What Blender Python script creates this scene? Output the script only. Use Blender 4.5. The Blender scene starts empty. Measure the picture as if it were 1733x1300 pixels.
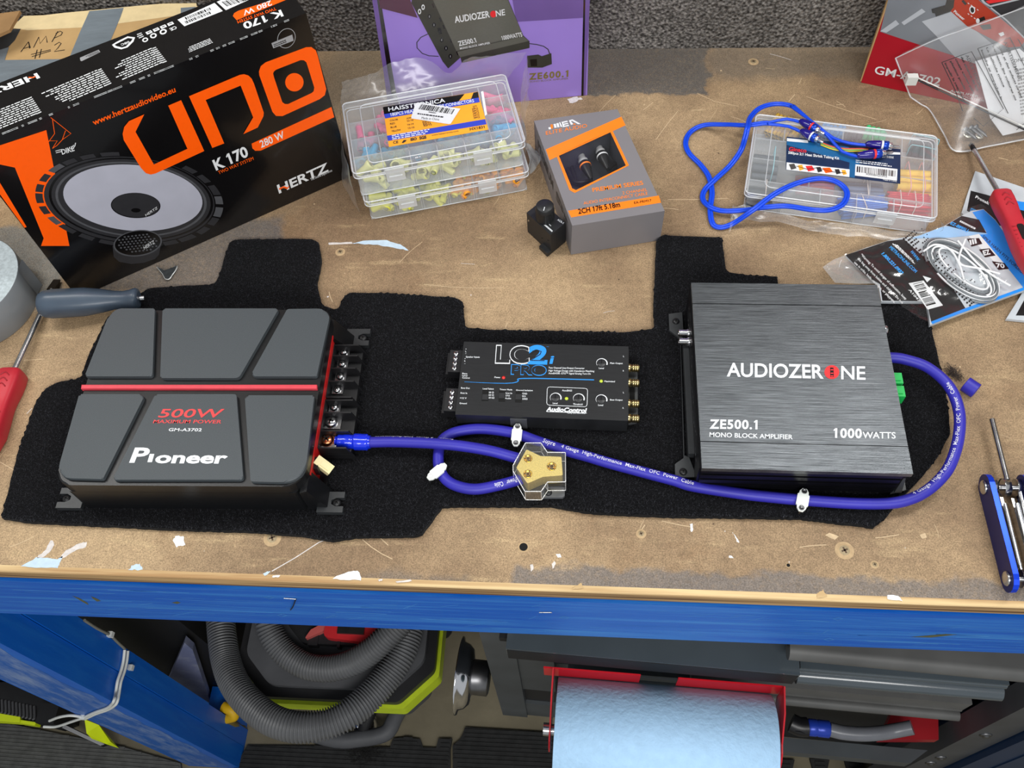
import bpy, bmesh, math, random
from mathutils import Vector, Matrix, noise

# ------------------------------------------------------------------ camera, world, lights
SC = bpy.context.scene
COL = SC.collection
T = 1.22                                  # height of the bench top above the floor
FPX, PITCH, ROLL, YAW = 1540.0, 1.0202, -0.1013, 0.1413
EYE = Vector((0, 0, T + 0.8313))
_rz = Matrix.Rotation(YAW, 3, 'Z')
FWD = _rz @ Vector((0, math.cos(PITCH), -math.sin(PITCH)))
_r = _rz @ Vector((1, 0, 0))
_u = _r.cross(FWD)
RIGHT = math.cos(ROLL) * _r + math.sin(ROLL) * _u
UP = -math.sin(ROLL) * _r + math.cos(ROLL) * _u
cam_data = bpy.data.cameras.new('camera')
cam = bpy.data.objects.new('camera', cam_data)
COL.objects.link(cam)
cam_data.sensor_fit = 'HORIZONTAL'
cam_data.sensor_width = 36.0
cam_data.lens = FPX / 1733 * 36.0
cam_data.clip_start = 0.02
_m = Matrix((RIGHT, UP, -FWD)).transposed().to_4x4()
_m.translation = EYE
cam.matrix_world = _m
SC.camera = cam
SC.view_settings.view_transform = 'Standard'
SC.view_settings.look = 'None'
SC.view_settings.gamma = 1
SC.view_settings.use_curve_mapping = False
SC.view_settings.exposure = -0.18

world = bpy.data.worlds.new('world')
SC.world = world
world.use_nodes = True
world.node_tree.nodes['Background'].inputs[0].default_value = (0.93, 0.97, 1.0, 1)
world.node_tree.nodes['Background'].inputs[1].default_value = 0.55

def area(name, loc, target, sx, sy, power, col=(1, 1, 1)):
    d = bpy.data.lights.new(name, 'AREA')
    d.shape = 'RECTANGLE'
    d.size, d.size_y, d.energy, d.color = sx, sy, power, col
    o = bpy.data.objects.new(name, d)
    COL.objects.link(o)
    o.location = loc
    o.rotation_euler = (Vector(target) - Vector(loc)).to_track_quat('-Z', 'Y').to_euler()
    return o
area('ceiling_light_right', (0.85, 0.95, T + 1.55), (0.15, 0.5, T), 0.22, 1.2, 24, (1.0, 0.985, 0.95))
area('ceiling_light_left', (-0.95, 0.75, T + 1.55), (-0.15, 0.5, T), 0.22, 1.2, 15, (1.0, 0.985, 0.95))
area('front_fill_light', (0.2, -1.0, T + 1.3), (0.0, 0.6, T - 0.1), 1.6, 0.5, 34, (1.0, 0.99, 0.97))  # fill light added behind the camera to brighten upright faces

# ------------------------------------------------------------------ measuring helpers
def ray(px, py):
    return FWD + RIGHT * ((px - 866.5) / FPX) - UP * ((py - 650) / FPX)
def hit(px, py, p0, n):
    d = ray(px, py)
    return EYE + d * ((p0 - EYE).dot(n) / d.dot(n))
def at(px, py, z=0.0):                    # point of the horizontal plane z above the bench top
    return hit(px, py, Vector((0, 0, T + z)), Vector((0, 0, 1)))
def on_y(px, py, y):
    return hit(px, py, Vector((0, y, 0)), Vector((0, 1, 0)))
def on_x(px, py, x):
    return hit(px, py, Vector((x, 0, 0)), Vector((1, 0, 0)))
def plane(p0, n):
    return lambda px, py: hit(px, py, p0, n)
def frame(x, y, z, a):
    return Matrix.Translation((x, y, T + z)) @ Matrix.Rotation(a, 4, 'Z')

# ------------------------------------------------------------------ materials
def lin(c):
    r = []
    for v in c[:3]:
        v = v / 255.0
        r.append(v / 12.92 if v <= 0.04045 else ((v + 0.055) / 1.055) ** 2.4)
    return (r[0], r[1], r[2], 1.0)

def mat(name, col, rough=0.5, metal=0.0, spec=0.5, coat=0.0, alpha=1.0, trans=0.0, ior=1.45,
        var=None, bump=None, emit=None, stretch=None, rvar=0.0, sheen=0.0, thin=None):
    """procedural material: var=(scale, amount, detail), bump=(scale, strength, distance)"""
    m = bpy.data.materials.new(name)
    m.use_nodes = True
    nt = m.node_tree
    p = nt.nodes['Principled BSDF']
    p.inputs['Base Color'].default_value = lin(col)
    p.inputs['Roughness'].default_value = rough
    p.inputs['Metallic'].default_value = metal
    p.inputs['Specular IOR Level'].default_value = spec
    p.inputs['Coat Weight'].default_value = coat
    p.inputs['Coat Roughness'].default_value = 0.08
    p.inputs['Alpha'].default_value = alpha
    p.inputs['Transmission Weight'].default_value = trans
    p.inputs['IOR'].default_value = ior
    p.inputs['Sheen Weight'].default_value = sheen
    if emit:
        p.inputs['Emission Color'].default_value = lin(col)
        p.inputs['Emission Strength'].default_value = emit
    tc = mp = None
    if var or bump or rvar:
        tc = nt.nodes.new('ShaderNodeTexCoord')
        mp = nt.nodes.new('ShaderNodeMapping')
        nt.links.new(tc.outputs['Object'], mp.inputs['Vector'])
        if stretch:
            mp.inputs['Scale'].default_value = stretch
    if var or rvar:
        n = nt.nodes.new('ShaderNodeTexNoise')
        n.inputs['Scale'].default_value = var[0] if var else 40
        n.inputs['Detail'].default_value = var[2] if var and len(var) > 2 else 3
        nt.links.new(mp.outputs['Vector'], n.inputs['Vector'])
        if var:
            r = nt.nodes.new('ShaderNodeMapRange')
            r.inputs['From Min'].default_value = 0.25
            r.inputs['From Max'].default_value = 0.75
            r.inputs['To Min'].default_value = 1 - var[1]
            r.inputs['To Max'].default_value = 1 + var[1]
            nt.links.new(n.outputs['Fac'], r.inputs['Value'])
            x = nt.nodes.new('ShaderNodeVectorMath')
            x.operation = 'SCALE'
            x.inputs[0].default_value = lin(col)[:3]
            nt.links.new(r.outputs['Result'], x.inputs['Scale'])
            nt.links.new(x.outputs['Vector'], p.inputs['Base Color'])
        if rvar:
            r = nt.nodes.new('ShaderNodeMapRange')
            r.inputs['To Min'].default_value = max(0, rough - rvar)
            r.inputs['To Max'].default_value = rough + rvar
            nt.links.new(n.outputs['Fac'], r.inputs['Value'])
            nt.links.new(r.outputs['Result'], p.inputs['Roughness'])
    if bump:
        n2 = nt.nodes.new('ShaderNodeTexNoise')
        n2.inputs['Scale'].default_value = bump[0]
        n2.inputs['Detail'].default_value = 4
        nt.links.new(mp.outputs['Vector'], n2.inputs['Vector'])
        b = nt.nodes.new('ShaderNodeBump')
        b.inputs['Strength'].default_value = bump[1]
        b.inputs['Distance'].default_value = bump[2]
        nt.links.new(n2.outputs['Fac'], b.inputs['Height'])
        nt.links.new(b.outputs['Normal'], p.inputs['Normal'])
    return m

def film_mat(name, tint=(235, 238, 240), gloss=0.22, milk=0.07, rough=0.12, wr=60, wrs=0.6):
    m = bpy.data.materials.new(name)
    m.use_nodes = True
    nt = m.node_tree
    L = nt.links
    nt.nodes.remove(nt.nodes['Principled BSDF'])
    out = nt.nodes['Material Output']
    tr = nt.nodes.new('ShaderNodeBsdfTransparent')
    tr.inputs[0].default_value = (0.98, 0.98, 0.98, 1)
    gl = nt.nodes.new('ShaderNodeBsdfGlossy')
    gl.inputs['Roughness'].default_value = rough
    gl.inputs['Color'].default_value = (1, 1, 1, 1)
    df = nt.nodes.new('ShaderNodeBsdfDiffuse')
    df.inputs['Color'].default_value = lin(tint)
    tc = nt.nodes.new('ShaderNodeTexCoord')
    nz = nt.nodes.new('ShaderNodeTexNoise')
    nz.inputs['Scale'].default_value = wr
    nz.inputs['Detail'].default_value = 3
    L.new(tc.outputs['Object'], nz.inputs['Vector'])
    b = nt.nodes.new('ShaderNodeBump')
    b.inputs['Strength'].default_value = wrs
    b.inputs['Distance'].default_value = 0.004
    L.new(nz.outputs['Fac'], b.inputs['Height'])
    L.new(b.outputs['Normal'], gl.inputs['Normal'])
    lw = nt.nodes.new('ShaderNodeLayerWeight')
    lw.inputs['Blend'].default_value = 0.5
    L.new(b.outputs['Normal'], lw.inputs['Normal'])
    pw = nt.nodes.new('ShaderNodeMath')
    pw.operation = 'POWER'
    pw.inputs[1].default_value = 4.0
    L.new(lw.outputs['Facing'], pw.inputs[0])
    ad = nt.nodes.new('ShaderNodeMath')
    ad.operation = 'MULTIPLY_ADD'
    ad.inputs[1].default_value = 0.8
    ad.inputs[2].default_value = 0.03 + gloss * 0.3
    L.new(pw.outputs[0], ad.inputs[0])
    m1 = nt.nodes.new('ShaderNodeMixShader')
    m1.inputs[0].default_value = milk
    L.new(tr.outputs[0], m1.inputs[1])
    L.new(df.outputs[0], m1.inputs[2])
    m2 = nt.nodes.new('ShaderNodeMixShader')
    L.new(ad.outputs[0], m2.inputs[0])
    L.new(m1.outputs[0], m2.inputs[1])
    L.new(gl.outputs[0], m2.inputs[2])
    L.new(m2.outputs[0], out.inputs['Surface'])
    return m

# ------------------------------------------------------------------ mesh builder
WM = {}                                    # world matrix of every object made here
_txt = {}
def _raw_text(s, bold, space, res):
    cu = bpy.data.curves.new('t', 'FONT')
    cu.body = s
    cu.size = 1.0
    cu.offset = bold
    cu.space_character = space
    cu.resolution_u = res
    cu.fill_mode = 'FRONT'
    ob = bpy.data.objects.new('t', cu)
    me = bpy.data.meshes.new_from_object(ob)
    vs = [(v.co.x, v.co.y) for v in me.vertices]
    fs = [tuple(p.vertices) for p in me.polygons]
    bpy.data.objects.remove(ob)
    bpy.data.meshes.remove(me)
    bpy.data.curves.remove(cu)
    return vs, fs
def text_mesh(s, bold=0.0, space=1.0, res=3):
    k = (s, bold, space, res)
    if k in _txt:
        return _txt[k]
    if any(c in s for c in 'MWN'):
        bold = min(bold, 0.014)
    vs, fs = _raw_text(s, bold, space, res)
    _txt[k] = (vs, fs)
    if '1' in s:                           # give the figure one its flag
        one = _raw_text('1', bold, space, res)[0]
        w = max(v[0] for v in one) - min(v[0] for v in one)
        top = max(v[1] for v in one)
        for i, ch in enumerate(s):
            if ch == '1':
                xl = max(v[0] for v in _raw_text(s[:i + 1], bold, space, res)[0]) - w
                n = len(vs)
                vs.extend([(xl + 0.02, top), (xl + 0.02, top - 0.15), (xl - 0.11, top - 0.23), (xl - 0.11, top - 0.12)])
                fs.append((n, n + 3, n + 2, n + 1))
    return _txt[k]
CAP = 0.729
def _cap():
    global CAP
    vs, fs = text_mesh('H')
    if vs:
        CAP = max(v[1] for v in vs)
_cap()

def catmull(pts, n):
    if n <= 1:
        return [Vector(p) for p in pts]
    P = [Vector(p) for p in pts]
    P = [P[0] * 2 - P[1]] + P + [P[-1] * 2 - P[-2]]
    out = []
    for i in range(1, len(P) - 2):
        a, b, c, d = P[i - 1], P[i], P[i + 1], P[i + 2]
        for k in range(n):
            t = k / n
            out.append(0.5 * ((2 * b) + (c - a) * t + (2 * a - 5 * b + 4 * c - d) * t * t + (3 * b - a - 3 * c + d) * t ** 3))
    out.append(P[-2].copy())
    return out

class MB:
    def __init__(self):
        self.v, self.f, self.mi, self.sm, self.mats = [], [], [], [], []
        self.M = Matrix.Identity(4)
    def _m(self, m):
        if m not in self.mats:
            self.mats.append(m)
        return self.mats.index(m)
    def add(self, vs, fs, m, smooth=False, M=None):
        M = self.M if M is None else M
        o = len(self.v)
        self.v += [M @ Vector(v) for v in vs]
        k = self._m(m)
        for f in fs:
            self.f.append(tuple(i + o for i in f))
            self.mi.append(k)
            self.sm.append(smooth)
        return self
    def _bm(self, bm, m, smooth=False, bev=0, seg=2, M=None, minang=0.5):
        if bev:
            es = [e for e in bm.edges if len(e.link_faces) == 2 and e.calc_face_angle(0) > minang]
            bmesh.ops.bevel(bm, geom=es, offset=bev, segments=seg, profile=0.6, affect='EDGES', clamp_overlap=True)
        bm.verts.index_update()
        self.add([v.co.copy() for v in bm.verts], [[v.index for v in f.verts] for f in bm.faces], m, smooth, M)
        bm.free()
    def box(self, a, b, m, bev=0, seg=2, M=None):
        bm = bmesh.new()
        x0, y0, z0 = a
        x1, y1, z1 = b
        vs = [bm.verts.new(p) for p in ((x0, y0, z0), (x1, y0, z0), (x1, y1, z0), (x0, y1, z0), (x0, y0, z1), (x1, y0, z1), (x1, y1, z1), (x0, y1, z1))]
        for f in ((3, 2, 1, 0), (4, 5, 6, 7), (0, 1, 5, 4), (1, 2, 6, 5), (2, 3, 7, 6), (3, 0, 4, 7)):
            bm.faces.new([vs[i] for i in f])
        self._bm(bm, m, False, bev, seg, M)
        return self
    def hexa(self, p, m, bev=0, seg=2, M=None):
        """eight corners: bottom four (ccw from above) then top four"""
        bm = bmesh.new()
        vs = [bm.verts.new(q) for q in p]
        for f in ((3, 2, 1, 0), (4, 5, 6, 7), (0, 1, 5, 4), (1, 2, 6, 5), (2, 3, 7, 6), (3, 0, 4, 7)):
            bm.faces.new([vs[i] for i in f])
        self._bm(bm, m, False, bev, seg, M)
        return self
    def prism(self, poly, z0, z1, m, bev=0, seg=2, M=None, holes=None, top_only=False):
        area2 = sum(poly[i][0] * poly[(i + 1) % len(poly)][1] - poly[(i + 1) % len(poly)][0] * poly[i][1] for i in range(len(poly)))
        if area2 < 0:
            poly = poly[::-1]
        bm = bmesh.new()
        lo = [bm.verts.new((p[0], p[1], z0)) for p in poly]
        hi = [bm.verts.new((p[0], p[1], z1)) for p in poly]
        n = len(poly)
        bm.faces.new(lo[::-1])
        top = bm.faces.new(hi)
        for i in range(n):
            bm.faces.new((lo[i], lo[(i + 1) % n], hi[(i + 1) % n], hi[i]))
        if bev:
            es = list(top.edges) if top_only else [e for e in bm.edges if e.calc_face_angle(0) > 0.5]
            bmesh.ops.bevel(bm, geom=es, offset=bev, segments=seg, profile=0.6, affect='EDGES', clamp_overlap=True)
        self._bm(bm, m, False, 0, seg, M)
        return self
    def cyl(self, p0, p1, r0, r1=None, m=None, seg=20, caps=True, M=None):
        r1 = r0 if r1 is None else r1
        p0, p1 = Vector(p0), Vector(p1)
        d = (p1 - p0).normalized()
        a = d.orthogonal().normalized()
        b = d.cross(a)
        vs, fs = [], []
        for k in range(seg):
            t = 2 * math.pi * k / seg
            o = a * math.cos(t) + b * math.sin(t)
            vs += [p0 + o * r0, p1 + o * r1]
        for k in range(seg):
            j = (k + 1) % seg
            fs.append((2 * k, 2 * j, 2 * j + 1, 2 * k + 1))
        self.add(vs, fs, m, True, M)
        if caps:
            self.add([vs[2 * k] for k in range(seg)], [tuple(range(seg))[::-1]], m, False, M)
            self.add([vs[2 * k + 1] for k in range(seg)], [tuple(range(seg))], m, False, M)
        return self
    def lathe(self, prof, p0, d, m, seg=32, M=None, smooth=True, a0=None):
        """profile of (radius, height) turned about the axis d through p0"""
        p0, d = Vector(p0), Vector(d).normalized()
        a = d.orthogonal().normalized() if a0 is None else Vector(a0).normalized()
        b = d.cross(a)
        vs, fs = [], []
        for (r, h) in prof:
            for k in range(seg):
                t = 2 * math.pi * k / seg
                vs.append(p0 + d * h + (a * math.cos(t) + b * math.sin(t)) * r)
        for i in range(len(prof) - 1):
            for k in range(seg):
                j = (k + 1) % seg
                fs.append((i * seg + k, i * seg + j, (i + 1) * seg + j, (i + 1) * seg + k))
        self.add(vs, fs, m, smooth, M)
        return self
    def tube(self, pts, r, m, seg=10, n=6, caps=True, up=None, flat=1.0, M=None):
        P = catmull(pts, n)
        L = len(P)
        vs, fs = [], []
        prev = None
        for i in range(L):
            t = (P[min(i + 1, L - 1)] - P[max(i - 1, 0)])
            t = t.normalized() if t.length > 1e-9 else Vector((1, 0, 0))
            if prev is None:
                a = (Vector(up) if up else (Vector((0, 0, 1)) if abs(t.z) < 0.9 else Vector((1, 0, 0))))
            else:
                a = prev
            a = (a - t * a.dot(t)).normalized()
            prev = a
            b = t.cross(a)
            rr = r(i / (L - 1)) if callable(r) else r
            for k in range(seg):
                q = 2 * math.pi * k / seg
                vs.append(P[i] + (a * math.cos(q) * flat + b * math.sin(q)) * rr)
        for i in range(L - 1):
            for k in range(seg):
                j = (k + 1) % seg
                fs.append((i * seg + k, i * seg + j, (i + 1) * seg + j, (i + 1) * seg + k))
        self.add(vs, fs, m, True, M)
        if caps:
            self.add(vs[:seg], [tuple(range(seg))[::-1]], m, False, M)
            self.add(vs[-seg:], [tuple(range(seg))], m, False, M)
        return self
    def ball(self, c, r, m, seg=16, rings=10, sc=(1, 1, 1), M=None):
        vs, fs = [], []
        for i in range(rings + 1):
            th = math.pi * i / rings
            for k in range(seg):
                ph = 2 * math.pi * k / seg
                vs.append((c[0] + r * sc[0] * math.sin(th) * math.cos(ph), c[1] + r * sc[1] * math.sin(th) * math.sin(ph), c[2] + r * sc[2] * math.cos(th)))
        for i in range(rings):
            for k in range(seg):
                j = (k + 1) % seg
                fs.append((i * seg + k, (i + 1) * seg + k, (i + 1) * seg + j, i * seg + j))
        self.add(vs, fs, m, True, M)
        return self
    def poly(self, pts, m, M=None):
        self.add(pts, [tuple(range(len(pts)))], m, False, Matrix.Identity(4) if M is None else M)
        return self
    # printing on a face: P maps photo measurements to points of that face, n is its outward normal
    def pr(self, P, pix, m, n, lift=1.0):
        pts = [P(*q) + n * (0.00018 * lift) for q in pix]
        return self.poly(pts, m)
    def ring(self, P, outer, inner, m, n, lift=1.0):
        a = [P(*q) + n * (0.00018 * lift) for q in outer]
        b = [P(*q) + n * (0.00018 * lift) for q in inner]
        k = len(a)
        self.add(a + b, [(i, (i + 1) % k, k + (i + 1) % k, k + i) for i in range(k)], m, False, Matrix.Identity(4))
        return self
    def stroke(self, P, pix, w, m, n, lift=1.0, closed=False):
        """a drawn line of width w metres through measured points"""
        pts = [P(*q) + n * (0.00018 * lift) for q in pix]
        if closed:
            pts = pts + [pts[0]]
        vs, fs = [], []
        for i, p in enumerate(pts):
            t = pts[min(i + 1, len(pts) - 1)] - pts[max(i - 1, 0)]
            if closed and i in (0, len(pts) - 1):
                t = pts[1] - pts[-2]
            s = t.cross(n).normalized() * (w / 2)
            vs += [p + s, p - s]
        for i in range(len(pts) - 1):
            fs.append((2 * i, 2 * i + 1, 2 * i + 3, 2 * i + 2))
        self.add(vs, fs, m, False, Matrix.Identity(4))
        return self
    def text(self, s, A, B, Tp, m, n, lift=1.5, bold=0.0, space=1.0, res=3):
        """lettering: A..B its baseline, Tp the cap height above A (3-D points on the face)"""
        vs, fs = text_mesh(s, bold, space, res)
        if not vs:
            return self
        x0, x1 = min(v[0] for v in vs), max(v[0] for v in vs)
        ex, ey = (B - A) / (x1 - x0), (Tp - A) / CAP
        self.add([A + ex * (v[0] - x0) + ey * v[1] + n * (0.00018 * lift) for v in vs], fs, m, False, Matrix.Identity(4))
        return self
    def tx(self, s, P, a, b, t, m, n, **k):
        return self.text(s, P(*a), P(*b), P(*t), m, n, **k)
    def greek(self, P, a, b, c, rows, m, n, lift=1.5, seed=1, fill=0.9, h=0.5):
        """unreadably small print: rows of word-length dashes between a-b (first row) and c (below a)"""
        rnd = random.Random(seed)
        A, B, Cc = P(*a), P(*b), P(*c)
        ex, ey = B - A, Cc - A
        for i in range(rows):
            t = (i + 0.25) / rows
            x, end = 0.0, fill * (0.65 + 0.35 * rnd.random())
            while x < end:
                w = rnd.uniform(0.03, 0.11)
                w = min(w, end - x)
                q = [A + ex * x + ey * t, A + ex * (x + w) + ey * t, A + ex * (x + w) + ey * (t + h / rows), A + ex * x + ey * (t + h / rows)]
                self.poly([p + n * (0.00018 * lift) for p in q], m)
                x += w + 0.018
        return self
    def bars(self, P, a, b, c, m, n, lift=2, seed=3, count=34):
        """a row of code bars"""
        rnd = random.Random(seed)
        A, B, Cc = P(*a), P(*b), P(*c)
        ex, ey = B - A, Cc - A
        x = 0.0
        ws = [rnd.choice((1, 1, 2, 3)) for _ in range(count)]
        tot = float(sum(ws))
        for i, w in enumerate(ws):
            if i % 2 == 0:
                q = [A + ex * (x / tot), A + ex * ((x + w) / tot), A + ex * ((x + w) / tot) + ey, A + ex * (x / tot) + ey]
                self.poly([p + n * (0.00018 * lift) for p in q], m)
            x += w
        return self
    def build(self, name, parent=None, label=None, flip=False):
        me = bpy.data.meshes.new(name)
        inv = WM[parent].inverted() if parent else Matrix.Identity(4)
        me.from_pydata([inv @ v for v in self.v], [], self.f)
        for m in self.mats:
            me.materials.append(m)
        me.polygons.foreach_set('material_index', self.mi)
        me.polygons.foreach_set('use_smooth', self.sm)
        me.update()
        bm = bmesh.new()
        bm.from_mesh(me)
        if bm.faces:
            pass
        bm.to_mesh(me)
        bm.free()
        o = bpy.data.objects.new(name, me)
        COL.objects.link(o)
        if parent:
            o.parent = parent
            WM[o] = WM[parent].copy()
        else:
            WM[o] = Matrix.Identity(4)
        if label:
            o['label'] = label
        return o
    def build_at(self, name, loc, rz=0.0):
        """a thing that is one mesh, its origin at its base"""
        w = Matrix.Translation(loc) @ Matrix.Rotation(rz, 4, 'Z')
        inv = w.inverted()
        self.v = [inv @ v for v in self.v]
        o = self.build(name)
        o.location = loc
        o.rotation_euler = (0, 0, rz)
        WM[o] = w
        return o

def tag(o, label, cat, group=None, kind=None):
    o['label'] = label
    o['category'] = cat
    if group:
        o['group'] = group
    if kind:
        o['kind'] = kind
    return o
def thing(name, label, cat, loc, rz=0.0, group=None):
    o = bpy.data.objects.new(name, None)
    o.empty_display_size = 0.02
    COL.objects.link(o)
    o.location = loc
    o.rotation_euler = (0, 0, rz)
    WM[o] = Matrix.Translation(loc) @ Matrix.Rotation(rz, 4, 'Z')
    return tag(o, label, cat, group)
def dup(root, M, label=None):
    """copy of a thing and of all its parts, placed by the world matrix M"""
    r = root.copy()
    COL.objects.link(r)
    r.matrix_world = M
    WM[r] = M
    if label:
        r['label'] = label
    for ch in list(root.children):
        c = ch.copy()
        COL.objects.link(c)
        c.parent = r
        for g in list(ch.children):
            d = g.copy()
            COL.objects.link(d)
            d.parent = c
    return r
def rrect(x0, y0, x1, y1, r, seg=5):
    """rounded rectangle outline; r a number or four radii from (x0,y0) counter-clockwise"""
    rs = r if isinstance(r, (tuple, list)) else (r,) * 4
    out = []
    for (cx, cy, a0, q) in ((x0, y0, 180, rs[0]), (x1, y0, 270, rs[1]), (x1, y1, 0, rs[2]), (x0, y1, 90, rs[3])):
        if q <= 0:
            out.append((cx, cy))
            continue
        mx = cx + q if cx == x0 else cx - q
        my = cy + q if cy == y0 else cy - q
        for k in range(seg + 1):
            a = math.radians(a0 + 90 * k / seg)
            out.append((mx + q * math.cos(a), my + q * math.sin(a)))
    return out
Z = Vector((0, 0, 1))
def screw_head(mb, c, r, m, slot, n=Z, rot=0.4):
    """small domed cross-head screw"""
    mb.lathe([(r, -0.0012), (r, 0.0002), (r * 0.8, r * 0.35), (r * 0.35, r * 0.5), (0.00001, r * 0.52)], c, n, m, 16)
    a = n.orthogonal().normalized()
    a = Matrix.Rotation(rot, 3, n) @ a
    b = n.cross(a)
    for (u, v) in ((a, b), (b, a)):
        c2 = Vector(c) + n * (r * 0.53)
        mb.poly([c2 + u * r * 0.55 + v * r * 0.13, c2 - u * r * 0.55 + v * r * 0.13, c2 - u * r * 0.55 - v * r * 0.13, c2 + u * r * 0.55 - v * r * 0.13], slot)
# ------------------------------------------------------------------ surface with soft-edged stains (bench top)
def nodes_of(m):
    nt = m.node_tree
    return nt, nt.nodes, nt.links, nt.nodes['Principled BSDF']
def N(nt, typ, **kw):
    n = nt.nodes.new(typ)
    for k, v in kw.items():
        if k.startswith('i_'):
            n.inputs[int(k[2:]) if k[2:].isdigit() else k[2:].replace('_', ' ')].default_value = v
        else:
            setattr(n, k, v)
    return n
def worktop_material():
    m = mat('worktop_hardboard', (170, 140, 104), rough=0.62, spec=0.3)
    nt, ns, L, p = nodes_of(m)
    tc = N(nt, 'ShaderNodeTexCoord')
    def noise(scale, detail, stretch=None, rough=0.6):
        n = N(nt, 'ShaderNodeTexNoise')
        n.inputs['Scale'].default_value = scale
        n.inputs['Detail'].default_value = detail
        n.inputs['Roughness'].default_value = rough
        if stretch:
            mp = N(nt, 'ShaderNodeMapping')
            mp.inputs['Scale'].default_value = stretch
            L.new(tc.outputs['Object'], mp.inputs['Vector'])
            L.new(mp.outputs['Vector'], n.inputs['Vector'])
        else:
            L.new(tc.outputs['Object'], n.inputs['Vector'])
        return n.outputs['Fac']
    def ramp(src, a, b, lo=0.0, hi=1.0, smooth=True):
        r = N(nt, 'ShaderNodeMapRange')
        if smooth:
            r.interpolation_type = 'SMOOTHSTEP'
        for k, v in (('From Min', a), ('From Max', b), ('To Min', lo), ('To Max', hi)):
            r.inputs[k].default_value = v
        L.new(src, r.inputs['Value'])
        return r.outputs['Result']
    def mul(a, b, op='MULTIPLY'):
        n = N(nt, 'ShaderNodeMath', operation=op)
        for i, q in enumerate((a, b)):
            if isinstance(q, (int, float)):
                n.inputs[i].default_value = q
            else:
                L.new(q, n.inputs[i])
        return n.outputs[0]
    def mix(f, a, b):
        n = N(nt, 'ShaderNodeMix', data_type='RGBA')
        L.new(f, n.inputs['Factor'])
        for i, q in ((6, a), (7, b)):
            if isinstance(q, tuple):
                n.inputs[i].default_value = lin(q)
            else:
                L.new(q, n.inputs[i])
        return n.outputs[2]
    big = ramp(noise(3.2, 5), 0.36, 0.66)
    c = mix(big, WOOD_DARK, WOOD_LIGHT)
    c = mix(ramp(noise(11, 6, None, 0.7), 0.55, 0.72, 0, 0.55), c, (126, 100, 74))
    c = mix(ramp(noise(16, 5, (1.0, 5, 1)), 0.56, 0.75, 0, 0.35), c, (196, 172, 132))
    sep = N(nt, 'ShaderNodeSeparateXYZ')
    L.new(tc.outputs['Object'], sep.inputs[0])
    X, Y = sep.outputs[0], mul(sep.outputs[1], 0.66, 'ADD')
    wob = ramp(noise(22, 6), 0.3, 0.7, -0.010, 0.010, False)
    Xw, Yw = mul(X, wob, 'ADD'), mul(Y, wob, 'ADD')
    spk = noise(330, 2)
    for (x0, x1, y0, y1, s, colr, amt) in STAINS:
        f = mul(ramp(Xw, x0 - s, x0 + s), ramp(Xw, x1 - s, x1 + s, 1, 0))
        f = mul(f, mul(ramp(Yw, y0 - s, y0 + s), ramp(Yw, y1 - s, y1 + s, 1, 0)))
        f = mul(f, ramp(spk, 0.25, 0.55, amt * 0.72, amt))
        c = mix(f, c, colr)
    fine = ramp(noise(760, 3), 0.3, 0.7, 0.62, 1.40, False)
    fine = mul(fine, ramp(noise(170, 4, None, 0.7), 0.3, 0.7, 0.86, 1.13, False))
    sc = N(nt, 'ShaderNodeVectorMath', operation='SCALE')
    L.new(c, sc.inputs[0])
    L.new(fine, sc.inputs['Scale'])
    L.new(sc.outputs[0], p.inputs['Base Color'])
    b = N(nt, 'ShaderNodeBump')
    b.inputs['Strength'].default_value = 0.35
    b.inputs['Distance'].default_value = 0.0006
    L.new(noise(420, 3), b.inputs['Height'])
    L.new(b.outputs['Normal'], p.inputs['Normal'])
    return m
WOOD_DARK, WOOD_LIGHT = (124, 102, 79), (172, 147, 114)
STAINS = [  # x0, x1, y0, y1, softness, colour, amount
    (-0.06, 0.60, 0.268, 0.3015, 0.004, (112, 106, 102), 0.85),
    (-0.20, -0.10, 0.268, 0.290, 0.006, (112, 104, 96), 0.6),
    (0.00, 0.165, 0.955, 1.06, 0.003, (92, 88, 84), 0.95),
    (0.165, 0.44, 0.985, 1.06, 0.012, (112, 102, 90), 0.75),
    (-0.60, -0.36, 0.62, 0.735, 0.008, (96, 94, 94), 0.8),
    (-0.90, -0.62, 0.60, 0.72, 0.006, (128, 128, 124), 0.85),
    (-0.36, -0.20, 0.90, 1.06, 0.03, (122, 110, 92), 0.7),
]
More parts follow.
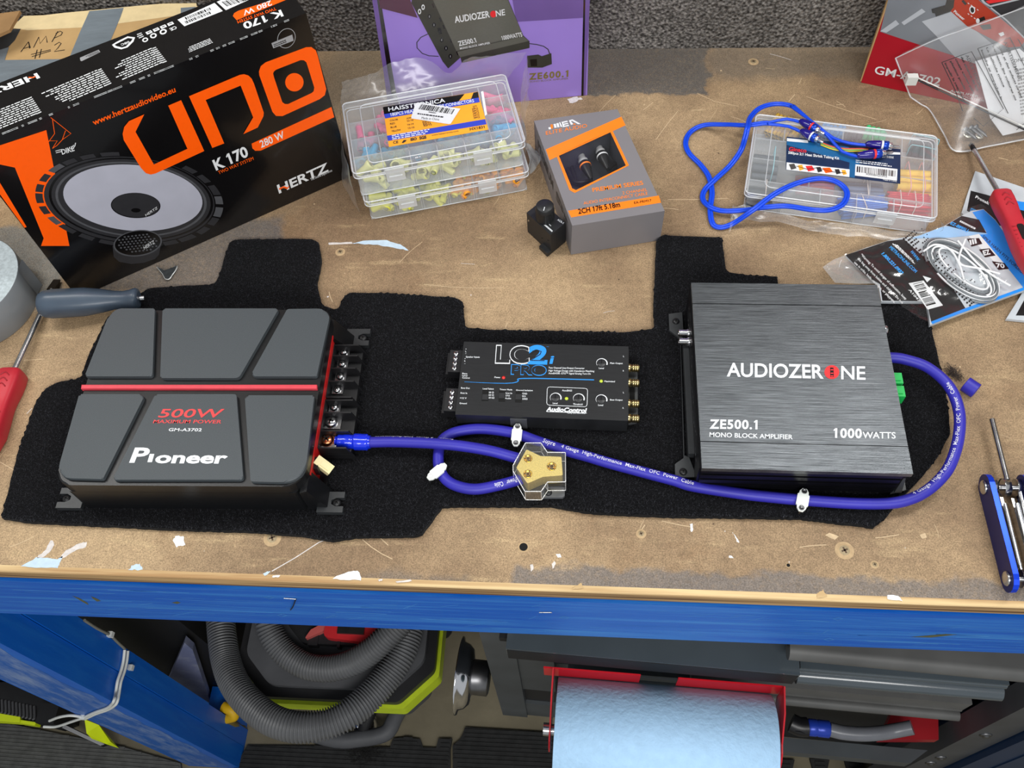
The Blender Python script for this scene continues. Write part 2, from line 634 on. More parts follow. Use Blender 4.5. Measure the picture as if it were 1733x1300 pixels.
def carpet_wall_material():
    m = mat('carpet_wall', (58, 56, 55), rough=1.0, spec=0.05)
    nt, ns, L, p = nodes_of(m)
    tc = N(nt, 'ShaderNodeTexCoord')
    v = N(nt, 'ShaderNodeTexVoronoi')
    v.inputs['Scale'].default_value = 210
    L.new(tc.outputs['Object'], v.inputs['Vector'])
    n = N(nt, 'ShaderNodeTexNoise')
    n.inputs['Scale'].default_value = 6
    n.inputs['Detail'].default_value = 5
    L.new(tc.outputs['Object'], n.inputs['Vector'])
    n3 = N(nt, 'ShaderNodeTexNoise')
    n3.inputs['Scale'].default_value = 260
    n3.inputs['Detail'].default_value = 3
    L.new(tc.outputs['Object'], n3.inputs['Vector'])
    r = N(nt, 'ShaderNodeMapRange')
    for k, q in (('From Min', 0.35), ('From Max', 0.68), ('To Min', 0.35), ('To Max', 1.75)):
        r.inputs[k].default_value = q
    L.new(n3.outputs['Fac'], r.inputs['Value'])
    r2 = N(nt, 'ShaderNodeMapRange')
    for k, q in (('From Min', 0.3), ('From Max', 0.7), ('To Min', 0.8), ('To Max', 1.25)):
        r2.inputs[k].default_value = q
    L.new(n.outputs['Fac'], r2.inputs['Value'])
    mm = N(nt, 'ShaderNodeMath', operation='MULTIPLY')
    L.new(r.outputs[0], mm.inputs[0])
    L.new(r2.outputs[0], mm.inputs[1])
    sc = N(nt, 'ShaderNodeVectorMath', operation='SCALE')
    sc.inputs[0].default_value = lin((112, 108, 104))[:3]
    L.new(mm.outputs[0], sc.inputs['Scale'])
    L.new(sc.outputs[0], p.inputs['Base Color'])
    b = N(nt, 'ShaderNodeBump')
    b.inputs['Strength'].default_value = 1.0
    b.inputs['Distance'].default_value = 0.004
    L.new(v.outputs['Distance'], b.inputs['Height'])
    L.new(b.outputs['Normal'], p.inputs['Normal'])
    return m

black_void = mat('dark_slot', (10, 10, 10), 0.9, var=(60, 0.2))
white_print = mat('white_print', (226, 230, 234), 0.45, var=(300, 0.04))
red_print = mat('red_print', (222, 40, 44), 0.45, var=(300, 0.04))
steel = mat('steel', (200, 200, 202), 0.22, metal=1.0, var=(60, 0.1), rvar=0.08)
dark_steel = mat('dark_steel', (120, 120, 122), 0.35, metal=1.0, var=(60, 0.15))
black_plastic = mat('black_plastic', (24, 24, 26), 0.42, var=(120, 0.2), bump=(900, 0.15, 0.0003))

# ------------------------------------------------------------------ setting
WALL_Y = 1.047
def structure(o):
    o['kind'] = 'structure'
    return o
mb = MB()
floor_m = mat('dusty_concrete', (120, 112, 92), 0.85, var=(9, 0.25, 6), bump=(90, 0.3, 0.002))
mb.box((-2.6, -2.4, -0.05), (2.6, 2.4, 0.0), floor_m)
structure(mb.build('floor'))
mb = MB()
mb.box((-2.6, WALL_Y, 0.0), (2.6, WALL_Y + 0.1, 2.9), carpet_wall_material())
structure(mb.build('wall_back'))

# ------------------------------------------------------------------ workbench
FRONT = 0.279
bench = thing('workbench', 'wooden workbench with a scratched tan top and a blue painted front rail', 'workbench', (0, 0.66, 0))
top_m = worktop_material()
def ply_material(name, col, dark, scale):
    m = mat(name, col, 0.7, spec=0.25)
    nt, ns, L, p = nodes_of(m)
    tc = N(nt, 'ShaderNodeTexCoord')
    mp = N(nt, 'ShaderNodeMapping')
    mp.inputs['Scale'].default_value = (4, 40, scale)
    L.new(tc.outputs['Object'], mp.inputs['Vector'])
    n = N(nt, 'ShaderNodeTexNoise')
    n.inputs['Scale'].default_value = 1.0
    n.inputs['Detail'].default_value = 5
    L.new(mp.outputs['Vector'], n.inputs['Vector'])
    r = N(nt, 'ShaderNodeMapRange')
    r.inputs['From Min'].default_value, r.inputs['From Max'].default_value = 0.38, 0.6
    L.new(n.outputs['Fac'], r.inputs['Value'])
    x = N(nt, 'ShaderNodeMix', data_type='RGBA')
    L.new(r.outputs[0], x.inputs['Factor'])
    x.inputs[6].default_value, x.inputs[7].default_value = lin(dark), lin(col)
    L.new(x.outputs[2], p.inputs['Base Color'])
    b = N(nt, 'ShaderNodeBump')
    b.inputs['Strength'].default_value, b.inputs['Distance'].default_value = 0.6, 0.001
    L.new(n.outputs['Fac'], b.inputs['Height'])
    L.new(b.outputs['Normal'], p.inputs['Normal'])
    return m
ply_light = ply_material('ply_light', (212, 186, 140), (164, 130, 90), 300)
ply_dark = ply_material('ply_edge', (176, 144, 100), (92, 66, 42), 420)
mb = MB()
x0, x1, yb = -1.3, 1.3, WALL_Y - 0.001
ys = [(yb, 0.0), (FRONT + 0.0060, 0.0), (FRONT + 0.0008, -0.0016), (FRONT, -0.0030), (FRONT, -0.0195), (yb, -0.0195)]
def strip(a, b, m, nx=1):
    for k in range(nx):
        u0, u1 = x0 + (x1 - x0) * k / nx, x0 + (x1 - x0) * (k + 1) / nx
        mb.add([(u0, a[0], T + a[1]), (u1, a[0], T + a[1]), (u1, b[0], T + b[1]), (u0, b[0], T + b[1])], [(0, 1, 2, 3)], m)
strip(ys[1], ys[0], top_m)
strip(ys[2], ys[1], ply_light)
strip(ys[3], ys[2], ply_light)
strip(ys[4], ys[3], ply_dark)
strip(ys[5], ys[4], ply_dark)
for xx in (x0, x1):
    mb.add([(xx, y, T + z) for y, z in ys], [tuple(range(len(ys)))], ply_dark)
mb.add([(x0, yb, T), (x1, yb, T), (x1, yb, T - 0.0195), (x0, yb, T - 0.0195)], [(0, 1, 2, 3)], ply_dark)
paint_white = mat('paint_white', (232, 236, 238), 0.6, var=(200, 0.08))
paint_blue = mat('paint_pale_blue', (186, 206, 222), 0.6, var=(200, 0.1))
paint_thin = mat('paint_thin', (206, 200, 196), 0.7, var=(240, 0.16))
scratch_m = mat('scratch', (196, 172, 138), 0.7, var=(200, 0.15))
grime_m = mat('grime', (84, 66, 50), 0.7, var=(200, 0.2))
def splash(pix, m, seed, rough=0.9, lift=1.0, sub=4):
    rnd = random.Random(seed)
    out = []
    for i in range(len(pix)):
        a, b = pix[i], pix[(i + 1) % len(pix)]
        for k in range(sub):
            t = k / sub
            out.append((a[0] + (b[0] - a[0]) * t + rnd.uniform(-rough, rough), a[1] + (b[1] - a[1]) * t + rnd.uniform(-rough, rough)))
    mb.pr(at, out, m, Z, lift)
splash([(36, 958), (62, 944), (98, 946), (108, 940), (103, 951), (97, 961), (60, 961)], paint_blue, 1)
splash([(62, 944), (78, 930), (84, 916), (90, 915), (92, 922), (84, 934), (74, 943)], paint_thin, 2)
splash([(100, 945), (112, 932), (135, 919), (147, 918), (145, 926), (126, 933), (110, 943)], paint_thin, 3)
splash([(293, 916), (296, 908), (310, 907), (313, 923), (298, 926)], paint_white, 4, 1.2)
splash([(216, 964), (226, 956), (238, 955), (241, 965)], paint_blue, 5, 1.5)
splash([(562, 979), (590, 967), (606, 966), (612, 982), (590, 982)], paint_white, 6, 1.4)
splash([(445, 972), (452, 968), (458, 967), (450, 975)], paint_blue, 7, 0.8)
splash([(462, 974), (474, 974), (473, 977), (461, 977)], paint_white, 8, 0.6)
splash([(596, 412), (620, 407), (655, 407), (678, 414), (692, 424), (672, 421), (640, 415), (610, 413)], paint_blue, 9, 0.7)
splash([(556, 411), (596, 410), (596, 413), (556, 414)], paint_thin, 10, 0.6)
splash([(960, 168), (975, 163), (985, 167), (975, 174), (964, 174)], paint_thin, 11, 1.5)
splash([(1239, 901), (1243, 905), (1250, 914), (1251, 919), (1247, 917), (1244, 908)], paint_white, 12, 0.5)
splash([(1168, 887), (1172, 887), (1173, 899), (1169, 900)], paint_white, 13, 0.7)
splash([(1233, 940), (1239, 941), (1241, 945), (1234, 944)], paint_white, 14, 0.6)
splash([(1501, 1008), (1520, 1008), (1527, 1017), (1502, 1015)], paint_white, 15, 1.0)
splash([(897, 956), (902, 955), (903, 963), (899, 968)], paint_thin, 16, 0.5)
splash([(941, 938), (948, 938), (950, 943), (944, 944)], paint_white, 17, 0.6)
splash([(934, 955), (938, 950), (941, 953), (936, 963)], paint_thin, 18, 0.5)
splash([(972, 993), (984, 987), (988, 996), (968, 997)], ply_light, 19, 0.8)
splash([(1382, 1004), (1393, 998), (1400, 1010), (1384, 1012)], ply_light, 20, 0.8)
splash([(670, 984), (695, 981), (697, 984), (672, 987)], paint_thin, 21, 0.6)
splash([(640, 981), (647, 980), (647, 983), (641, 984)], paint_thin, 22, 0.4)
splash([(1396, 906), (1404, 902), (1420, 908), (1412, 914)], scratch_m, 23, 0.5)
splash([(1556, 905), (1566, 902), (1568, 910), (1560, 912)], scratch_m, 24, 0.6)
rnd = random.Random(77)
for k in range(95):
    px, py = rnd.uniform(0, 1733), rnd.uniform(95, 965)
    a = rnd.choice((rnd.uniform(-0.3, 0.3), rnd.uniform(0, 3.14), rnd.uniform(0.8, 1.6)))
    ln = rnd.choice((8, 14, 26, 50)) * rnd.uniform(0.6, 1.4)
    bend = rnd.uniform(-0.25, 0.25)
    pts = []
    for j in range(4):
        t = j / 3 - 0.5
        pts.append((px + math.cos(a + bend * t) * ln * t * 2, py - math.sin(a + bend * t) * ln * t * 1.4))
    if all(at(*q).y < WALL_Y - 0.01 and at(*q).y > FRONT + 0.02 for q in pts):
        mb.stroke(at, pts, rnd.choice((0.0004, 0.0006, 0.0008)), scratch_m if rnd.random() < 0.85 else paint_thin, Z, 0.5)
for k in range(70):
    px, py = rnd.uniform(0, 1733), rnd.uniform(100, 960)
    r = rnd.uniform(0.6, 2.0)
    c = at(px, py)
    if FRONT + 0.01 < c.y < WALL_Y - 0.02:
        mb.pr(at, [(px + r * math.cos(q) * rnd.uniform(0.6, 1.3), py + 0.8 * r * math.sin(q) * rnd.uniform(0.6, 1.3)) for q in (0, 0.9, 1.8, 2.7, 3.6, 4.5, 5.4)], rnd.choice((paint_thin, grime_m, scratch_m)), Z, 0.7)
mb.stroke(at, [(560, 914), (590, 896), (612, 890)], 0.0012, scratch_m, Z, 0.6)
mb.stroke(at, [(460, 967), (500, 944), (540, 918), (556, 912)], 0.001, paint_thin, Z, 0.6)
mb.stroke(at, [(440, 300), (470, 260), (520, 210)], 0.001, scratch_m, Z, 0.6)
mb.stroke(at, [(1180, 158), (1210, 172), (1250, 180)], 0.0008, scratch_m, Z, 0.6)
mb.stroke(at, [(1335, 172), (1345, 160)], 0.001, scratch_m, Z, 0.6)
worktop = mb.build('worktop', bench)
# screws sunk into the top, two drilled holes
sunk_m = mat('old_screw', (150, 134, 104), 0.5, metal=0.2, var=(300, 0.2))
rim_m = mat('chipped_rim', (176, 150, 114), 0.7, var=(300, 0.12))
for (px, py, r, kind) in ((576, 427, 0.006, 's'), (461, 911, 0.009, 's'), (1429, 932, 0.009, 's'), (1275, 105, 0.007, 's'), (1480, 956, 0.004, 's'), (1085, 904, 0.005, 's')):
    c = at(px, py)
    mb = MB()
    mb.lathe([(r, 0.0003), (r * 0.75, 0.0002), (r * 0.7, 0.0004), (r * 0.55, 0.0008), (0.00001, 0.0006)], c, Z, rim_m, 20)
    mb.lathe([(r * 0.55, 0.0009), (r * 0.3, 0.0013), (0.00001, 0.0013)], c, Z, sunk_m, 14)
    for a in (0.4, 0.4 + math.pi / 2):
        d, e = Vector((math.cos(a), math.sin(a), 0)), Vector((-math.sin(a), math.cos(a), 0))
        q = c + Z * 0.0015
        mb.poly([q + d * r * 0.35 + e * r * 0.09, q - d * r * 0.35 + e * r * 0.09, q - d * r * 0.35 - e * r * 0.09, q + d * r * 0.35 - e * r * 0.09], grime_m)
    mb.build('screw', bench)
for (px, py, r) in ((886, 926, 0.0042), (1334, 957, 0.0018)):
    c = at(px, py)
    mb = MB()
    mb.lathe([(r * 1.35, 0.0003), (r, 0.0006), (r * 0.97, 0.0003), (0.00001, 0.0003)], c, Z, rim_m, 18)
    mb.lathe([(r * 0.95, 0.0005), (0.00001, 0.0005)], c, Z, black_void, 18)
    mb.build('drilled_hole', bench)

# blue painted rail with long brush streaks
def blue_paint(name, col, light, amt=0.75, st=(1.2, 30, 34), rough=0.38):
    m = mat(name, col, rough, spec=0.5)
    nt, ns, L, p = nodes_of(m)
    tc = N(nt, 'ShaderNodeTexCoord')
    mp = N(nt, 'ShaderNodeMapping')
    mp.inputs['Scale'].default_value = st
    mp.inputs['Rotation'].default_value = (0, 0.05, 0)
    L.new(tc.outputs['Object'], mp.inputs['Vector'])
    n = N(nt, 'ShaderNodeTexNoise')
    n.inputs['Scale'].default_value = 3.0
    n.inputs['Detail'].default_value = 8
    n.inputs['Roughness'].default_value = 0.72
    L.new(mp.outputs['Vector'], n.inputs['Vector'])
    r = N(nt, 'ShaderNodeMapRange')
    for k, q in (('From Min', 0.46), ('From Max', 0.72), ('To Min', 0.0), ('To Max', amt)):
        r.inputs[k].default_value = q
    L.new(n.outputs['Fac'], r.inputs['Value'])
    x = N(nt, 'ShaderNodeMix', data_type='RGBA')
    L.new(r.outputs[0], x.inputs['Factor'])
    x.inputs[6].default_value, x.inputs[7].default_value = lin(col), lin(light)
    L.new(x.outputs[2], p.inputs['Base Color'])
    b = N(nt, 'ShaderNodeBump')
    b.inputs['Strength'].default_value, b.inputs['Distance'].default_value = 0.4, 0.001
    L.new(n.outputs['Fac'], b.inputs['Height'])
    L.new(b.outputs['Normal'], p.inputs['Normal'])
    return m
rail_m = blue_paint('blue_rail_paint', (0, 86, 182), (62, 142, 210), 0.66)
leg_m = blue_paint('blue_leg_paint', (0, 92, 190), (36, 122, 204), 0.5, (20, 20, 2.0))
scuff_m = blue_paint('scuffed_leg_paint', (20, 90, 172), (140, 160, 192), 0.9, (14, 14, 3.0))
AP = 0.2762
mb = MB()
mb.box((-1.3, AP, T - 0.136), (1.3, AP + 0.038, T - 0.0220), rail_m, 0.0015)
grain = mat('raised_grain', (20, 98, 190), 0.3, var=(60, 0.15))
grain_hi = mat('worn_paint_line', (76, 142, 206), 0.5, var=(60, 0.2))
olive = mat('old_drip', (82, 84, 60), 0.5, var=(60, 0.25))
PA = plane(Vector((0, AP, 0)), Vector((0, -1, 0)))
nA = Vector((0, -1, 0))
rnd = random.Random(5)
for k in range(90):
    t = rnd.uniform(0.12, 0.95)
    xx = rnd.uniform(0, 1690)
    ln = rnd.uniform(30, 220)
    def yy(q):
        return 985 + q * 0.0385 + t * 52
    w = rnd.choice((0.0005, 0.0007, 0.0011))
    if rnd.random() < 0.72:
        mb.stroke(PA, [(xx, yy(xx)), (xx + ln / 2, yy(xx + ln / 2) + rnd.uniform(-1, 1)), (xx + ln, yy(xx + ln))], w, rnd.choice((grain_hi, grain, grain_hi)), nA, 0.5)
    else:
        mb.stroke(PA, [(xx, yy(xx)), (xx + ln * 0.2, yy(xx) - 6 * rnd.uniform(0.4, 1.2))], 0.0006, grain_hi, nA, 0.6)
for pix in ([(122, 1008), (134, 1012), (148, 1020), (150, 1024), (142, 1020), (132, 1014)], [(154, 1009), (164, 1013), (171, 1017), (164, 1018), (157, 1013)],
            [(290, 1020), (300, 1018), (306, 1020), (300, 1022)], [(1540, 1078), (1600, 1073), (1620, 1074), (1575, 1079)]):
    mb.pr(PA, pix, olive, nA, 0.8)
mb.build('front_rail', bench, 'blue painted timber rail along the front')
for (a, b, c) in (((481, 1011), (501, 1012.5), (492, 1031)), ((913, 1035), (934, 1035), None)):
    mb = MB()
    A, B = PA(*a) + nA * 0.0009, PA(*b) + nA * 0.0009
    mb.tube([A, B], 0.0007, steel, 6, 1)
    if c:
        mb.tube([B, B + (PA(*c) - B) * 0.5 + nA * 0.003, PA(*c) + nA * 0.001], 0.0006, black_plastic, 6, 3)
    mb.build('staple', bench)
for (px, py) in ((456, 1011), (478, 1041), (1418, 1047), (1403, 1082), (955, 1045)):
    mb = MB()
    mb.stroke(PA, [(px - 8, py), (px, py - 2.5), (px + 8, py), (px, py + 2.5)], 0.0009, grain_hi, nA, 1.2, True)
    mb.build('nail_dent', bench)
# left leg: two boards
LX1, LX0 = -0.705, -0.818
mb = MB()
mb.box((LX0, 0.2735, 0.0), (LX1, 0.3165, T - 0.1362), leg_m, 0.004)
PL = plane(Vector((0, 0.2735, 0)), Vector((0, -1, 0)))
def on_leg(z0, z1, xa, xb, m, seed):
    r = random.Random(seed)
    pts = []
    for k in range(25):
        z = z0 + (z1 - z0) * k / 24
        pts.append(Vector((LX1 - xa - r.uniform(0, 0.012), 0.27335, z)))
    for k in range(25):
        z = z1 + (z0 - z1) * k / 24
        pts.append(Vector((LX0 + xb, 0.27335, z)))
    mb.poly(pts, m)
on_leg(0.02, T - 0.15, 0.012, 0.004, scuff_m, 3)
mb.build('leg', bench, 'front board of the leg, scuffed along its outer face')
mb = MB()
mb.box((LX0, 0.3172, 0.0), (LX1, 0.352, T - 0.0198), leg_m, 0.004)
mb.box((LX0, 0.3172, 0.262), (LX1 + 0.0035, 0.3525, T - 0.0198), leg_m, 0.004)
mb.build('leg_brace', bench, 'inner board of the leg')
mb = MB()
mb.box((LX1 - 0.045, 0.3535, 0.0), (LX1 - 0.004, 0.410, 0.14), leg_m, 0.004)
mb.build('stretcher', bench)
for xx in (1.15,):
    mb = MB()
    mb.box((xx - 0.05, 0.95, 0.0), (xx + 0.05, 1.03, T - 0.0198), leg_m, 0.004)
    mb.build('leg', bench)
mb = MB()
mb.box((1.1, 0.32, 0), (1.2, 0.40, T - 0.0198), leg_m, 0.004)
mb.build('leg', bench)

# white cable ties round the left leg
tie_m = mat('white_nylon', (214, 216, 212), 0.4, var=(80, 0.06))
def leg_pt(px, py):                        # the leg's visible skin: side face, then front face
    p = on_x(px, py, LX1 + 0.0065)
    if p.y < 0.2735:
        p = on_y(px, py, 0.2705)
    return p
PLF = plane(Vector((0, 0.2705, 0)), Vector((0, -1, 0)))
tie = thing('cable_tie', 'white double cable tie looped round the blue bench leg', 'cable tie', (LX1, 0.27, 0.85))
for k, off in enumerate(((0, 0), (5.5, 1.5))):
    mb = MB()
    pts = [leg_pt(x + off[0], y + off[1]) for x, y in ((211, 1100), (209, 1118), (205, 1135), (199, 1153), (196, 1172), (193, 1186), (188, 1193))]
    pts += [PLF(x + off[0] * 0.4, y + off[1] * 0.6 + k * 1.5) for x, y in ((180, 1199), (160, 1206), (143, 1214))]
    mb.tube(pts, 0.0024, tie_m, 8, 5)
    mb.build('strap', tie)
mb = MB()
loop = [PLF(x, y) for x, y in ((141, 1214), (120, 1211), (100, 1214), (84, 1220))]
mb.tube(loop, 0.0024, tie_m, 8, 5)
mb.tube([PLF(x, y) for x, y in ((141, 1215), (120, 1222), (95, 1230), (74, 1230))], 0.0024, tie_m, 8, 5)
mb.build('tail', tie)
for (px, py) in ((221, 1130), (141, 1214)):
    mb = MB()
    c = leg_pt(px, py)
    mb.box((c.x - 0.004, c.y - 0.004, c.z - 0.004), (c.x + 0.004, c.y + 0.004, c.z + 0.004), tie_m, 0.001)
    mb.build('lock_head', tie)
tie2 = thing('cable_tie', 'grey cable tie climbing behind the top of the blue bench leg', 'cable tie', (LX1, 0.36, 0.95))
mb = MB()
mb.tube([on_x(x, y, LX1 + 0.006) for x, y in ((143, 1050), (165, 1064), (186, 1075), (200, 1088), (211, 1098))], 0.0022, mat('grey_nylon', (120, 118, 108), 0.5, var=(80, 0.1)), 8, 5)
mb.build('strap', tie2)
mb = MB()
c = on_x(187, 1074, LX1 + 0.007)
mb.box((c.x - 0.004, c.y - 0.004, c.z - 0.004), (c.x + 0.004, c.y + 0.004, c.z + 0.004), tie_m, 0.001)
mb.build('lock_head', tie2)
# ------------------------------------------------------------------ black carpet panel lying on the bench
CT = 0.007
def crop(ox, oy, s, P):                    # reads measurements taken on an enlarged detail
    return lambda x, y: P(ox + x * s, oy + y * s)
def round_poly(pts, r, seg=4):
    """2-D outline with rounded corners; r one radius or one per corner"""
    out, n = [], len(pts)
    for i in range(n):
        q = r[i] if isinstance(r, (list, tuple)) else r
        p, a, b = Vector(pts[i]), Vector(pts[i - 1]), Vector(pts[(i + 1) % n])
        u, v = (a - p), (b - p)
        if q <= 0 or u.length < 1e-6 or v.length < 1e-6:
            out.append((p.x, p.y))
            continue
        ang = u.angle(v)
        d = min(q / max(0.05, math.tan(ang / 2)), u.length * 0.48, v.length * 0.48)
        s, e = p + u.normalized() * d, p + v.normalized() * d
        for k in range(seg + 1):
            t = k / seg
            w = s * (1 - t) ** 2 + p * 2 * t * (1 - t) + e * t * t
            out.append((w.x, w.y))
    return out
CARPET_PX = [(2, 876), (14, 830), (30, 765), (60, 682), (78, 656), (100, 646), (137, 640), (150, 600), (180, 540), (222, 512), (237, 497), (250, 488), (300, 484), (364, 481), (372, 462),
             (380, 436), (388, 410), (398, 405), (528, 404), (539, 410), (543, 441), (535, 478), (544, 516), (571, 525), (583, 500), (592, 495), (650, 496), (769, 503), (783, 510), (787, 555),
             (834, 558), (940, 560), (1060, 562), (1108, 556), (1106, 520), (1111, 405), (1121, 398), (1222, 402), (1229, 460), (1256, 465), (1316, 468), (1319, 500), (1493, 512), (1566, 513), (1573, 540),
             (1584, 588), (1596, 640), (1606, 696), (1608, 735), (1588, 772), (1566, 800), (1539, 829), (1499, 876), (1480, 891), (1464, 889), (1356, 876), (1240, 874), (1140, 873), (1060, 870), (995, 866), (931, 855),
             (840, 855), (763, 855), (747, 857), (730, 880), (714, 902), (704, 906), (600, 908), (561, 914), (540, 911), (512, 906), (433, 899), (301, 895), (138, 887), (40, 882)]
carpet_m = mat('black_carpet', (15, 15, 17), 1.0, spec=0.05, var=(420, 0.6), bump=(900, 0.7, 0.0012), sheen=0.05)
fibre_m = mat('carpet_fibre', (52, 53, 58), 0.9, spec=0.15, var=(500, 0.7), sheen=0.1)
outline = []
rnd = random.Random(11)
for i in range(len(CARPET_PX)):
    a, b = CARPET_PX[i], CARPET_PX[(i + 1) % len(CARPET_PX)]
    n = max(1, int(math.hypot(b[0] - a[0], b[1] - a[1]) / 5))
    for k in range(n):
        t = k / n
        p = at(a[0] + (b[0] - a[0]) * t, a[1] + (b[1] - a[1]) * t, CT)
        outline.append((p.x + rnd.uniform(-0.0004, 0.0004), p.y + rnd.uniform(-0.0004, 0.0004)))
carpet = thing('carpet_panel', 'black carpet panel with cut-out edges lying under the amplifiers', 'carpet', (0, 0.45, T))
mb = MB()
mb.prism(outline, T + 0.0004, T + CT, carpet_m, 0.0015, 2, None, None, True)
mb.build('backing', carpet)
def inside(x, y, poly):
    c = False
    j = len(poly) - 1
    for i in range(len(poly)):
        if (poly[i][1] > y) != (poly[j][1] > y) and x < (poly[j][0] - poly[i][0]) * (y - poly[i][1]) / (poly[j][1] - poly[i][1]) + poly[i][0]:
            c = not c
        j = i
    return c
coarse = [(at(*p, CT).x, at(*p, CT).y) for p in CARPET_PX]
xs, ysv = [p[0] for p in coarse], [p[1] for p in coarse]
vs, fs = [], []
def fibre(x, y, z, ln, w, dx, dy, dz):
    k = len(vs)
    s = Vector((dx, dy, 0)).cross(Z)
    s = (s.normalized() if s.length > 1e-6 else Vector((1, 0, 0))) * w
    vs.extend([Vector((x, y, z)) - s, Vector((x, y, z)) + s, Vector((x, y, z)) + Vector((dx, dy, dz)) * ln])
    fs.append((k, k + 1, k + 2))
cnt = 0
while cnt < 150000:
    x, y = rnd.uniform(min(xs), max(xs)), rnd.uniform(min(ysv), max(ysv))
    if not inside(x, y, coarse):
        continue
    cnt += 1
    a = rnd.uniform(0, 6.28)
    e = rnd.uniform(0.15, 1.0)
    fibre(x, y, T + CT - 0.0006, rnd.uniform(0.0015, 0.0036), 0.00015, math.cos(a), math.sin(a), e)
n = len(outline)
for i in range(n):
    a, b = Vector(outline[i]), Vector(outline[(i + 1) % n])
    d = b - a
    o = Vector((d.y, -d.x))
    if o.length < 1e-7:
        continue
    o.normalize()
    for k in range(26):
        p = a + d * rnd.random()
        q = (o + d.normalized() * rnd.uniform(-1, 1)).normalized()
        fibre(p.x, p.y, T + rnd.uniform(0.001, CT), rnd.uniform(0.001, 0.0044), 0.00017, q.x, q.y, rnd.uniform(-0.1, 0.8))
mb = MB()
mb.add(vs, fs, fibre_m)
o = mb.build('pile', carpet)
o['kind'] = 'stuff'

# ------------------------------------------------------------------ two-channel amplifier with six raised top panels (left)
PF = frame(-0.4993, 0.3449, CT, 0.0224)
PL_, PD_, PH_ = 0.2458, 0.2047, 0.0587
PT = CT + PH_
amp_body = mat('amp_body', (17, 18, 20), 0.33, spec=0.5, var=(160, 0.15), bump=(1400, 0.2, 0.0002))
amp_panel = mat('amp_panel', (64, 70, 74), 0.5, spec=0.5, var=(1500, 0.22, 2), bump=(1500, 0.35, 0.0003))
amp_red = mat('amp_red_stripe', (206, 66, 78), 0.38, var=(120, 0.06))
red_panel_m = mat('red_end_panel', (190, 22, 22), 0.45, var=(80, 0.1))
pioneer = thing('car_amplifier', 'dark grey car amplifier with six raised top panels and one red stripe', 'amplifier', PF.translation.copy(), 0.0224)
inv = PF.inverted()
def ptop(px, py, z=PT):
    q = inv @ at(px, py, z)
    return (q.x, q.y)
GR = 0.0045                                # depth of the grooves between the panels
mb = MB()
mb.M = PF
body = rrect(-0.001, 0.0, PL_ - 0.0040, PD_ + 0.001, (0.016, 0.02, 0.014, 0.016))
mb.prism(body, PH_ - 0.020, PH_ - GR, amp_body, 0.002, 2, None, None, True)
mb.prism(rrect(0.004, 0.0, PL_ - 0.012, PD_, 0.006), 0.0, PH_ - 0.019, amp_body)
mb.hexa([(PL_ - 0.011, 0.0, 0.0), (PL_ + 0.011, 0.0, 0.0), (PL_ + 0.011, 0.020, 0.0), (PL_ - 0.011, 0.024, 0.0), (PL_ - 0.011, 0.0, PH_ - 0.019), (PL_ - 0.0045, 0.002, PH_ - 0.019), (PL_ - 0.0045, 0.024, PH_ - 0.019), (PL_ - 0.011, 0.026, PH_ - 0.019)], amp_body, 0.003)
mb.hexa([(PL_ - 0.011, PD_ - 0.022, 0.0), (PL_ + 0.013, PD_ - 0.018, 0.0), (PL_ + 0.013, PD_, 0.0), (PL_ - 0.011, PD_, 0.0), (PL_ - 0.011, PD_ - 0.026, PH_ - 0.019), (PL_ - 0.0045, PD_ - 0.024, PH_ - 0.019), (PL_ - 0.0045, PD_ - 0.002, PH_ - 0.019), (PL_ - 0.011, PD_, PH_ - 0.019)], amp_body, 0.003)
mb.box((PL_ - 0.012, 0.0, 0.0), (PL_ + 0.004, PD_, 0.004), amp_body, 0.001)
mb.build('housing', pioneer)
PANELS = [
    ([(181, 541), (196, 522), (262, 522), (258, 637), (143, 637)], [0.01, 0.016, 0.003, 0.004, 0.003]),
    ([(275, 522), (472, 522), (404, 640), (271, 640)], [0.003, 0.003, 0.006, 0.004]),
    ([(486, 523), (561, 522), (536, 637), (423, 637)], [0.003, 0.016, 0.003, 0.005]),
    ([(134, 667), (246, 667), (174, 811), (94, 809)], [0.003, 0.006, 0.003, 0.018]),
    ([(263, 667), (400, 667), (412, 812), (190, 812)], [0.005, 0.004, 0.004, 0.003]),
    ([(414, 669), (532, 669), (515, 817), (424, 815)], [0.004, 0.003, 0.03, 0.003])]
panel_n = Z
for k, (pix, rr) in enumerate(PANELS):
    mb = MB()
    mb.M = PF
    mb.prism(round_poly([ptop(*q) for q in pix], rr, 9), PH_ - GR - 0.001, PH_, amp_panel, 0.0022, 3, None, None, True)
    mb.M = Matrix.Identity(4)
    if k == 4:
        Q = crop(0, 400, 0.40778, lambda x, y: at(x, y, PT))
        red_t = mat('red_lettering', (214, 60, 62), 0.4, var=(300, 0.05))
        mb.tx('500W', Q, (655, 752), (918, 752), (671, 718), red_t, Z, bold=0.035)
        mb.tx('MAXIMUM POWER', Q, (635, 776), (918, 777), (640, 762), red_t, Z, bold=0.02)
        mb.tx('GM-A3702', Q, (699, 809), (836, 810), (703, 797), white_print, Z, bold=0.03)
        # maker's word: slanted wide letters, the i without a dot
        mb.tx('P', Q, (537, 938), (606, 938), (560, 880), white_print, Z, bold=0.03)
        mb.pr(Q, [(612, 938), (622, 904), (641, 904), (631, 938)], white_print, Z, 1.5)
        mb.tx('oneer', Q, (640, 940), (938, 942), (655, 896), white_print, Z, bold=0.035)
    mb.build('top_panel', pioneer)
mb = MB()
mb.M = PF
a, b, c, d = ptop(137, 650), ptop(536, 650), ptop(536, 657), ptop(136, 657)
mb.prism([a, d, c, b], PH_ - GR - 0.001, PH_ - 0.0008, amp_red, 0.0008, 2, None, None, True)
mb.build('red_stripe', pioneer)
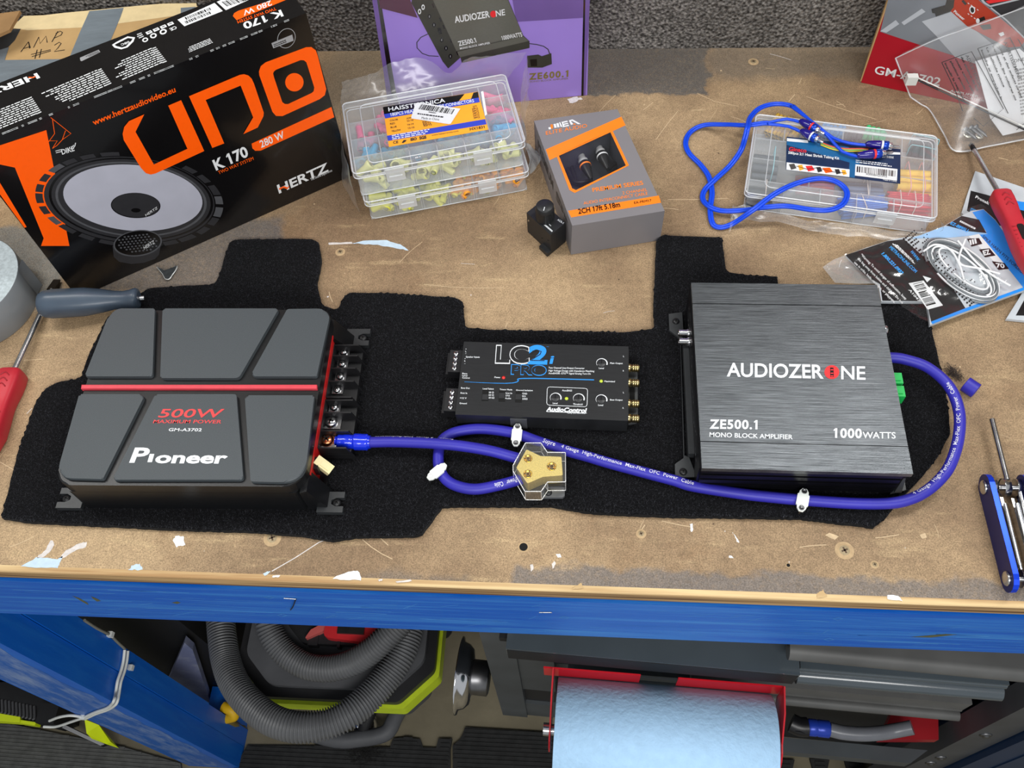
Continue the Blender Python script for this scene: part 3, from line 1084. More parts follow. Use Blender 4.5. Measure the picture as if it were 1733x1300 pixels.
mb = MB()
mb.M = PF
mb.box((PL_ - 0.012, 0.018, 0.004), (PL_ - 0.0048, PD_ - 0.018, PH_ - 0.0195), red_panel_m)
mb.box((PL_ - 0.0050, 0.020, PH_ - 0.0225), (PL_ - 0.0034, PD_ - 0.022, PH_ - 0.0195), red_panel_m)
mb.build('end_panel', pioneer, 'red end panel behind the terminals')
# screw terminals on the right end
def loc(px, py, z):
    return inv @ at(px, py, CT + z)
def terminal_block(name, fins, xin, xout, zt, lab):
    b_ = MB()
    b_.M = PF
    ys_ = [loc(575, f, zt).y for f in fins]
    b_.box((xin, min(ys_) - 0.001, 0.0042), (xout, max(ys_) + 0.001, 0.0125), black_plastic, 0.001)
    b_.box((xin, min(ys_) - 0.0006, 0.0042), (xin + 0.0008, max(ys_) + 0.0006, zt + 0.001), black_plastic)
    for y in ys_:
        b_.hexa([(xin, y - 0.0008, 0.004), (xout + 0.004, y - 0.0008, 0.004), (xout + 0.004, y + 0.0008, 0.004), (xin, y + 0.0008, 0.004),
                 (xin, y - 0.0008, zt), (xout - 0.002, y - 0.0008, zt), (xout - 0.002, y + 0.0008, zt), (xin, y + 0.0008, zt)], black_plastic)
    return b_.build(name, pioneer, lab)
X1 = PL_ - 0.0048
tb1 = terminal_block('terminal_block', (584, 602, 623, 645, 672), X1, PL_ + 0.024, 0.026, 'black block of four small speaker terminals')
tb2 = terminal_block('terminal_block', (677, 698, 729, 758), X1, PL_ + 0.026, 0.026, 'black block of three power terminals')
copper = mat('copper', (214, 130, 90), 0.25, metal=1.0, var=(200, 0.15))
for k, (px, py, r, par, m) in enumerate(((581, 595, 0.0042, tb1, steel), (578, 615, 0.0042, tb1, steel), (575, 636, 0.0042, tb1, steel), (570, 658, 0.0042, tb1, steel), (565, 688, 0.0044, tb2, steel), (560, 713, 0.0068, tb2, steel), (553, 744, 0.0068, tb2, copper))):
    mb = MB()
    c = at(px, py, CT + 0.0175)
    mb.box((c.x - r * 1.25, c.y - r * 1.1, T + CT + 0.0124), (c.x + r * 1.5, c.y + r * 1.1, T + CT + 0.0152), steel, 0.0004)
    screw_head(mb, Vector((c.x, c.y, T + CT + 0.0165)), r, m, black_void, Z, 0.3 + k)
    mb.build('terminal_screw', par, 'copper coloured terminal screw' if m is copper else None)
mb = MB()
c = loc(548, 788, 0.024)
FM = PF @ Matrix.Translation(c) @ Matrix.Rotation(-0.5, 4, 'Z') @ Matrix.Rotation(0.5, 4, 'Y')
fuse_m = mat('cream_fuse', (226, 214, 164), 0.4, var=(80, 0.06))
mb.box((-0.010, -0.0048, -0.005), (0.009, 0.0048, 0.004), fuse_m, 0.0012, 2, FM)
mb.box((-0.004, -0.0030, 0.004), (0.006, 0.0030, 0.0048), fuse_m, 0.0005, 2, FM)
mb.build('fuse', pioneer, 'cream plug-in fuse')
mb = MB()
mb.M = PF
mb.box((PL_ - 0.006, c.y - 0.0065, 0.016), (c.x - 0.004, c.y + 0.0065, 0.030), black_plastic, 0.001)
mb.build('fuse_socket', pioneer)
# four slotted mounting feet
foot_m = mat('foot_plastic', (44, 46, 48), 0.4, var=(160, 0.15))
def foot(x, y, s, pairs):
    b_ = MB()
    b_.M = PF
    o = [(0, -0.011), (0.026, -0.011), (0.026, -0.0045), (0.018, -0.0045), (0.0135, -0.002), (0.0135, 0.002), (0.018, 0.0045), (0.026, 0.0045), (0.026, 0.011), (0, 0.011)]
    b_.prism([(x + s * p, y + q) for p, q in o], 0.0004, 0.0065, foot_m, 0.0008)
    f = b_.build('mounting_foot', pioneer)
    sc = MB()
    screw_head(sc, PF @ Vector((x + s * 0.0185, y, 0.0045)), 0.0042, black_plastic, black_void)
    sc.build('screw', f)
fy1, fy0 = loc(606, 571, 0.006).y, loc(560, 850, 0.006).y
foot(PL_ + 0.001, fy1, 1, 0)
foot(PL_ - 0.002, fy0, 1, 0)
foot(0.004, loc(110, 843, 0.006).y, -1, 0)
foot(0.004, fy1, -1, 0)

# ------------------------------------------------------------------ line output converter (middle)
LF = frame(-0.1251, 0.4497, CT, -0.0164)
LL, LD, LH = 0.1745, 0.0895, 0.0225
LT = CT + LH
conv_m = mat('converter_shell', (33, 34, 36), 0.36, spec=0.5, var=(26, 0.25), stretch=(3, 90, 1), bump=(30, 0.12, 0.0003))
conv_side = mat('converter_end', (16, 17, 18), 0.5, var=(100, 0.2))
lc = thing('line_output_converter', 'small black signal converter with blue and white lettering and four gold jacks', 'converter', LF.translation.copy(), -0.0164)
mb = MB()
mb.M = LF
mb.box((0.0, 0.0, 0.0006), (LL, LD, LH), conv_m, 0.0012)
mb.box((-0.0006, 0.003, 0.002), (LL + 0.0006, LD - 0.003, LH - 0.002), conv_side)
Q = crop(750, 560, 0.20196, lambda x, y: at(x, y, LT))
blue_print = mat('blue_print', (40, 142, 226), 0.45, var=(300, 0.05))
ink = conv_m
def out_text(s, a, b, t, m, grow, inner):
    """outlined letters: a swollen coloured copy under a black one"""
    mb.tx(s, Q, a, b, t, m, Z, lift=1.2, bold=grow, res=5)
    if inner is not None:
        dx = 6
        mb.tx(s, Q, (a[0] + dx, a[1] - 5), (b[0] - dx, b[1] - 5), (t[0] + dx, t[1] + 5), ink, Z, lift=2.2, bold=inner, res=5)
out_text('L', (434, 268), (560, 270), (444, 126), white_print, 0.04, 0.02)
out_text('C', (556, 270), (724, 272), (556, 130), white_print, 0.04, 0.02)
mb.tx('2', Q, (708, 273), (872, 276), (722, 130), blue_print, Z, lift=2.6, bold=0.045, res=5)
mb.stroke(Q, [(742, 190), (752, 172), (790, 164), (822, 176), (812, 200), (770, 226), (738, 250), (850, 252)], 0.0011, ink, Z, 3.4)
mb.tx('i', Q, (888, 276), (918, 276), (904, 210), blue_print, Z, bold=0.02)
out_text('PRO', (566, 364), (866, 374), (570, 284), blue_print, 0.04, 0.028)
for s, y, x1 in (('Two Channel Line-Output Converter', 320, 1184), ('High Voltage Design with Impedance Matching', 344, 1266), ('AccuBASS\u00ae, GTO\u2122 Signal Sensing Turn-On', 366, 1236)):
    mb.tx(s, Q, (882, y - 3), (x1, y + 2), (883, y - 17), white_print, Z, bold=0.012, res=2)
for s, x0_, x1_, y, h in (('Speaker Inputs', 190, 306, 225, 13), ('Bass', 160, 202, 364, 12), ('Level', 160, 202, 382, 12), ('Control', 160, 222, 400, 12), ('Power', 430, 480, 396, 13),
                          ('Rmt Out', 150, 222, 486, 13), ('Rmt In', 146, 202, 528, 13), ('+12 V', 140, 196, 570, 13), ('Ground', 136, 198, 614, 13), ('Load Select', 332, 424, 492, 13), ('Trigger Mode', 474, 578, 499, 13), ('Ground Isolation', 610, 750, 505, 13),
                          ('20 \u03a9', 380, 424, 523, 13), ('60 \u03a9', 380, 424, 545, 13), ('20 k\u03a9', 380, 428, 567, 13), ('Rmt In', 518, 578, 529, 13), ('GTO', 518, 558, 550, 13), ('Audio', 518, 568, 572, 13), ('GND', 662, 704, 533, 13), ('ISO', 662, 692, 555, 13), ('200\u03a9', 662, 706, 577, 13),
                          ('Main Output', 1398, 1504, 278, 13), ('Level', 1304, 1346, 320, 13), ('Maximized', 1350, 1438, 430, 13), ('Bass Output', 1398, 1504, 585, 13), ('Level', 1298, 1340, 629, 13), ('AccuBASS', 996, 1080, 507, 14), ('Level', 918, 958, 613, 13), ('Threshold', 1088, 1168, 622, 14)):
    mb.tx(s, Q, (x0_, y), (x1_, y + 2), (x0_ + 1, y - h), white_print, Z, bold=0.012, res=2)
for s, x, y in (('L', 1508, 220), ('R', 1506, 342), ('L', 1507, 524), ('R', 1504, 654), ('+', 187, 160), ('L', 186, 180), ('-', 185, 196), ('+', 179, 240), ('R', 178, 260), ('-', 177, 280)):
    mb.tx(s, Q, (x, y), (x + 9, y), (x, y - 12), white_print, Z, bold=0.01, res=2)
mb.tx('AudioControl', Q, (862, 674), (1196, 686), (872, 640), white_print, Z, bold=0.04)
mb.stroke(Q, [(868, 678), (1200, 690)], 0.0006, white_print, Z, 1.4)
mb.tx('Making Good Sound Great\u2122', Q, (1040, 694), (1204, 698), (1040, 685), white_print, Z, res=2)
mb.tx('\u2122', Q, (866, 140), (884, 140), (866, 132), blue_print, Z, res=2)
wave = [(178, 428), (300, 434), (420, 439), (520, 441), (580, 438), (618, 430), (632, 418), (622, 408), (634, 402), (670, 400), (760, 399), (900, 402), (1060, 406), (1264, 412)]
for k in range(len(wave) - 1):
    mb.stroke(Q, [wave[k], wave[k + 1]], 0.0004 + 0.0007 * min(1, k / 6.0), blue_print, Z, 1.2)
fr = [(872, 490), (880, 474), (896, 471), (1190, 483), (1206, 490), (1210, 506), (1206, 618), (1200, 632), (1186, 637), (890, 624), (874, 618), (868, 604)]
mb.stroke(Q, fr, 0.0005, white_print, Z, 1.2, True)
mb.build('shell', lc)
knob_m = mat('recessed_knob', (40, 41, 43), 0.4, var=(200, 0.15))
for (px, py) in ((1327, 272), (1324, 577), (940, 562), (1134, 568)):
    mb = MB()
    c = Q(px, py)
    arc = []
    for k in range(15):
        a = math.radians(215 - k * 235 / 14)
        arc.append(c + Vector((math.cos(a), math.sin(a), 0)) * 0.0052 + Z * 0.0003)
    w = []
    for k in range(14):
        th = 0.0002 + 0.0011 * k / 14
        p, q = arc[k] - c, arc[k + 1] - c
        mb.poly([c + p, c + q, c + q * (1 + th / 0.005), c + p * (1 + th / 0.005)], white_print)
    mb.lathe([(0.0046, -0.0006), (0.0046, 0.0005), (0.0042, 0.0008), (0.00001, 0.0008)], c, Z, knob_m, 24)
    mb.box((c.x - 0.0004, c.y - 0.0008, c.z + 0.0007), (c.x + 0.0004, c.y + 0.0044, c.z + 0.0012), black_void)
    mb.box((c.x - 0.004, c.y - 0.0006, c.z + 0.0007), (c.x + 0.004, c.y - 0.0001, c.z + 0.0011), conv_side)
    mb.build('level_knob', lc)
for (px, py, col, lab) in ((506, 393, (214, 40, 34), 'red lamp'), (1324, 422, (186, 204, 60), 'yellow-green lamp'), (1034, 568, (186, 204, 60), 'yellow-green lamp')):
    mb = MB()
    mb.ball(Q(px, py), 0.0019, mat('lamp', col, 0.25, var=(100, 0.08)), 14, 8, (1, 1, 0.6))
    mb.build('indicator_lamp', lc, lab)
for (px, py, kx) in ((354, 540, 18), (494, 546, 0), (633, 552, 4)):
    mb = MB()
    c = Q(px, py)
    mb.box((c.x - 0.0034, c.y - 0.0068, c.z - 0.001), (c.x + 0.0034, c.y + 0.0068, c.z + 0.0003), black_void)
    c2 = Q(px - 2, py + kx)
    mb.box((c2.x - 0.003, c2.y - 0.0032, c2.z - 0.001), (c2.x + 0.003, c2.y + 0.0032, c2.z + 0.0009), knob_m, 0.0003)
    mb.build('slide_switch', lc)
conn_m = mat('connector_block', (26, 26, 28), 0.42, var=(100, 0.2))
tabs = ((86, 150, 72, 318, ((97, 166), (91, 206), (84, 247), (78, 288))), (50, 466, 38, 640, ((64, 489), (58, 530), (50, 572), (43, 615))))
inl = LF.inverted()
for (ax, ay, bx_, by_, scs) in tabs:
    mb = MB()
    ps = [inl @ Q(x, y) for x, y in scs]
    ya, yb_ = max(p.y for p in ps) + 0.0046, min(p.y for p in ps) - 0.0046
    xm = sum(p.x for p in ps) / 4
    mb.M = LF
    mb.box((xm - 0.0055, yb_, 0.004), (-0.0004, ya, 0.0165), conn_m, 0.0006)
    mb.box((xm - 0.0085, yb_ + 0.0004, 0.004), (xm - 0.005, ya - 0.0004, 0.011), conn_m, 0.0006)
    cb = mb.build('wire_connector', lc)
    for p in ps:
        sm = MB()
        screw_head(sm, LF @ Vector((xm + 0.0012, p.y, 0.0168)), 0.0031, steel, black_void, Z, p.y * 700)
        sm.build('screw', cb)
gold_jack = mat('gold_jack', (206, 186, 130), 0.24, metal=1.0, var=(120, 0.12))
for (px, py) in ((1588, 262), (1588, 388), (1588, 562), (1588, 686)):
    p = inl @ Q(px, py)
    y = p.y - 0.001
    mb = MB()
    mb.M = LF
    zc = 0.0125
    mb.lathe([(0.0046, 0.0), (0.0046, 0.003), (0.004, 0.0034), (0.0041, 0.0115), (0.0034, 0.0122), (0.0028, 0.0118), (0.0028, 0.004), (0.00001, 0.004)], (LL, y, zc), (1, 0, 0), gold_jack, 24)
    for k in (0.005, 0.0072, 0.0094):
        mb.lathe([(0.0041, k), (0.0044, k + 0.0006), (0.0041, k + 0.0012)], (LL, y, zc), (1, 0, 0), gold_jack, 24)
    mb.build('signal_jack', lc)
mb = MB()
mb.M = LF
pl = [inl @ at(750 + x * 0.20196, 560 + y * 0.20196, CT + 0.003) for x, y in ((1552, 306), (1628, 320), (1632, 770), (1552, 784))]
ol = round_poly([(p.x, p.y) for p in pl], [0, 0.004, 0.005, 0])
mb.prism(ol, 0.0012, 0.003, mat('plate_black', (66, 68, 70), 0.42, var=(100, 0.12)), 0.0004)
plate = mb.build('mounting_plate', lc)
mb = MB()
Q3 = crop(750, 560, 0.20196, lambda x, y: at(x, y, CT + 0.0032))
mb.pr(Q3, [(1562, 470), (1568, 446), (1582, 438), (1598, 444), (1606, 466), (1606, 590), (1600, 612), (1584, 620), (1568, 612), (1562, 590)], black_void, Z)
mb.build('slot', plate)
mb = MB()
mb.M = LF
q = inl @ Q(628, 740)
mb.box((q.x - 0.0085, -0.0012, 0.0006), (q.x + 0.0085, 0.0006, 0.019), mat('grey_label_tab', (74, 76, 80), 0.4, var=(60, 0.1)), 0.0004)
mb.build('clip_tab', lc)
# ------------------------------------------------------------------ brushed black amplifier (right)
AF = frame(0.116, 0.3836, CT, -0.0014)
AL, AD, AH = 0.1921, 0.2184, 0.048
AT = CT + AH
def brushed_material(name, dark, light, st, rough, metal=0.85):
    m = mat(name, dark, rough, metal=metal)
    nt, ns, L, p = nodes_of(m)
    tc = N(nt, 'ShaderNodeTexCoord')
    mp = N(nt, 'ShaderNodeMapping')
    mp.inputs['Scale'].default_value = st
    L.new(tc.outputs['Object'], mp.inputs['Vector'])
    n = N(nt, 'ShaderNodeTexNoise')
    n.inputs['Scale'].default_value = 1.0
    n.inputs['Detail'].default_value = 6
    n.inputs['Roughness'].default_value = 0.7
    L.new(mp.outputs['Vector'], n.inputs['Vector'])
    r = N(nt, 'ShaderNodeMapRange')
    r.inputs['From Min'].default_value, r.inputs['From Max'].default_value = 0.3, 0.72
    L.new(n.outputs['Fac'], r.inputs['Value'])
    x = N(nt, 'ShaderNodeMix', data_type='RGBA')
    L.new(r.outputs[0], x.inputs['Factor'])
    x.inputs[6].default_value, x.inputs[7].default_value = lin(dark), lin(light)
    L.new(x.outputs[2], p.inputs['Base Color'])
    b = N(nt, 'ShaderNodeBump')
    b.inputs['Strength'].default_value, b.inputs['Distance'].default_value = 0.5, 0.0004
    L.new(n.outputs['Fac'], b.inputs['Height'])
    L.new(b.outputs['Normal'], p.inputs['Normal'])
    return m
brush_m = brushed_material('brushed_black_metal', (46, 49, 52), (134, 139, 144), (22, 1300, 20), 0.36)
anod_m = mat('black_anodised', (16, 16, 20), 0.3, metal=0.3, var=(60, 0.2))
bracket_m = mat('bracket_grey', (58, 60, 62), 0.45, metal=0.2, var=(120, 0.12))
amp2 = thing('car_amplifier', 'brushed black metal car amplifier with white lettering and one red O', 'amplifier', AF.translation.copy(), -0.0014)
ainv = AF.inverted()
QA = crop(1120, 460, 0.30769, lambda x, y: at(x, y, AT))
def aloc(x, y, z=AT):
    return ainv @ at(1120 + x * 0.30769, 460 + y * 0.30769, z)
g1, g2 = aloc(700, 181).y, aloc(700, 945).y
mb = MB()
mb.M = AF
mb.box((0, 0, AH - 0.006), (AL, g2 - 0.0005, AH), brush_m, 0.0008)
mb.box((0, g2 + 0.0003, AH - 0.006), (AL, g1 - 0.0008, AH), brush_m, 0.0006)
mb.box((0, g1 + 0.0004, AH - 0.006), (AL, AD, AH - 0.0002), brush_m, 0.0008)
mb.box((0.0006, 0.0006, AH - 0.0065), (AL - 0.0006, AD - 0.0006, AH - 0.0018), anod_m)
AWHT = white_print
mb.tx('AUDIOZER', QA, (357, 575), (890, 587), (358, 503), AWHT, Z, bold=0.02, res=4)
mb.tx('NE', QA, (986, 591), (1120, 594), (986, 520), AWHT, Z, bold=0.02, res=4)
cO = QA(935, 553)
mb.poly([QA(935 + 41 * math.cos(q * math.pi / 16), 553 + 38 * math.sin(q * math.pi / 16)) + Z * 0.0003 for q in range(32)], red_print)
mb.pr(QA, [(925, 528), (944, 529), (946, 580), (926, 580)], anod_m, Z, 2.4)
for yy_ in (538, 557, 572):
    mb.pr(QA, [(928, yy_), (942, yy_), (943, yy_ + 6), (928, yy_ + 6)], red_print, Z, 3.2)
mb.tx('ZE500.1', QA, (262, 862), (526, 866), (264, 815), AWHT, Z, bold=0.03, space=1.12)
mb.tx('MONO BLOCK AMPLIFIER', QA, (262, 908), (720, 922), (263, 884), AWHT, Z, bold=0.02)
mb.tx('1000', QA, (944, 912), (1100, 915), (945, 863), AWHT, Z, bold=0.03, space=1.1)
mb.tx('WATTS', QA, (1104, 916), (1286, 918), (1104, 882), AWHT, Z, bold=0.012)
mb.build('top_cover', amp2)
mb = MB()
mb.M = AF
mb.box((0.003, 0.008, 0.004), (AL - 0.003, AD - 0.004, AH - 0.006), anod_m)
for k in range(4):
    z = 0.004 + k * 0.0102
    mb.box((0.001, 0.0012, z), (AL - 0.006, 0.012, z + 0.0066), anod_m, 0.0012)
mb.box((0.0, 0.004, 0.0006), (AL - 0.002, AD - 0.002, 0.0045), anod_m, 0.0006)
mb.build('heat_sink', amp2, 'black heat sink with lengthwise fins')
# left end plate with small printed marks and control slots
mb = MB()
mb.M = AF
mb.box((-0.0012, 0.004, 0.004), (0.0032, AD - 0.003, AH - 0.0065), anod_m, 0.0004)
PE = plane(AF @ Vector((-0.0014, 0, 0)), AF.to_3x3() @ Vector((-1, 0, 0)))
nE = AF.to_3x3() @ Vector((-1, 0, 0))
rnd = random.Random(8)
for k in range(26):
    y = 0.02 + k * 0.007
    z = rnd.uniform(0.018, 0.036)
    mb.M = AF
    mb.add([(-0.0014, y, z), (-0.0014, y + rnd.uniform(0.0015, 0.004), z), (-0.0014, y + 0.002, z + 0.0012), (-0.0014, y, z + 0.0012)], [(0, 1, 2, 3)], mat('faint_mark', (150, 152, 156), 0.5, var=(60, 0.1)) if k == 0 else mb.mats[-1])
mb.build('control_panel', amp2)
# mounting bracket along the left side
mb = MB()
B0 = lambda x, y: aloc(x, y, CT + 0.004)
br = [B0(*q) for q in ((38, 232), (112, 222), (120, 345), (104, 372), (124, 1010), (150, 1020), (192, 1128), (74, 1134), (72, 1058), (120, 1024), (104, 420), (98, 366), (42, 322))]
mb.M = AF
mb.prism([(p.x, p.y) for p in br], 0.0012, 0.004, bracket_m, 0.0006)
q0, q1 = B0(112, 410), B0(132, 1020)
mb.box((q0.x, q1.y, 0.0035), (-0.0006, q0.y, 0.012), bracket_m, 0.001)
bracket = mb.build('mounting_bracket', amp2)
for (px, py) in ((78, 272), (118, 1100)):
    sm = MB()
    screw_head(sm, at(1120 + px * 0.30769, 460 + py * 0.30769, CT + 0.0046), 0.0038, black_plastic, black_void, Z, 0.7)
    sm.build('screw', bracket)
for (px, py) in ((138, 343), (132, 390)):
    p = aloc(px, py, CT + 0.016)
    mb = MB()
    mb.M = AF
    mb.lathe([(0.0046, 0.0), (0.0046, 0.002), (0.0038, 0.0026), (0.0039, 0.0105), (0.0030, 0.0112), (0.0026, 0.0108), (0.0026, 0.003), (0.00001, 0.003)], (-0.001, p.y, 0.018), (-1, 0, 0), steel, 20)
    mb.build('signal_jack', amp2)
# right side fittings
mb = MB()
mb.M = AF
mb.box((AL - 0.0032, 0.006, 0.004), (AL + 0.0008, AD - 0.003, AH - 0.0065), anod_m, 0.0004)
mb.build('end_plate', amp2)
green_m = mat('green_terminal', (30, 178, 84), 0.4, var=(80, 0.08))
for (px, py) in ((1290, 590), (1302, 662)):
    p = aloc(px, py, CT + 0.024)
    mb = MB()
    mb.M = AF
    mb.box((AL, p.y - 0.0062, 0.012), (p.x + 0.0055, p.y + 0.0062, 0.026), green_m, 0.0014)
    mb.box((AL + 0.001, p.y - 0.0035, 0.0255), (p.x + 0.003, p.y + 0.0035, 0.0275), green_m, 0.0006)
    mb.build('wire_terminal', amp2, 'green wire terminal')
p = aloc(1252, 322, CT + 0.03)
mb = MB()
mb.M = AF
mb.cyl((AL, p.y, 0.030), (AL + 0.006, p.y, 0.030), 0.0026, None, steel, 14)
mb.lathe([(0.0052, 0.006), (0.0052, 0.0085), (0.003, 0.0098), (0.00001, 0.01)], (AL - 0.001, p.y, 0.030), (1, 0, 0), steel, 18)
mb.build('terminal_screw', amp2)
for (px, py) in ((1338, 848), (1358, 961)):
    p = aloc(px, py, CT + 0.03)
    mb = MB()
    mb.M = AF
    mb.lathe([(0.0028, 0.0), (0.0028, 0.0018), (0.0016, 0.0028), (0.00001, 0.0029)], (AL + 0.0008, p.y, 0.030), (1, 0, 0), steel, 14)
    mb.build('screw', amp2)
mb = MB()
mb.M = AF
f4 = [aloc(x, y, CT + 0.004) for x, y in ((1256, 1222), (1300, 1130), (1332, 1126), (1344, 1200))]
mb.prism([(q.x, q.y) for q in f4], 0.0012, 0.004, bracket_m, 0.0006)
mb.hexa([(AL - 0.004, 0.001, 0.004), (AL + 0.003, 0.001, 0.004), (AL + 0.003, 0.012, 0.004), (AL - 0.004, 0.012, 0.004),
         (AL - 0.001, 0.006, 0.026), (AL + 0.001, 0.006, 0.026), (AL + 0.001, 0.012, 0.026), (AL - 0.001, 0.012, 0.026)], bracket_m)
mb.build('corner_foot', amp2)
mb = MB()
mb.M = AF
mb.lathe([(0.008, 0.0), (0.0075, 0.004), (0.0068, 0.004), (0.0068, 0.0)], (AL, aloc(1262, 485, CT + 0.03).y - 0.002, 0.026), (1, 0, 0), anod_m, 20)
mb.build('cable_port', amp2)

# ------------------------------------------------------------------ power cables
cable_m = mat('violet_blue_cable', (45, 41, 158), 0.46, spec=0.5, var=(30, 0.1), bump=(140, 0.15, 0.0004))
print_m = mat('cable_print', (206, 206, 228), 0.5, var=(300, 0.1))
CR = 0.0055
def tube_text(mb, P, r, s, a, b, phi, cap, m, bold=0.012):
    """lettering wrapped on a cable: from the path point nearest a towards b"""
    acc = [0.0]
    for i in range(1, len(P)):
        acc.append(acc[-1] + (P[i] - P[i - 1]).length)
    ia = min(range(len(P)), key=lambda i: (P[i] - a).length)
    ib = min(range(len(P)), key=lambda i: (P[i] - b).length)
    vs, fs = text_mesh(s, bold, 1.05, 2)
    x0, x1 = min(v[0] for v in vs), max(v[0] for v in vs)
    sx = (acc[ib] - acc[ia]) / (x1 - x0)
    out = []
    for (x, y) in vs:
        t = acc[ia] + (x - x0) * sx
        j = max(0, min(len(P) - 2, next((k for k in range(len(acc) - 1) if acc[k + 1] >= t), len(P) - 2)))
        u = (t - acc[j]) / max(1e-9, acc[j + 1] - acc[j])
        c = P[j].lerp(P[j + 1], u)
        d0 = (P[min(j + 1, len(P) - 1)] - P[max(j - 1, 0)]).normalized()
        d1 = (P[min(j + 2, len(P) - 1)] - P[max(j, 0)]).normalized()
        d = d0.lerp(d1, u).normalized()
        up = (Z - d * d.z).normalized()
        lf = up.cross(d)
        q = phi + (y - CAP / 2) / CAP * cap / r
        out.append(c + (up * math.cos(q) + lf * math.sin(q)) * (r + 0.0005))
    mb.add(out, fs, m, False, Matrix.Identity(4))
zb = CT + CR + 0.0004
A_PX = [(878, 776, zb + 0.004), (870, 774, zb + 0.005), (829, 763, zb + 0.009), (781, 755, zb + 0.0118), (740, 751, zb + 0.0122), (700, 749, zb + 0.0105), (660, 748, zb + 0.009), (628, 748.5, zb + 0.008), (604, 748, zb + 0.008), (590, 747.5, zb + 0.008)]
CABLE_TXT = '4 Gauge  High-Performance  Max-Flex  OFC  Power  Cable'
cA = thing('power_cable', 'short violet-blue power cable from the left amplifier to the gold distribution block', 'cable', at(740, 751, CT))
mb = MB()
PAx = catmull([at(x, y, z) for x, y, z in A_PX], 12)
mb.tube(PAx, CR, cable_m, 20, 1)
tube_text(mb, PAx, CR, '4 Gauge  High-Performance', at(735, 749, CT + 0.018), at(634, 747, CT + 0.016), -0.85, 0.0034, print_m)
tube_text(mb, PAx, CR, 'Supre', at(768, 752, CT + 0.018), at(745, 750, CT + 0.018), -0.85, 0.003, print_m)
mb.build('jacket', cA)
boot_m = mat('blue_heat_shrink', (16, 44, 206), 0.16, spec=0.6, coat=0.5, var=(40, 0.1))
mb = MB()
bz = zb + 0.008
bp = [at(x, y, z) for x, y, z in ((627, 748.5, bz), (618, 748.5, bz), (604, 748, bz), (596, 748, bz), (588, 747.5, bz + 0.0006), (576, 747, bz + 0.001), (568, 746.5, bz + 0.001))]
mb.tube(bp, lambda t: (0.0068, 0.0084, 0.0086, 0.0074, 0.0078, 0.0072, 0.0052)[min(6, int(t * 6 + 0.5))], boot_m, 22, 5)
mb.build('heat_shrink_boot', cA, 'glossy blue heat shrink boot')
mb = MB()
e = at(552, 744, CT + 0.0165)
mb.lathe([(0.0072, 0.0), (0.0072, 0.0013), (0.0034, 0.0013), (0.0034, 0.0)], Vector((e.x, e.y, T + CT + 0.0153)), Z, copper, 20)
a_ = at(570, 746.5, bz)
mb.hexa([(e.x + 0.005, e.y - 0.0045, T + CT + 0.0153), (a_.x, a_.y - 0.003, a_.z - 0.002), (a_.x, a_.y + 0.003, a_.z - 0.002), (e.x + 0.005, e.y + 0.0045, T + CT + 0.0153),
         (e.x + 0.005, e.y - 0.0045, T + CT + 0.0168), (a_.x, a_.y - 0.003, a_.z + 0.002), (a_.x, a_.y + 0.003, a_.z + 0.002), (e.x + 0.005, e.y + 0.0045, T + CT + 0.0168)], copper)
mb.build('ring_terminal', cA, 'copper ring terminal')
B_PX = [(884, 810, zb + 0.004), (878, 812, zb + 0.003), (845, 821, zb), (805, 828, zb), (773, 822.5, zb), (753, 810, zb), (743, 790, zb), (742, 769, zb), (745, 752, zb), (754, 740, zb), (773, 731, zb), (805, 726, zb), (837, 727.5, zb), (873, 734, zb),
        (910, 747, zb), (959, 763, zb), (995, 773, zb), (1028, 783, zb), (1076, 796, zb), (1140, 813, zb), (1173, 823, zb), (1256, 836, zb), (1310, 842, zb), (1360, 846.5, zb), (1443, 852, zb), (1505, 852, zb + 0.001),
        (1540, 845, zb + 0.003), (1568, 831, zb + 0.006), (1592, 810, zb + 0.009), (1609, 785, zb + 0.011), (1622, 742, zb + 0.012), (1623, 696, zb + 0.013), (1606, 654, zb + 0.015), (1570, 622, zb + 0.016), (1530, 608, zb + 0.016), (1505, 605, zb + 0.0155), (1488, 604, zb + 0.015)]
cB = thing('power_cable', 'long violet-blue power cable looping from the gold distribution block round the right amplifier', 'cable', at(1256, 836, CT))
mb = MB()
PB = catmull([at(x, y, z) for x, y, z in B_PX], 10)
mb.tube(PB, CR, cable_m, 20, 1)
tube_text(mb, PB, CR, 'Supre', at(920, 751, zb), at(941, 757, zb), 0.1, 0.0045, print_m)
tube_text(mb, PB, CR, CABLE_TXT, at(948, 759, zb), at(1172, 822, zb), 0.12, 0.0036, print_m)
tube_text(mb, PB, CR, CABLE_TXT, at(1545, 843, zb + 0.004), at(1602, 650, zb + 0.015), 0.55, 0.0034, print_m)
tube_text(mb, PB, CR, 'Power   Cable', at(876, 812, zb), at(836, 822, zb), 0.35, 0.0042, print_m)
mb.build('jacket', cB)

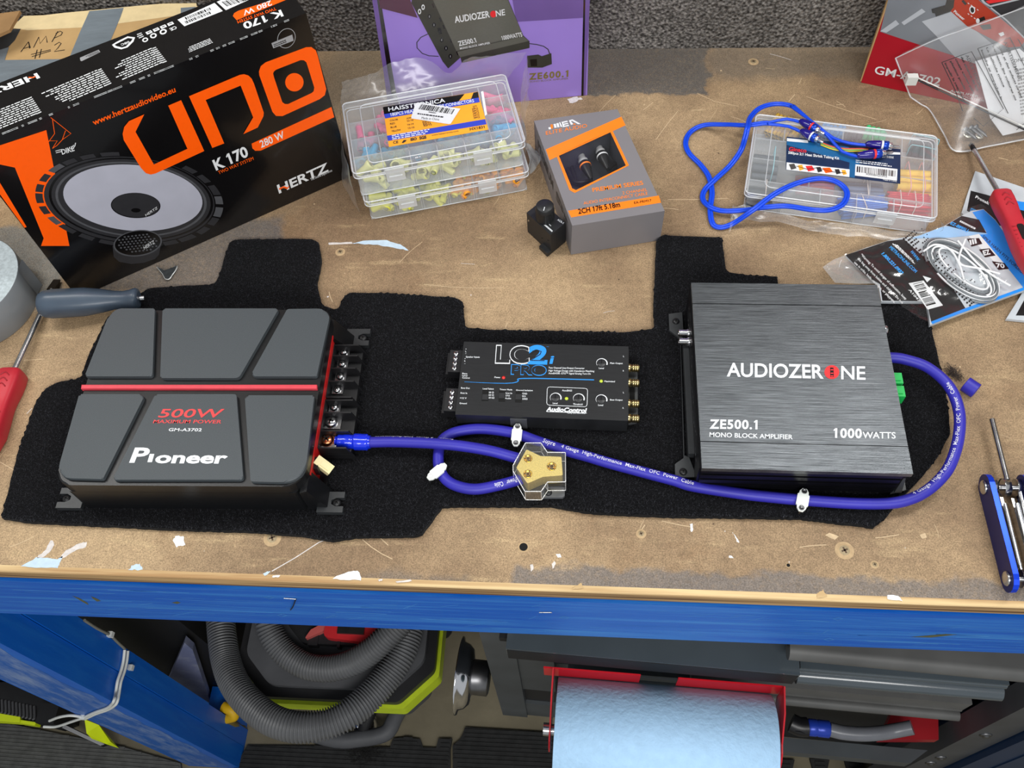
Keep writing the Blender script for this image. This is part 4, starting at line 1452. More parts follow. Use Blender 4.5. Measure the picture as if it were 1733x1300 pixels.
# cable offcut and lint beside the right loop
off = MB()
a_, b_ = at(1634, 650, 0.0085), at(1652, 662, 0.0085)
off.tube([a_, a_.lerp(b_, 0.5), b_], 0.0082, cable_m, 22, 3, caps=False)
off.cyl(a_, a_ + (a_ - b_).normalized() * 0.0005, 0.0082, 0.0078, cable_m, 22)
off.lathe([(0.0082, 0.0), (0.0066, 0.0002), (0.0064, -0.010), (0.00001, -0.0102)], b_, (b_ - a_).normalized(), cable_m, 22)
o = off.build_at('cable_offcut', Vector((a_.x, a_.y, T)))
tag(o, 'short cut-off piece of blue cable jacket lying on the bench beside the loop', 'cable offcut')
vs, fs = [], []
c = at(1614, 631, 0.003)
rnd = random.Random(31)
for k in range(320):
    a = rnd.uniform(0, 6.28)
    r = abs(rnd.gauss(0, 0.0042))
    u = rnd.uniform(-1, 1)
    d = Vector((0.6, -0.8, 0))
    s = d.cross(Z)
    p = c + d * (rnd.gauss(0, 0.0050)) + s * rnd.gauss(0, 0.0026)
    fibre(p.x, p.y, T + rnd.uniform(0.0004, 0.006), rnd.uniform(0.002, 0.0045), 0.0003, math.cos(a), math.sin(a), max(-0.4, u * 0.6) * 0.5)
lint = MB()
lint.add(vs, fs, mat('lint', (52, 44, 40), 1.0, var=(200, 0.3)))
o = lint.build_at('lint_tuft', Vector((c.x, c.y, T)))
tag(o, 'small dark tuft of carpet lint on the bench beside the blue cable loop', 'lint')

# ------------------------------------------------------------------ gold distribution block under a clear cover
bc = at(917, 795, CT)
block = thing('distribution_block', 'gold cable distribution block with three set screws under a clear plastic cover', 'distribution block', bc)
QB = crop(700, 700, 0.16157, lambda x, y: at(x, y, CT + 0.026))
def bl(x, y, z=0.026):
    p = at(700 + x * 0.16157, 700 + y * 0.16157, CT + z)
    return (p.x, p.y)
gold_m = mat('gold_block', (232, 210, 128), 0.45, metal=0.85, var=(900, 0.18, 2), bump=(900, 0.2, 0.0002))
gold_scr = mat('gold_screw', (214, 170, 60), 0.16, metal=1.0, var=(60, 0.1))
clear_m = film_mat('clear_acrylic', (240, 244, 246), 0.25, 0.03, 0.04, 20, 0.05)
plate_m = mat('base_tab', (84, 86, 90), 0.4, var=(100, 0.1))
gold_o = [(1182, 368), (1330, 438), (1548, 446), (1562, 640), (1352, 656), (1192, 726), (1076, 560)]
cov_o = [(1172, 312), (1334, 312), (1400, 410), (1590, 412), (1592, 720), (1402, 722), (1336, 820), (1166, 820), (1042, 606), (1042, 548)]
mb = MB()
mb.prism(round_poly([bl(*q) for q in gold_o], 0.0012, 2), T + CT + 0.0075, T + CT + 0.0245, gold_m, 0.0008)
mb.build('gold_body', block)
for (x, y, r) in ((1198, 464, 46), (1196, 626, 46), (1446, 546, 50)):
    mb = MB()
    c = QB(x, y) - Z * 0.0016
    r = 0.0040 * r / 46
    mb.lathe([(r * 1.1, 0.0002), (r, 0.0008), (r * 0.86, 0.0009), (r * 0.80, 0.0004), (r * 0.52, 0.0002), (r * 0.45, -0.0008)], c, Z, gold_scr, 22)
    mb.lathe([(r * 0.46, 0.0004), (0.00001, 0.0003)], c, Z, mat('hex_socket', (96, 64, 14), 0.4, metal=0.8, var=(60, 0.1)), 6)
    mb.build('set_screw', block)
co2 = [bl(*q) for q in cov_o]
mb = MB()
edge_c = film_mat('clear_cover_glint', (248, 250, 252), 0.9, 0.45, 0.08, 30, 0.1)  # milky white edge strips, the cover's bright highlights put into their colour
er = round_poly(co2, 0.0008, 2)
for (z, r_) in ((T + CT + 0.0270, 0.0005), (T + CT + 0.0074, 0.0004)):
    mb.tube([(x, y, z) for x, y in er] + [(er[0][0], er[0][1], z)], r_, edge_c, 6, 1, False)
for x, y in co2:
    mb.cyl((x, y, T + CT + 0.0074), (x, y, T + CT + 0.0270), 0.0004, None, edge_c, 6)
nn = len(er)
mb.add([(x, y, T + CT + 0.0070) for x, y in er] + [(x, y, T + CT + 0.0270) for x, y in er], [(i, (i + 1) % nn, nn + (i + 1) % nn, nn + i) for i in range(nn)] + [tuple(range(nn, 2 * nn))], clear_m)
cxm, cym = sum(p[0] for p in co2) / len(co2), sum(p[1] for p in co2) / len(co2)
inner = [(cxm + (x - cxm) * 0.93, cym + (y - cym) * 0.93) for x, y in co2]
k0 = len(mb.f)
mb.build('clear_cover', block, 'clear plastic cover')
mb = MB()
cb_ = [bl(x, y, 0.006) for x, y in ((1150, 350), (1340, 350), (1590, 440), (1600, 760), (1400, 760), (1340, 830), (1160, 850), (1060, 640), (1060, 560))]
mb.prism(cb_, T + CT + 0.0006, T + CT + 0.0068, black_plastic, 0.0006)
tabp = round_poly([bl(x, y, 0.004) for x, y in ((1330, 868), (1392, 762), (1584, 762), (1582, 862), (1560, 880), (1340, 880))], 0.0015)
mb.prism(tabp, T + CT + 0.0006, T + CT + 0.004, plate_m, 0.0005)
base = mb.build('black_base', block)
sm = MB()
screw_head(sm, at(700 + 1412 * 0.16157, 700 + 826 * 0.16157, CT + 0.0046), 0.0036, black_plastic, foot_m, Z, 0.0)
sm.build('screw', base)

# ------------------------------------------------------------------ white cable clamps
clamp_m = mat('white_clamp', (226, 230, 226), 0.45, var=(60, 0.05))
def clamp(ends, half, lab, gap):
    zc = zb + CR + 0.0015
    a, b = at(*ends[0], zc), at(*ends[1], zc)
    d = (b - a)
    d.z = 0
    L = d.length
    d.normalize()
    t = thing('cable_clamp', lab, 'cable clamp', at((ends[0][0] + ends[1][0]) / 2, (ends[0][1] + ends[1][1]) / 2, CT), 0, 'white clamps on the blue cable')
    M = Matrix.Translation(Vector((a.x, a.y, T))) @ Matrix.Rotation(math.atan2(d.y, d.x), 4, 'Z')
    mb = MB()
    mb.M = M
    z0 = zb + CR + 0.0002
    mb.prism(round_poly([(0.0035, -half), (L - 0.0035, -half), (L - 0.0035, -half * 0.8), (L - 0.0005, -half * 0.75), (L + 0.0028, -half * 0.35), (L + 0.0028, half * 0.35), (L - 0.0005, half * 0.75), (L - 0.0035, half * 0.8), (L - 0.0035, half), (0.0035, half), (0.0035, half * 0.8), (0.0005, half * 0.75), (-0.0028, half * 0.35), (-0.0028, -half * 0.35), (0.0005, -half * 0.75), (0.0035, -half * 0.8)], 0.0006, 2),
             z0, z0 + 0.0022, clamp_m, 0.0006)
    for x in (0.0, L):
        mb.cyl((x, 0, CT + 0.0004), (x, 0, z0 + 0.0001), 0.0013, None, dark_steel, 10)
    bar = mb.build('clamp_bar', t)
    for x in (0.0004, L - 0.0004):
        sm = MB()
        c = M @ Vector((x, 0, z0 + 0.0024))
        sm.lathe([(0.0026, 0.0), (0.0026, 0.0006), (0.0020, 0.0008), (0.0018, 0.0003), (0.00001, 0.0003)], c, Z, dark_steel if gap else clamp_m, 16)
        sm.build('screw', t)
clamp(((876, 722), (873, 751)), 0.0052, 'white cable clamp upright between the signal converter and the gold block', True)
clamp(((728, 808), (751, 789)), 0.0052, 'tilted white cable clamp at the left end of the small cable loop', False)
clamp(((1361, 832), (1356, 861)), 0.0056, 'white cable clamp in front of the brushed black amplifier', True)
# ------------------------------------------------------------------ thin clear film and frosted plastic
film = film_mat('clear_film', milk=0.10, gloss=0.15, rough=0.3, wr=30, wrs=0.3)
window_m = film_mat('window_film', milk=0.01, gloss=0.02, wrs=0.1)
frost = film_mat('frosted_plastic', (232, 238, 242), 0.2, 0.26, 0.22, 25, 0.15)
frost_edge = film_mat('frosted_plastic_edge', (236, 240, 244), 0.3, 0.45, 0.25, 25, 0.1)
crystal = film_mat('clear_cover_plastic', (240, 244, 246), 0.15, 0.16, 0.05, 20, 0.05)
crystal_edge = film_mat('clear_cover_edge', (246, 248, 250), 0.8, 0.5, 0.12, 20, 0.1)

def sheet(cols, nu, nv, amp, seed, sc=30.0, tmax=1.0):
    """crumpled film: cols = list of (bottom point, top point); returns grid verts and faces"""
    bot = catmull([c[0] for c in cols], max(1, nu // (len(cols) - 1)))
    top = catmull([c[1] for c in cols], max(1, nu // (len(cols) - 1)))
    vs, fs = [], []
    n = len(bot)
    for j in range(nv + 1):
        t = j / nv * tmax
        for i in range(n):
            p = bot[i].lerp(top[i], t)
            q = p * sc + Vector((seed * 3.1, seed * 1.7, seed))
            w = Vector((noise.noise(q), noise.noise(q + Vector((7, 3, 1))), noise.noise(q + Vector((2, 9, 5)))))
            r = noise.noise(q * 2.7)
            vs.append(p + w * amp + Vector((0, 0, abs(r))) * amp * 0.8)
    for j in range(nv):
        for i in range(n - 1):
            a = j * n + i
            fs.append((a, a + 1, a + n + 1, a + n))
    return vs, fs

# ------------------------------------------------------------------ black and orange speaker box
UF = frame(-0.589, 0.6115, 0, 0.5834)
UL, UD, UH = 0.3571, 0.0759, 0.2368
uno_black = mat('glossy_black_card', (13, 12, 13), 0.22, spec=0.5, coat=0.3, var=(20, 0.15), bump=(16, 0.06, 0.003))
orange = mat('orange_print', (255, 92, 6), 0.32, spec=0.4, var=(200, 0.03))
white_card = mat('white_card', (222, 224, 226), 0.4, var=(200, 0.04))
grey_print = mat('grey_print', (150, 150, 152), 0.4, var=(200, 0.06))
dark_print = mat('dark_print', (44, 44, 47), 0.35, var=(120, 0.1))
mid_print = mat('mid_print', (78, 79, 83), 0.35, var=(120, 0.1))
cone_print = mat('cone_print', (172, 173, 186), 0.4, var=(40, 0.05))
uno = thing('speaker_box', 'large black glossy speaker box with big orange lettering and a printed grey speaker', 'box', UF.translation.copy(), 0.5834)
nU = UF.to_3x3() @ Vector((0, -1, 0))
PU = plane(UF.translation, nU)
U1 = crop(0, 0, 0.36919, PU)
U2 = crop(300, 0, 0.18465, PU)
mb = MB()
mb.M = UF
mb.box((0, 0, 0.0004), (UL, UD, UH), uno_black, 0.0012)
mb.pr(U1, [(660, 522), (620, 602), (704, 752), (858, 680), (770, 482), (829, 457), (935, 690), (712, 793), (690, 798), (668, 792), (645, 768), (566, 640), (561, 612), (568, 580), (590, 553)], orange, nU, 5)
mb.pr(U2, [(105, 878), (570, 682), (610, 676), (650, 688), (680, 718), (700, 762), (790, 1028), (787, 1062), (735, 1165), (603, 1225), (693, 1072), (578, 780), (258, 912), (428, 1310), (319, 1352)], orange, nU, 5)
mb.ring(U2, [(748, 655), (765, 605), (810, 570), (1180, 432), (1228, 430), (1268, 460), (1285, 505), (1365, 815), (1352, 872), (1305, 908), (965, 1063), (905, 1062), (872, 1025), (752, 690)],
        [(878, 672), (885, 655), (905, 638), (1130, 550), (1160, 552), (1182, 570), (1192, 598), (1255, 800), (1250, 835), (1230, 852), (1015, 953), (985, 952), (962, 935), (885, 705)], orange, nU, 1)
def ell(cx, cy, a, b, rot=0.0, n=48, t0=0, t1=2 * math.pi):
    out = []
    for k in range(n):
        t = t0 + (t1 - t0) * k / (n if t1 - t0 > 6.2 else n - 1)
        x, y = a * math.cos(t), b * math.sin(t)
        out.append((cx + x * math.cos(rot) - y * math.sin(rot), cy + x * math.sin(rot) + y * math.cos(rot)))
    return out
mb.pr(U2, ell(1073, 753, 84, 84), orange, nU, 1)
mb.pr(U1, [(1153, 658), (1519, 490), (1532, 537), (1195, 690), (1170, 691), (1157, 680)], orange, nU, 1)
mb.tx('280 W', U1, (1197, 677), (1305, 630), (1187, 647), white_card, nU, lift=2, bold=0.03)
mb.tx('K 170', U1, (990, 780), (1141, 713), (972, 737), white_card, nU, lift=2, bold=0.03)
mb.tx('TWO WAY SYSTEM', U1, (1003, 799), (1163, 732), (998, 785), orange, nU)
mb.tx('HERTZ', U1, (1279, 886), (1507, 782), (1268, 850), white_card, nU, lift=2, bold=0.025)
mb.pr(U1, [(1278, 862), (1300, 852), (1318, 858), (1324, 850), (1324, 858), (1316, 866), (1298, 860), (1280, 870)], orange, nU, 3)
mb.tx('The Sound Experience', U1, (1425, 828), (1523, 785), (1421, 817), white_card, nU, res=2)
mb.tx('www.hertzaudiovideo.eu', U1, (430, 574), (806, 420), (420, 550), orange, nU, bold=0.02)
mb.pr(U2, [(862, 395), (1053, 316), (1066, 372), (880, 442)], grey_print, nU)
mb.stroke(U2, ell(1000, 350, 78, 92, 0.5, 24), 0.0007, grey_print, nU, 0.8, True)
mb.greek(U2, (880, 402), (1050, 335), (890, 432), 2, uno_black, nU, 2, seed=4, h=0.5)
mb.pr(U1, [(-140, 712), (212, 596), (318, 1127), (188, 1127), (200, 1092), (68, 768), (-140, 724)], orange, nU, 1)
mb.pr(U1, [(-120, 640), (122, 1040), (112, 1044), (-30, 850), (-120, 720)], orange, nU, 1)
for st in ([(232, 538), (325, 612), (285, 640), (262, 665), (240, 680)], [(240, 545), (250, 612), (222, 650)], [(300, 598), (285, 640)], [(222, 645), (262, 645), (240, 680)]):
    mb.stroke(U1, st, 0.0006, orange, nU, 1.5)
mb.tx('DIKE', U1, (285, 708), (342, 690), (279, 686), white_card, nU, bold=0.02)
for st in ([(254, 692), (285, 684), (300, 690)], [(256, 700), (282, 694)], [(330, 686), (343, 668), (346, 654)], [(322, 684), (338, 664)]):
    mb.stroke(U1, st, 0.0008, white_card, nU, 1.5)
# printed loudspeaker
rotS = 0.085
mb.pr(U1, ell(592, 915, 392, 196, rotS, 64), dark_print, nU, 1.6)
for k in range(26):
    t0 = k * 2 * math.pi / 26
    if 4.55 < t0 < 5.2:
        continue
    w = 0.17 if k % 3 else 0.21
    o_, i_ = ell(592, 915, 432, 216, rotS, 8, t0, t0 + w), ell(592, 915, 398, 199, rotS, 8, t0, t0 + w)
    mb.pr(U1, o_ + i_[::-1], mid_print if k % 5 == 0 else dark_print, nU, 1.4)
for (a0, a1, da, m_, lf) in ((378, 188, 0, uno_black, 2.2), (366, 182, 0, dark_print, 2.8), (348, 170, 0, mid_print, 3.2), (336, 163, 0, dark_print, 3.5)):
    mb.pr(U1, ell(600, 912, a0, a1, rotS, 64), m_, nU, lf)
mb.pr(U1, ell(608, 905, 320, 151, rotS, 64), cone_print, nU, 3.9)
mb.pr(U1, ell(621, 940, 114, 58, 0.03, 40), uno_black, nU, 4.2)
mb.pr(U1, ell(621, 939, 110, 55, 0.03, 40), dark_print, nU, 4.4)
mb.pr(U1, ell(622, 962, 22, 10, 0.03, 20), uno_black, nU, 4.6)
mb.tx('HERTZ', U1, (668, 990), (722, 955), (664, 980), white_card, nU, lift=5, res=2)
# printed tweeter
mb.pr(U1, [(515, 1125), (520, 1175), (545, 1198), (600, 1208), (660, 1202), (710, 1185), (728, 1165), (738, 1110), (640, 1060)], dark_print, nU, 5.0)
mb.pr(U1, ell(630, 1113, 112, 60, -0.12, 40), mid_print, nU, 5.2)
mb.pr(U1, ell(630, 1112, 105, 55, -0.12, 40), uno_black, nU, 5.4)
for i in range(-6, 7):
    for j in range(-4, 5):
        hx, hy = 630 + i * 17 + (j % 2) * 8.5, 1112 + j * 12 - i * 2
        if ((hx - 630) / 92) ** 2 + ((hy - 1112) / 46) ** 2 < 1:
            mb.pr(U1, ell(hx, hy, 5.5, 4.0, 0, 6), mid_print, nU, 5.6)
mb.tx('HERTZ', U1, (660, 1142), (708, 1112), (655, 1128), white_card, nU, lift=6, res=2)
# top face, lettering seen upside down
PT_ = lambda x, y: at(x, y, UH)
V1 = crop(0, 20, 0.17311, PT_)
V2 = crop(300, 0, 0.18465, PT_)
mb.tx('HERTZ', V1, (362, 600), (-290, 838), (394, 645), white_card, Z, bold=0.03)
mb.pr(V1, [(280, 640), (330, 640), (350, 628), (352, 638), (330, 652), (284, 650)], orange, Z, 3)
mb.pr(V1, [(782, 450), (965, 372), (982, 395), (800, 484), (786, 478)], grey_print, Z)
mb.greek(V1, (960, 380), (790, 455), (972, 400), 2, dark_print, Z, 2, seed=9)
for (a, b, c, rows, sd) in (((1478, 350), (1020, 545), (1592, 505), 9, 21), ((944, 565), (340, 820), (1062, 722), 9, 22), ((262, 845), (-300, 1070), (366, 1005), 9, 23)):
    mb.greek(V1, a, b, c, rows, white_card, Z, 1.5, seed=sd, fill=0.92, h=0.42)
for (a, b, c, sd) in (((1520, 340), (1482, 354), (1636, 492), 31), ((988, 550), (952, 566), (1094, 706), 32), ((306, 826), (270, 842), (410, 988), 33)):
    mb.greek(V1, a, b, c, 9, white_card, Z, 1.5, seed=sd, fill=1.4, h=0.5)
mb.greek(V2, (296, 352), (10, 470), (330, 395), 4, white_card, Z, 1.5, seed=41, fill=0.85, h=0.45)
rec = [(1108, 325), (1150, 300), (1250, 250), (1310, 258), (1295, 290), (1240, 345), (1190, 360), (1130, 345)]
mb.stroke(V1, rec, 0.0028, white_card, Z, 1.5, True)
mb.tx('08C', V1, (1262, 286), (1180, 318), (1270, 304), white_card, Z, bold=0.02)
for k in range(4):
    x, y = 1662 - k * 70, 112 + k * 28
    mb.pr(V1, [(x - 30, y + 6), (x + 22, y - 16), (x + 42, y + 6), (x - 12, y + 30)], white_card, Z)
    mb.stroke(V1, [(x - 8, y + 10), (x + 20, y)], 0.001, uno_black, Z, 2)
for (x, y, r) in ((1500, 235, 34), (1596, 196, 36), (1420, 275, 30)):
    mb.ring(V1, ell(x, y, r, r * 0.72, -0.3, 20), ell(x, y, r * 0.55, r * 0.36, -0.3, 20), white_card, Z)
mb.tx('CE', V1, (1715, 140), (1655, 166), (1735, 162), white_card, Z, bold=0.03)
mb.greek(V1, (1380, 200), (1330, 220), (1410, 248), 3, white_card, Z, 1.5, seed=51, fill=1.2)
mb.pr(V2, [(2, 182), (342, 28), (418, 102), (66, 242)], white_card, Z)
for rowk in range(2):
    mb.bars(V2, (296, 72 + rowk * 36), (60, 166 + rowk * 36), (312, 92 + rowk * 36), uno_black, Z, seed=60 + rowk, count=40)
mb.pr(V2, [(362, 18), (700, -130), (790, -60), (446, 95)], white_card, Z)
mb.bars(V2, (640, -50), (400, 22), (690, -10), uno_black, Z, seed=66, count=36)
mb.pr(V2, [(510, 148), (522, 122), (560, 100), (880, 0), (1010, -44), (1060, -26), (545, 186)], orange, Z)
mb.tx('280 W', V2, (858, 6), (600, 104), (872, 48), white_card, Z, lift=2.5, bold=0.03)
mb.tx('TWO WAY SYSTEM', V2, (900, 68), (548, 192), (910, 92), orange, Z, bold=0.01)
mb.tx('K 170', V2, (950, 92), (596, 214), (976, 146), white_card, Z, bold=0.03)
# worn white edge
rnd = random.Random(17)
for k in range(60):
    u = rnd.uniform(0.02, UL - 0.01)
    w = rnd.uniform(0.001, 0.006)
    p, q = UF @ Vector((u, -0.0002, UH - 0.0008)), UF @ Vector((u + w, -0.0002, UH - 0.0008))
    mb.add([p, q, q + UF.to_3x3() @ Vector((0, 0.0009, 0.001)), p + UF.to_3x3() @ Vector((0, 0.0009, 0.001))], [(0, 1, 2, 3)], white_card, False, Matrix.Identity(4))
mb.build('printed_carton', uno)
mb = MB()
mb.M = UF
mb.box((UL - 0.0002, 0.002, 0.002), (UL + 0.0006, UD - 0.002, UH - 0.002), uno_black, 0.0003)
mb.build('end_flap', uno)

# torn scrap of foil beside it
scr = MB()
c = [at(x, y, 0.001) for x, y in ((267, 454), (280, 460), (292, 456), (301, 452), (298, 460), (292, 468), (288, 474), (281, 474), (277, 466))]
foil_d = mat('scrap_dark', (70, 74, 76), 0.35, metal=0.5, var=(200, 0.3))
scr.poly(c, foil_d)
scr.poly([p + Vector((0.0, 0.0, 0.003)) for p in c], foil_d)
scr.tube([p + Vector((0, 0, 0.002)) for p in c] + [c[0] + Vector((0, 0, 0.002))], 0.0008, mat('scrap_edge', (214, 216, 214), 0.3, metal=0.4, var=(200, 0.2)), 5, 2)
o = scr.build_at('scrap_clip', Vector((c[0].x, c[0].y, T)))
tag(o, 'small torn grey scrap with silver edges lying in front of the black speaker box', 'scrap')

# ------------------------------------------------------------------ taped cardboard box in the corner
card_m = mat('cardboard', (190, 156, 108), 0.85, spec=0.15, var=(30, 0.12, 5), bump=(120, 0.15, 0.0006))
card_torn = mat('torn_cardboard', (226, 204, 158), 0.9, spec=0.1, var=(70, 0.08, 5), bump=(200, 0.3, 0.0006))
tape_m = mat('silver_tape', (128, 138, 146), 0.33, spec=0.6, metal=0.15, var=(20, 0.12), bump=(60, 0.5, 0.0015), stretch=(1, 3, 1))
ink_m = mat('marker_ink', (28, 24, 22), 0.6, var=(200, 0.1))
CBZ = 0.078
a_card = 0.11
cb0 = Vector((-0.50, 1.0425, T))
ex = Vector((math.cos(a_card), math.sin(a_card), 0))
ey = Vector((-math.sin(a_card), math.cos(a_card), 0))
org = cb0 - ex * 0.42 - ey * 0.245
carton = thing('cardboard_box', 'taped brown cardboard box marked AMP #2 behind the black speaker box', 'box', org, a_card)
CFm = Matrix.Translation(org) @ Matrix.Rotation(a_card, 4, 'Z')
mb = MB()
mb.M = CFm
mb.box((0, 0, 0.0004), (0.42, 0.245, CBZ), card_m, 0.002)
K1 = crop(0, 0, 0.19619, lambda x, y: at(x, y, CBZ))
mb.pr(K1, [(100, 240), (205, 138), (380, 132), (545, 112), (1092, 60), (1300, 40), (1690, 12), (1700, 60), (1560, 130), (1010, 205), (700, 238), (560, 245), (240, 262)], card_torn, Z, 0.8)
def handwrite(strokes):
    for s in strokes:
        mb.stroke(K1, s, 0.0012, ink_m, Z, 2.0)
handwrite([[(180, 450), (246, 362), (256, 420)], [(246, 362), (262, 415)], [(205, 420), (258, 404)],
           [(290, 412), (336, 320), (346, 378), (398, 312), (408, 368)],
           [(448, 364), (500, 272)], [(480, 292), (520, 270), (540, 282), (528, 304), (470, 330)],
           [(302, 508), (322, 430)], [(340, 500), (358, 424)], [(268, 472), (438, 430)], [(276, 490), (440, 440)],
           [(470, 392), (510, 366), (528, 376), (500, 416), (468, 446), (560, 432)]])
mb.build('carton', carton)
mb = MB()
mb.pr(K1, [(1560, 70), (1690, 60), (1650, 110), (1560, 130)], tape_m, Z, 2.2)
mb.build('silver_tape', carton)
mb = MB()
mb.pr(K1, [(772, 98), (1068, 68), (1040, 150), (955, 350), (900, 480), (540, 640), (690, 280)], tape_m, Z, 2.2)
mb.pr(K1, [(-300, 545), (40, 520), (555, 512), (600, 500), (480, 640), (-300, 1100)], tape_m, Z, 2.6)
mb.pr(K1, [(-300, 470), (80, 410), (40, 528), (-300, 660)], tape_m, Z, 3.0)
mb.build('silver_tape', carton)
mb = MB()
mb.pr(K1, [(-60, 330), (75, 250), (180, 252), (130, 350), (70, 412), (-60, 450)], mat('dark_tape', (58, 60, 62), 0.45, var=(40, 0.2)), Z, 3.4)
mb.build('dark_tape', carton)
mb = MB()
fl = [at(x, y, CBZ + 0.03) for x, y in ((-120, 38), (34, 18), (16, 50), (-120, 112))]
fl2 = [p - Vector((0, 0.0, 0.004)) for p in fl]
mb.hexa([*fl2, *fl], mat('cardboard_inside', (150, 116, 76), 0.9, var=(40, 0.15)))
for k in range(16):
    p = fl[0].lerp(fl[1], k / 16)
    mb.poly([p + Z * 0.0004, p.lerp(fl[1], 0.03) + Z * 0.0004, p.lerp(fl[2], 0.06) + Z * 0.0004], ink_m)
mb.build('flap', carton, 'open brown corrugated flap')

# ------------------------------------------------------------------ purple amplifier box
GF = frame(-0.247, 0.9207, 0, 0.1319)
GL, GD, GH = 0.2524, 0.08, 0.30
purple_m = mat('purple_card', (152, 126, 208), 0.32, spec=0.4, var=(8, 0.08), bump=(14, 0.05, 0.003))
purple_d = mat('deep_purple_print', (108, 84, 150), 0.35, var=(12, 0.12))
wine_m = mat('wine_print', (84, 54, 72), 0.35, var=(12, 0.12))
photo_grey = mat('photo_grey', (92, 92, 84), 0.35, var=(90, 0.16), stretch=(3, 3, 60))
photo_dark = mat('photo_dark', (56, 56, 50), 0.35, var=(40, 0.15))
gold_print = mat('gold_print', (128, 112, 58), 0.4, var=(60, 0.08))
pbox = thing('amplifier_box', 'purple amplifier box standing upright against the carpeted wall', 'box', GF.translation.copy(), 0.1319)
nG = GF.to_3x3() @ Vector((0, -1, 0))
G1 = crop(620, 0, 0.23081, plane(GF.translation, nG))
mb = MB()
mb.M = GF
mb.box((0, 0, 0.0004), (GL, GD, GH), purple_m, 0.0015)
mb.pr(G1, [(40, -20), (78, -20), (150, 470), (200, 760), (160, 780), (118, 470)], purple_d, nG)
mb.pr(G1, [(76, -20), (102, -20), (182, 470), (232, 760), (198, 765), (148, 470)], uno_black, nG, 1.5)
mb.pr(G1, [(1640, -20), (1592, -20), (1578, 700), (1606, 700)], purple_d, nG)
mb.pr(G1, [(1606, -20), (1592, -20), (1576, 702), (1592, 702)], uno_black, nG, 1.5)
mb.pr(G1, [(100, 58), (376, 130), (330, 20), (300, -60), (84, -60)], wine_m, nG, 2)
mb.pr(G1, [(1060, -60), (1592, -60), (1588, 130), (1100, 160)], purple_d, nG, 0.8)
mb.pr(G1, [(340, -60), (490, -60), (690, 420), (600, 500), (560, 450), (330, 20)], photo_dark, nG, 3)
mb.pr(G1, [(470, -60), (1018, -60), (1150, 258), (1196, 300), (1196, 350), (700, 460), (690, 420)], photo_dark, nG, 3)
mb.pr(G1, [(462, -60), (1012, -60), (1150, 258), (660, 372)], photo_grey, nG, 3.6)
mb.pr(G1, [(662, 378), (1150, 264), (1192, 298), (688, 418)], photo_grey, nG, 3.6)
mb.pr(G1, [(1178, 408), (1260, 398), (1286, 410), (1356, 388), (1360, 468), (1290, 494), (1180, 494)], photo_dark, nG, 3)
mb.pr(G1, [(1200, 434), (1250, 430), (1252, 482), (1206, 484)], uno_black, nG, 4)
mb.stroke(G1, [(1196, 318), (1250, 325), (1300, 338), (1332, 360), (1344, 392)], 0.0012, photo_dark, nG, 3)
mb.stroke(G1, [(530, 232), (460, 244), (400, 272), (370, 310), (372, 350), (410, 390), (460, 408), (530, 412)], 0.0011, photo_dark, nG, 2.6)
for (x, y) in ((462, 118), (496, 180), (552, 290), (584, 350), (616, 410)):
    mb.pr(G1, ell(x, y, 13, 17, 0, 16), uno_black, nG, 4)
    mb.stroke(G1, [(x, y - 8), (x, y + 8)], 0.0008, grey_print, nG, 5)
for (x, y) in ((390, 82), (416, 50)):
    mb.ring(G1, ell(x, y, 12, 20, 0, 16), ell(x, y, 6, 11, 0, 16), white_card, nG, 4)
for (x, y) in ((484, 40), (538, 142), (562, 196), (614, 296), (662, 390)):
    mb.stroke(G1, [(x, y - 14), (x + 10, y + 12)], 0.0012, uno_black, nG, 4)
mb.pr(G1, [(520, 205), (545, 200), (555, 245), (530, 250)], uno_black, nG, 4.5)
mb.tx('AUDIOZER', G1, (650, 164), (906, 122), (642, 118), white_card, nG, lift=5, bold=0.02)
mb.pr(G1, ell(930, 100, 22, 25, 0, 24), red_print, nG, 5)
mb.tx('NE', G1, (950, 118), (1018, 106), (946, 76), white_card, nG, lift=5, bold=0.02)
mb.tx('ZE500.1', G1, (680, 334), (808, 306), (668, 302), white_card, nG, lift=5, bold=0.02)
mb.tx('MONO BLOCK AMPLIFIER', G1, (688, 360), (908, 318), (684, 346), white_card, nG, lift=5, bold=0.01, res=2)
mb.tx('1000WATTS', G1, (996, 292), (1144, 264), (988, 262), white_card, nG, lift=5, bold=0.02)
mb.tx('ZE600.1', G1, (1192, 584), (1480, 560), (1192, 540), gold_print, nG, lift=2, bold=0.035, space=1.2)
mb.tx('MONO BLOCK AMPLIFIER', G1, (1192, 606), (1480, 580), (1192, 594), gold_print, nG, lift=2, res=2)
mb.build('printed_carton', pbox)

# ------------------------------------------------------------------ red amplifier box, right
RF = frame(0.359, 0.9756, 0, -0.3258)
RL, RD, RH = 0.33, 0.062, 0.30
redbox_m = mat('red_card', (164, 18, 36), 0.3, spec=0.4, var=(8, 0.06), bump=(14, 0.05, 0.003))
greybox_m = mat('grey_scene_print', (118, 122, 128), 0.32, var=(7, 0.35, 3))
pale_m = mat('pale_scene_print', (178, 182, 188), 0.32, var=(14, 0.1))
rust_m = mat('rust_print', (170, 56, 34), 0.35, var=(30, 0.08))
rbox = thing('amplifier_box', 'red and grey amplifier box standing at the right end of the bench', 'box', RF.translation.copy(), -0.3258)
nR = RF.to_3x3() @ Vector((0, -1, 0))
R1 = crop(1440, 0, 0.2, plane(RF.translation, nR))
mb = MB()
mb.M = RF
mb.box((0, 0, 0.0004), (RL, RD, RH), redbox_m, 0.0012)
mb.pr(R1, [(248, 268), (330, -60), (2400, -60), (2400, 950), (1400, 640), (870, 470), (600, 385)], greybox_m, nR)
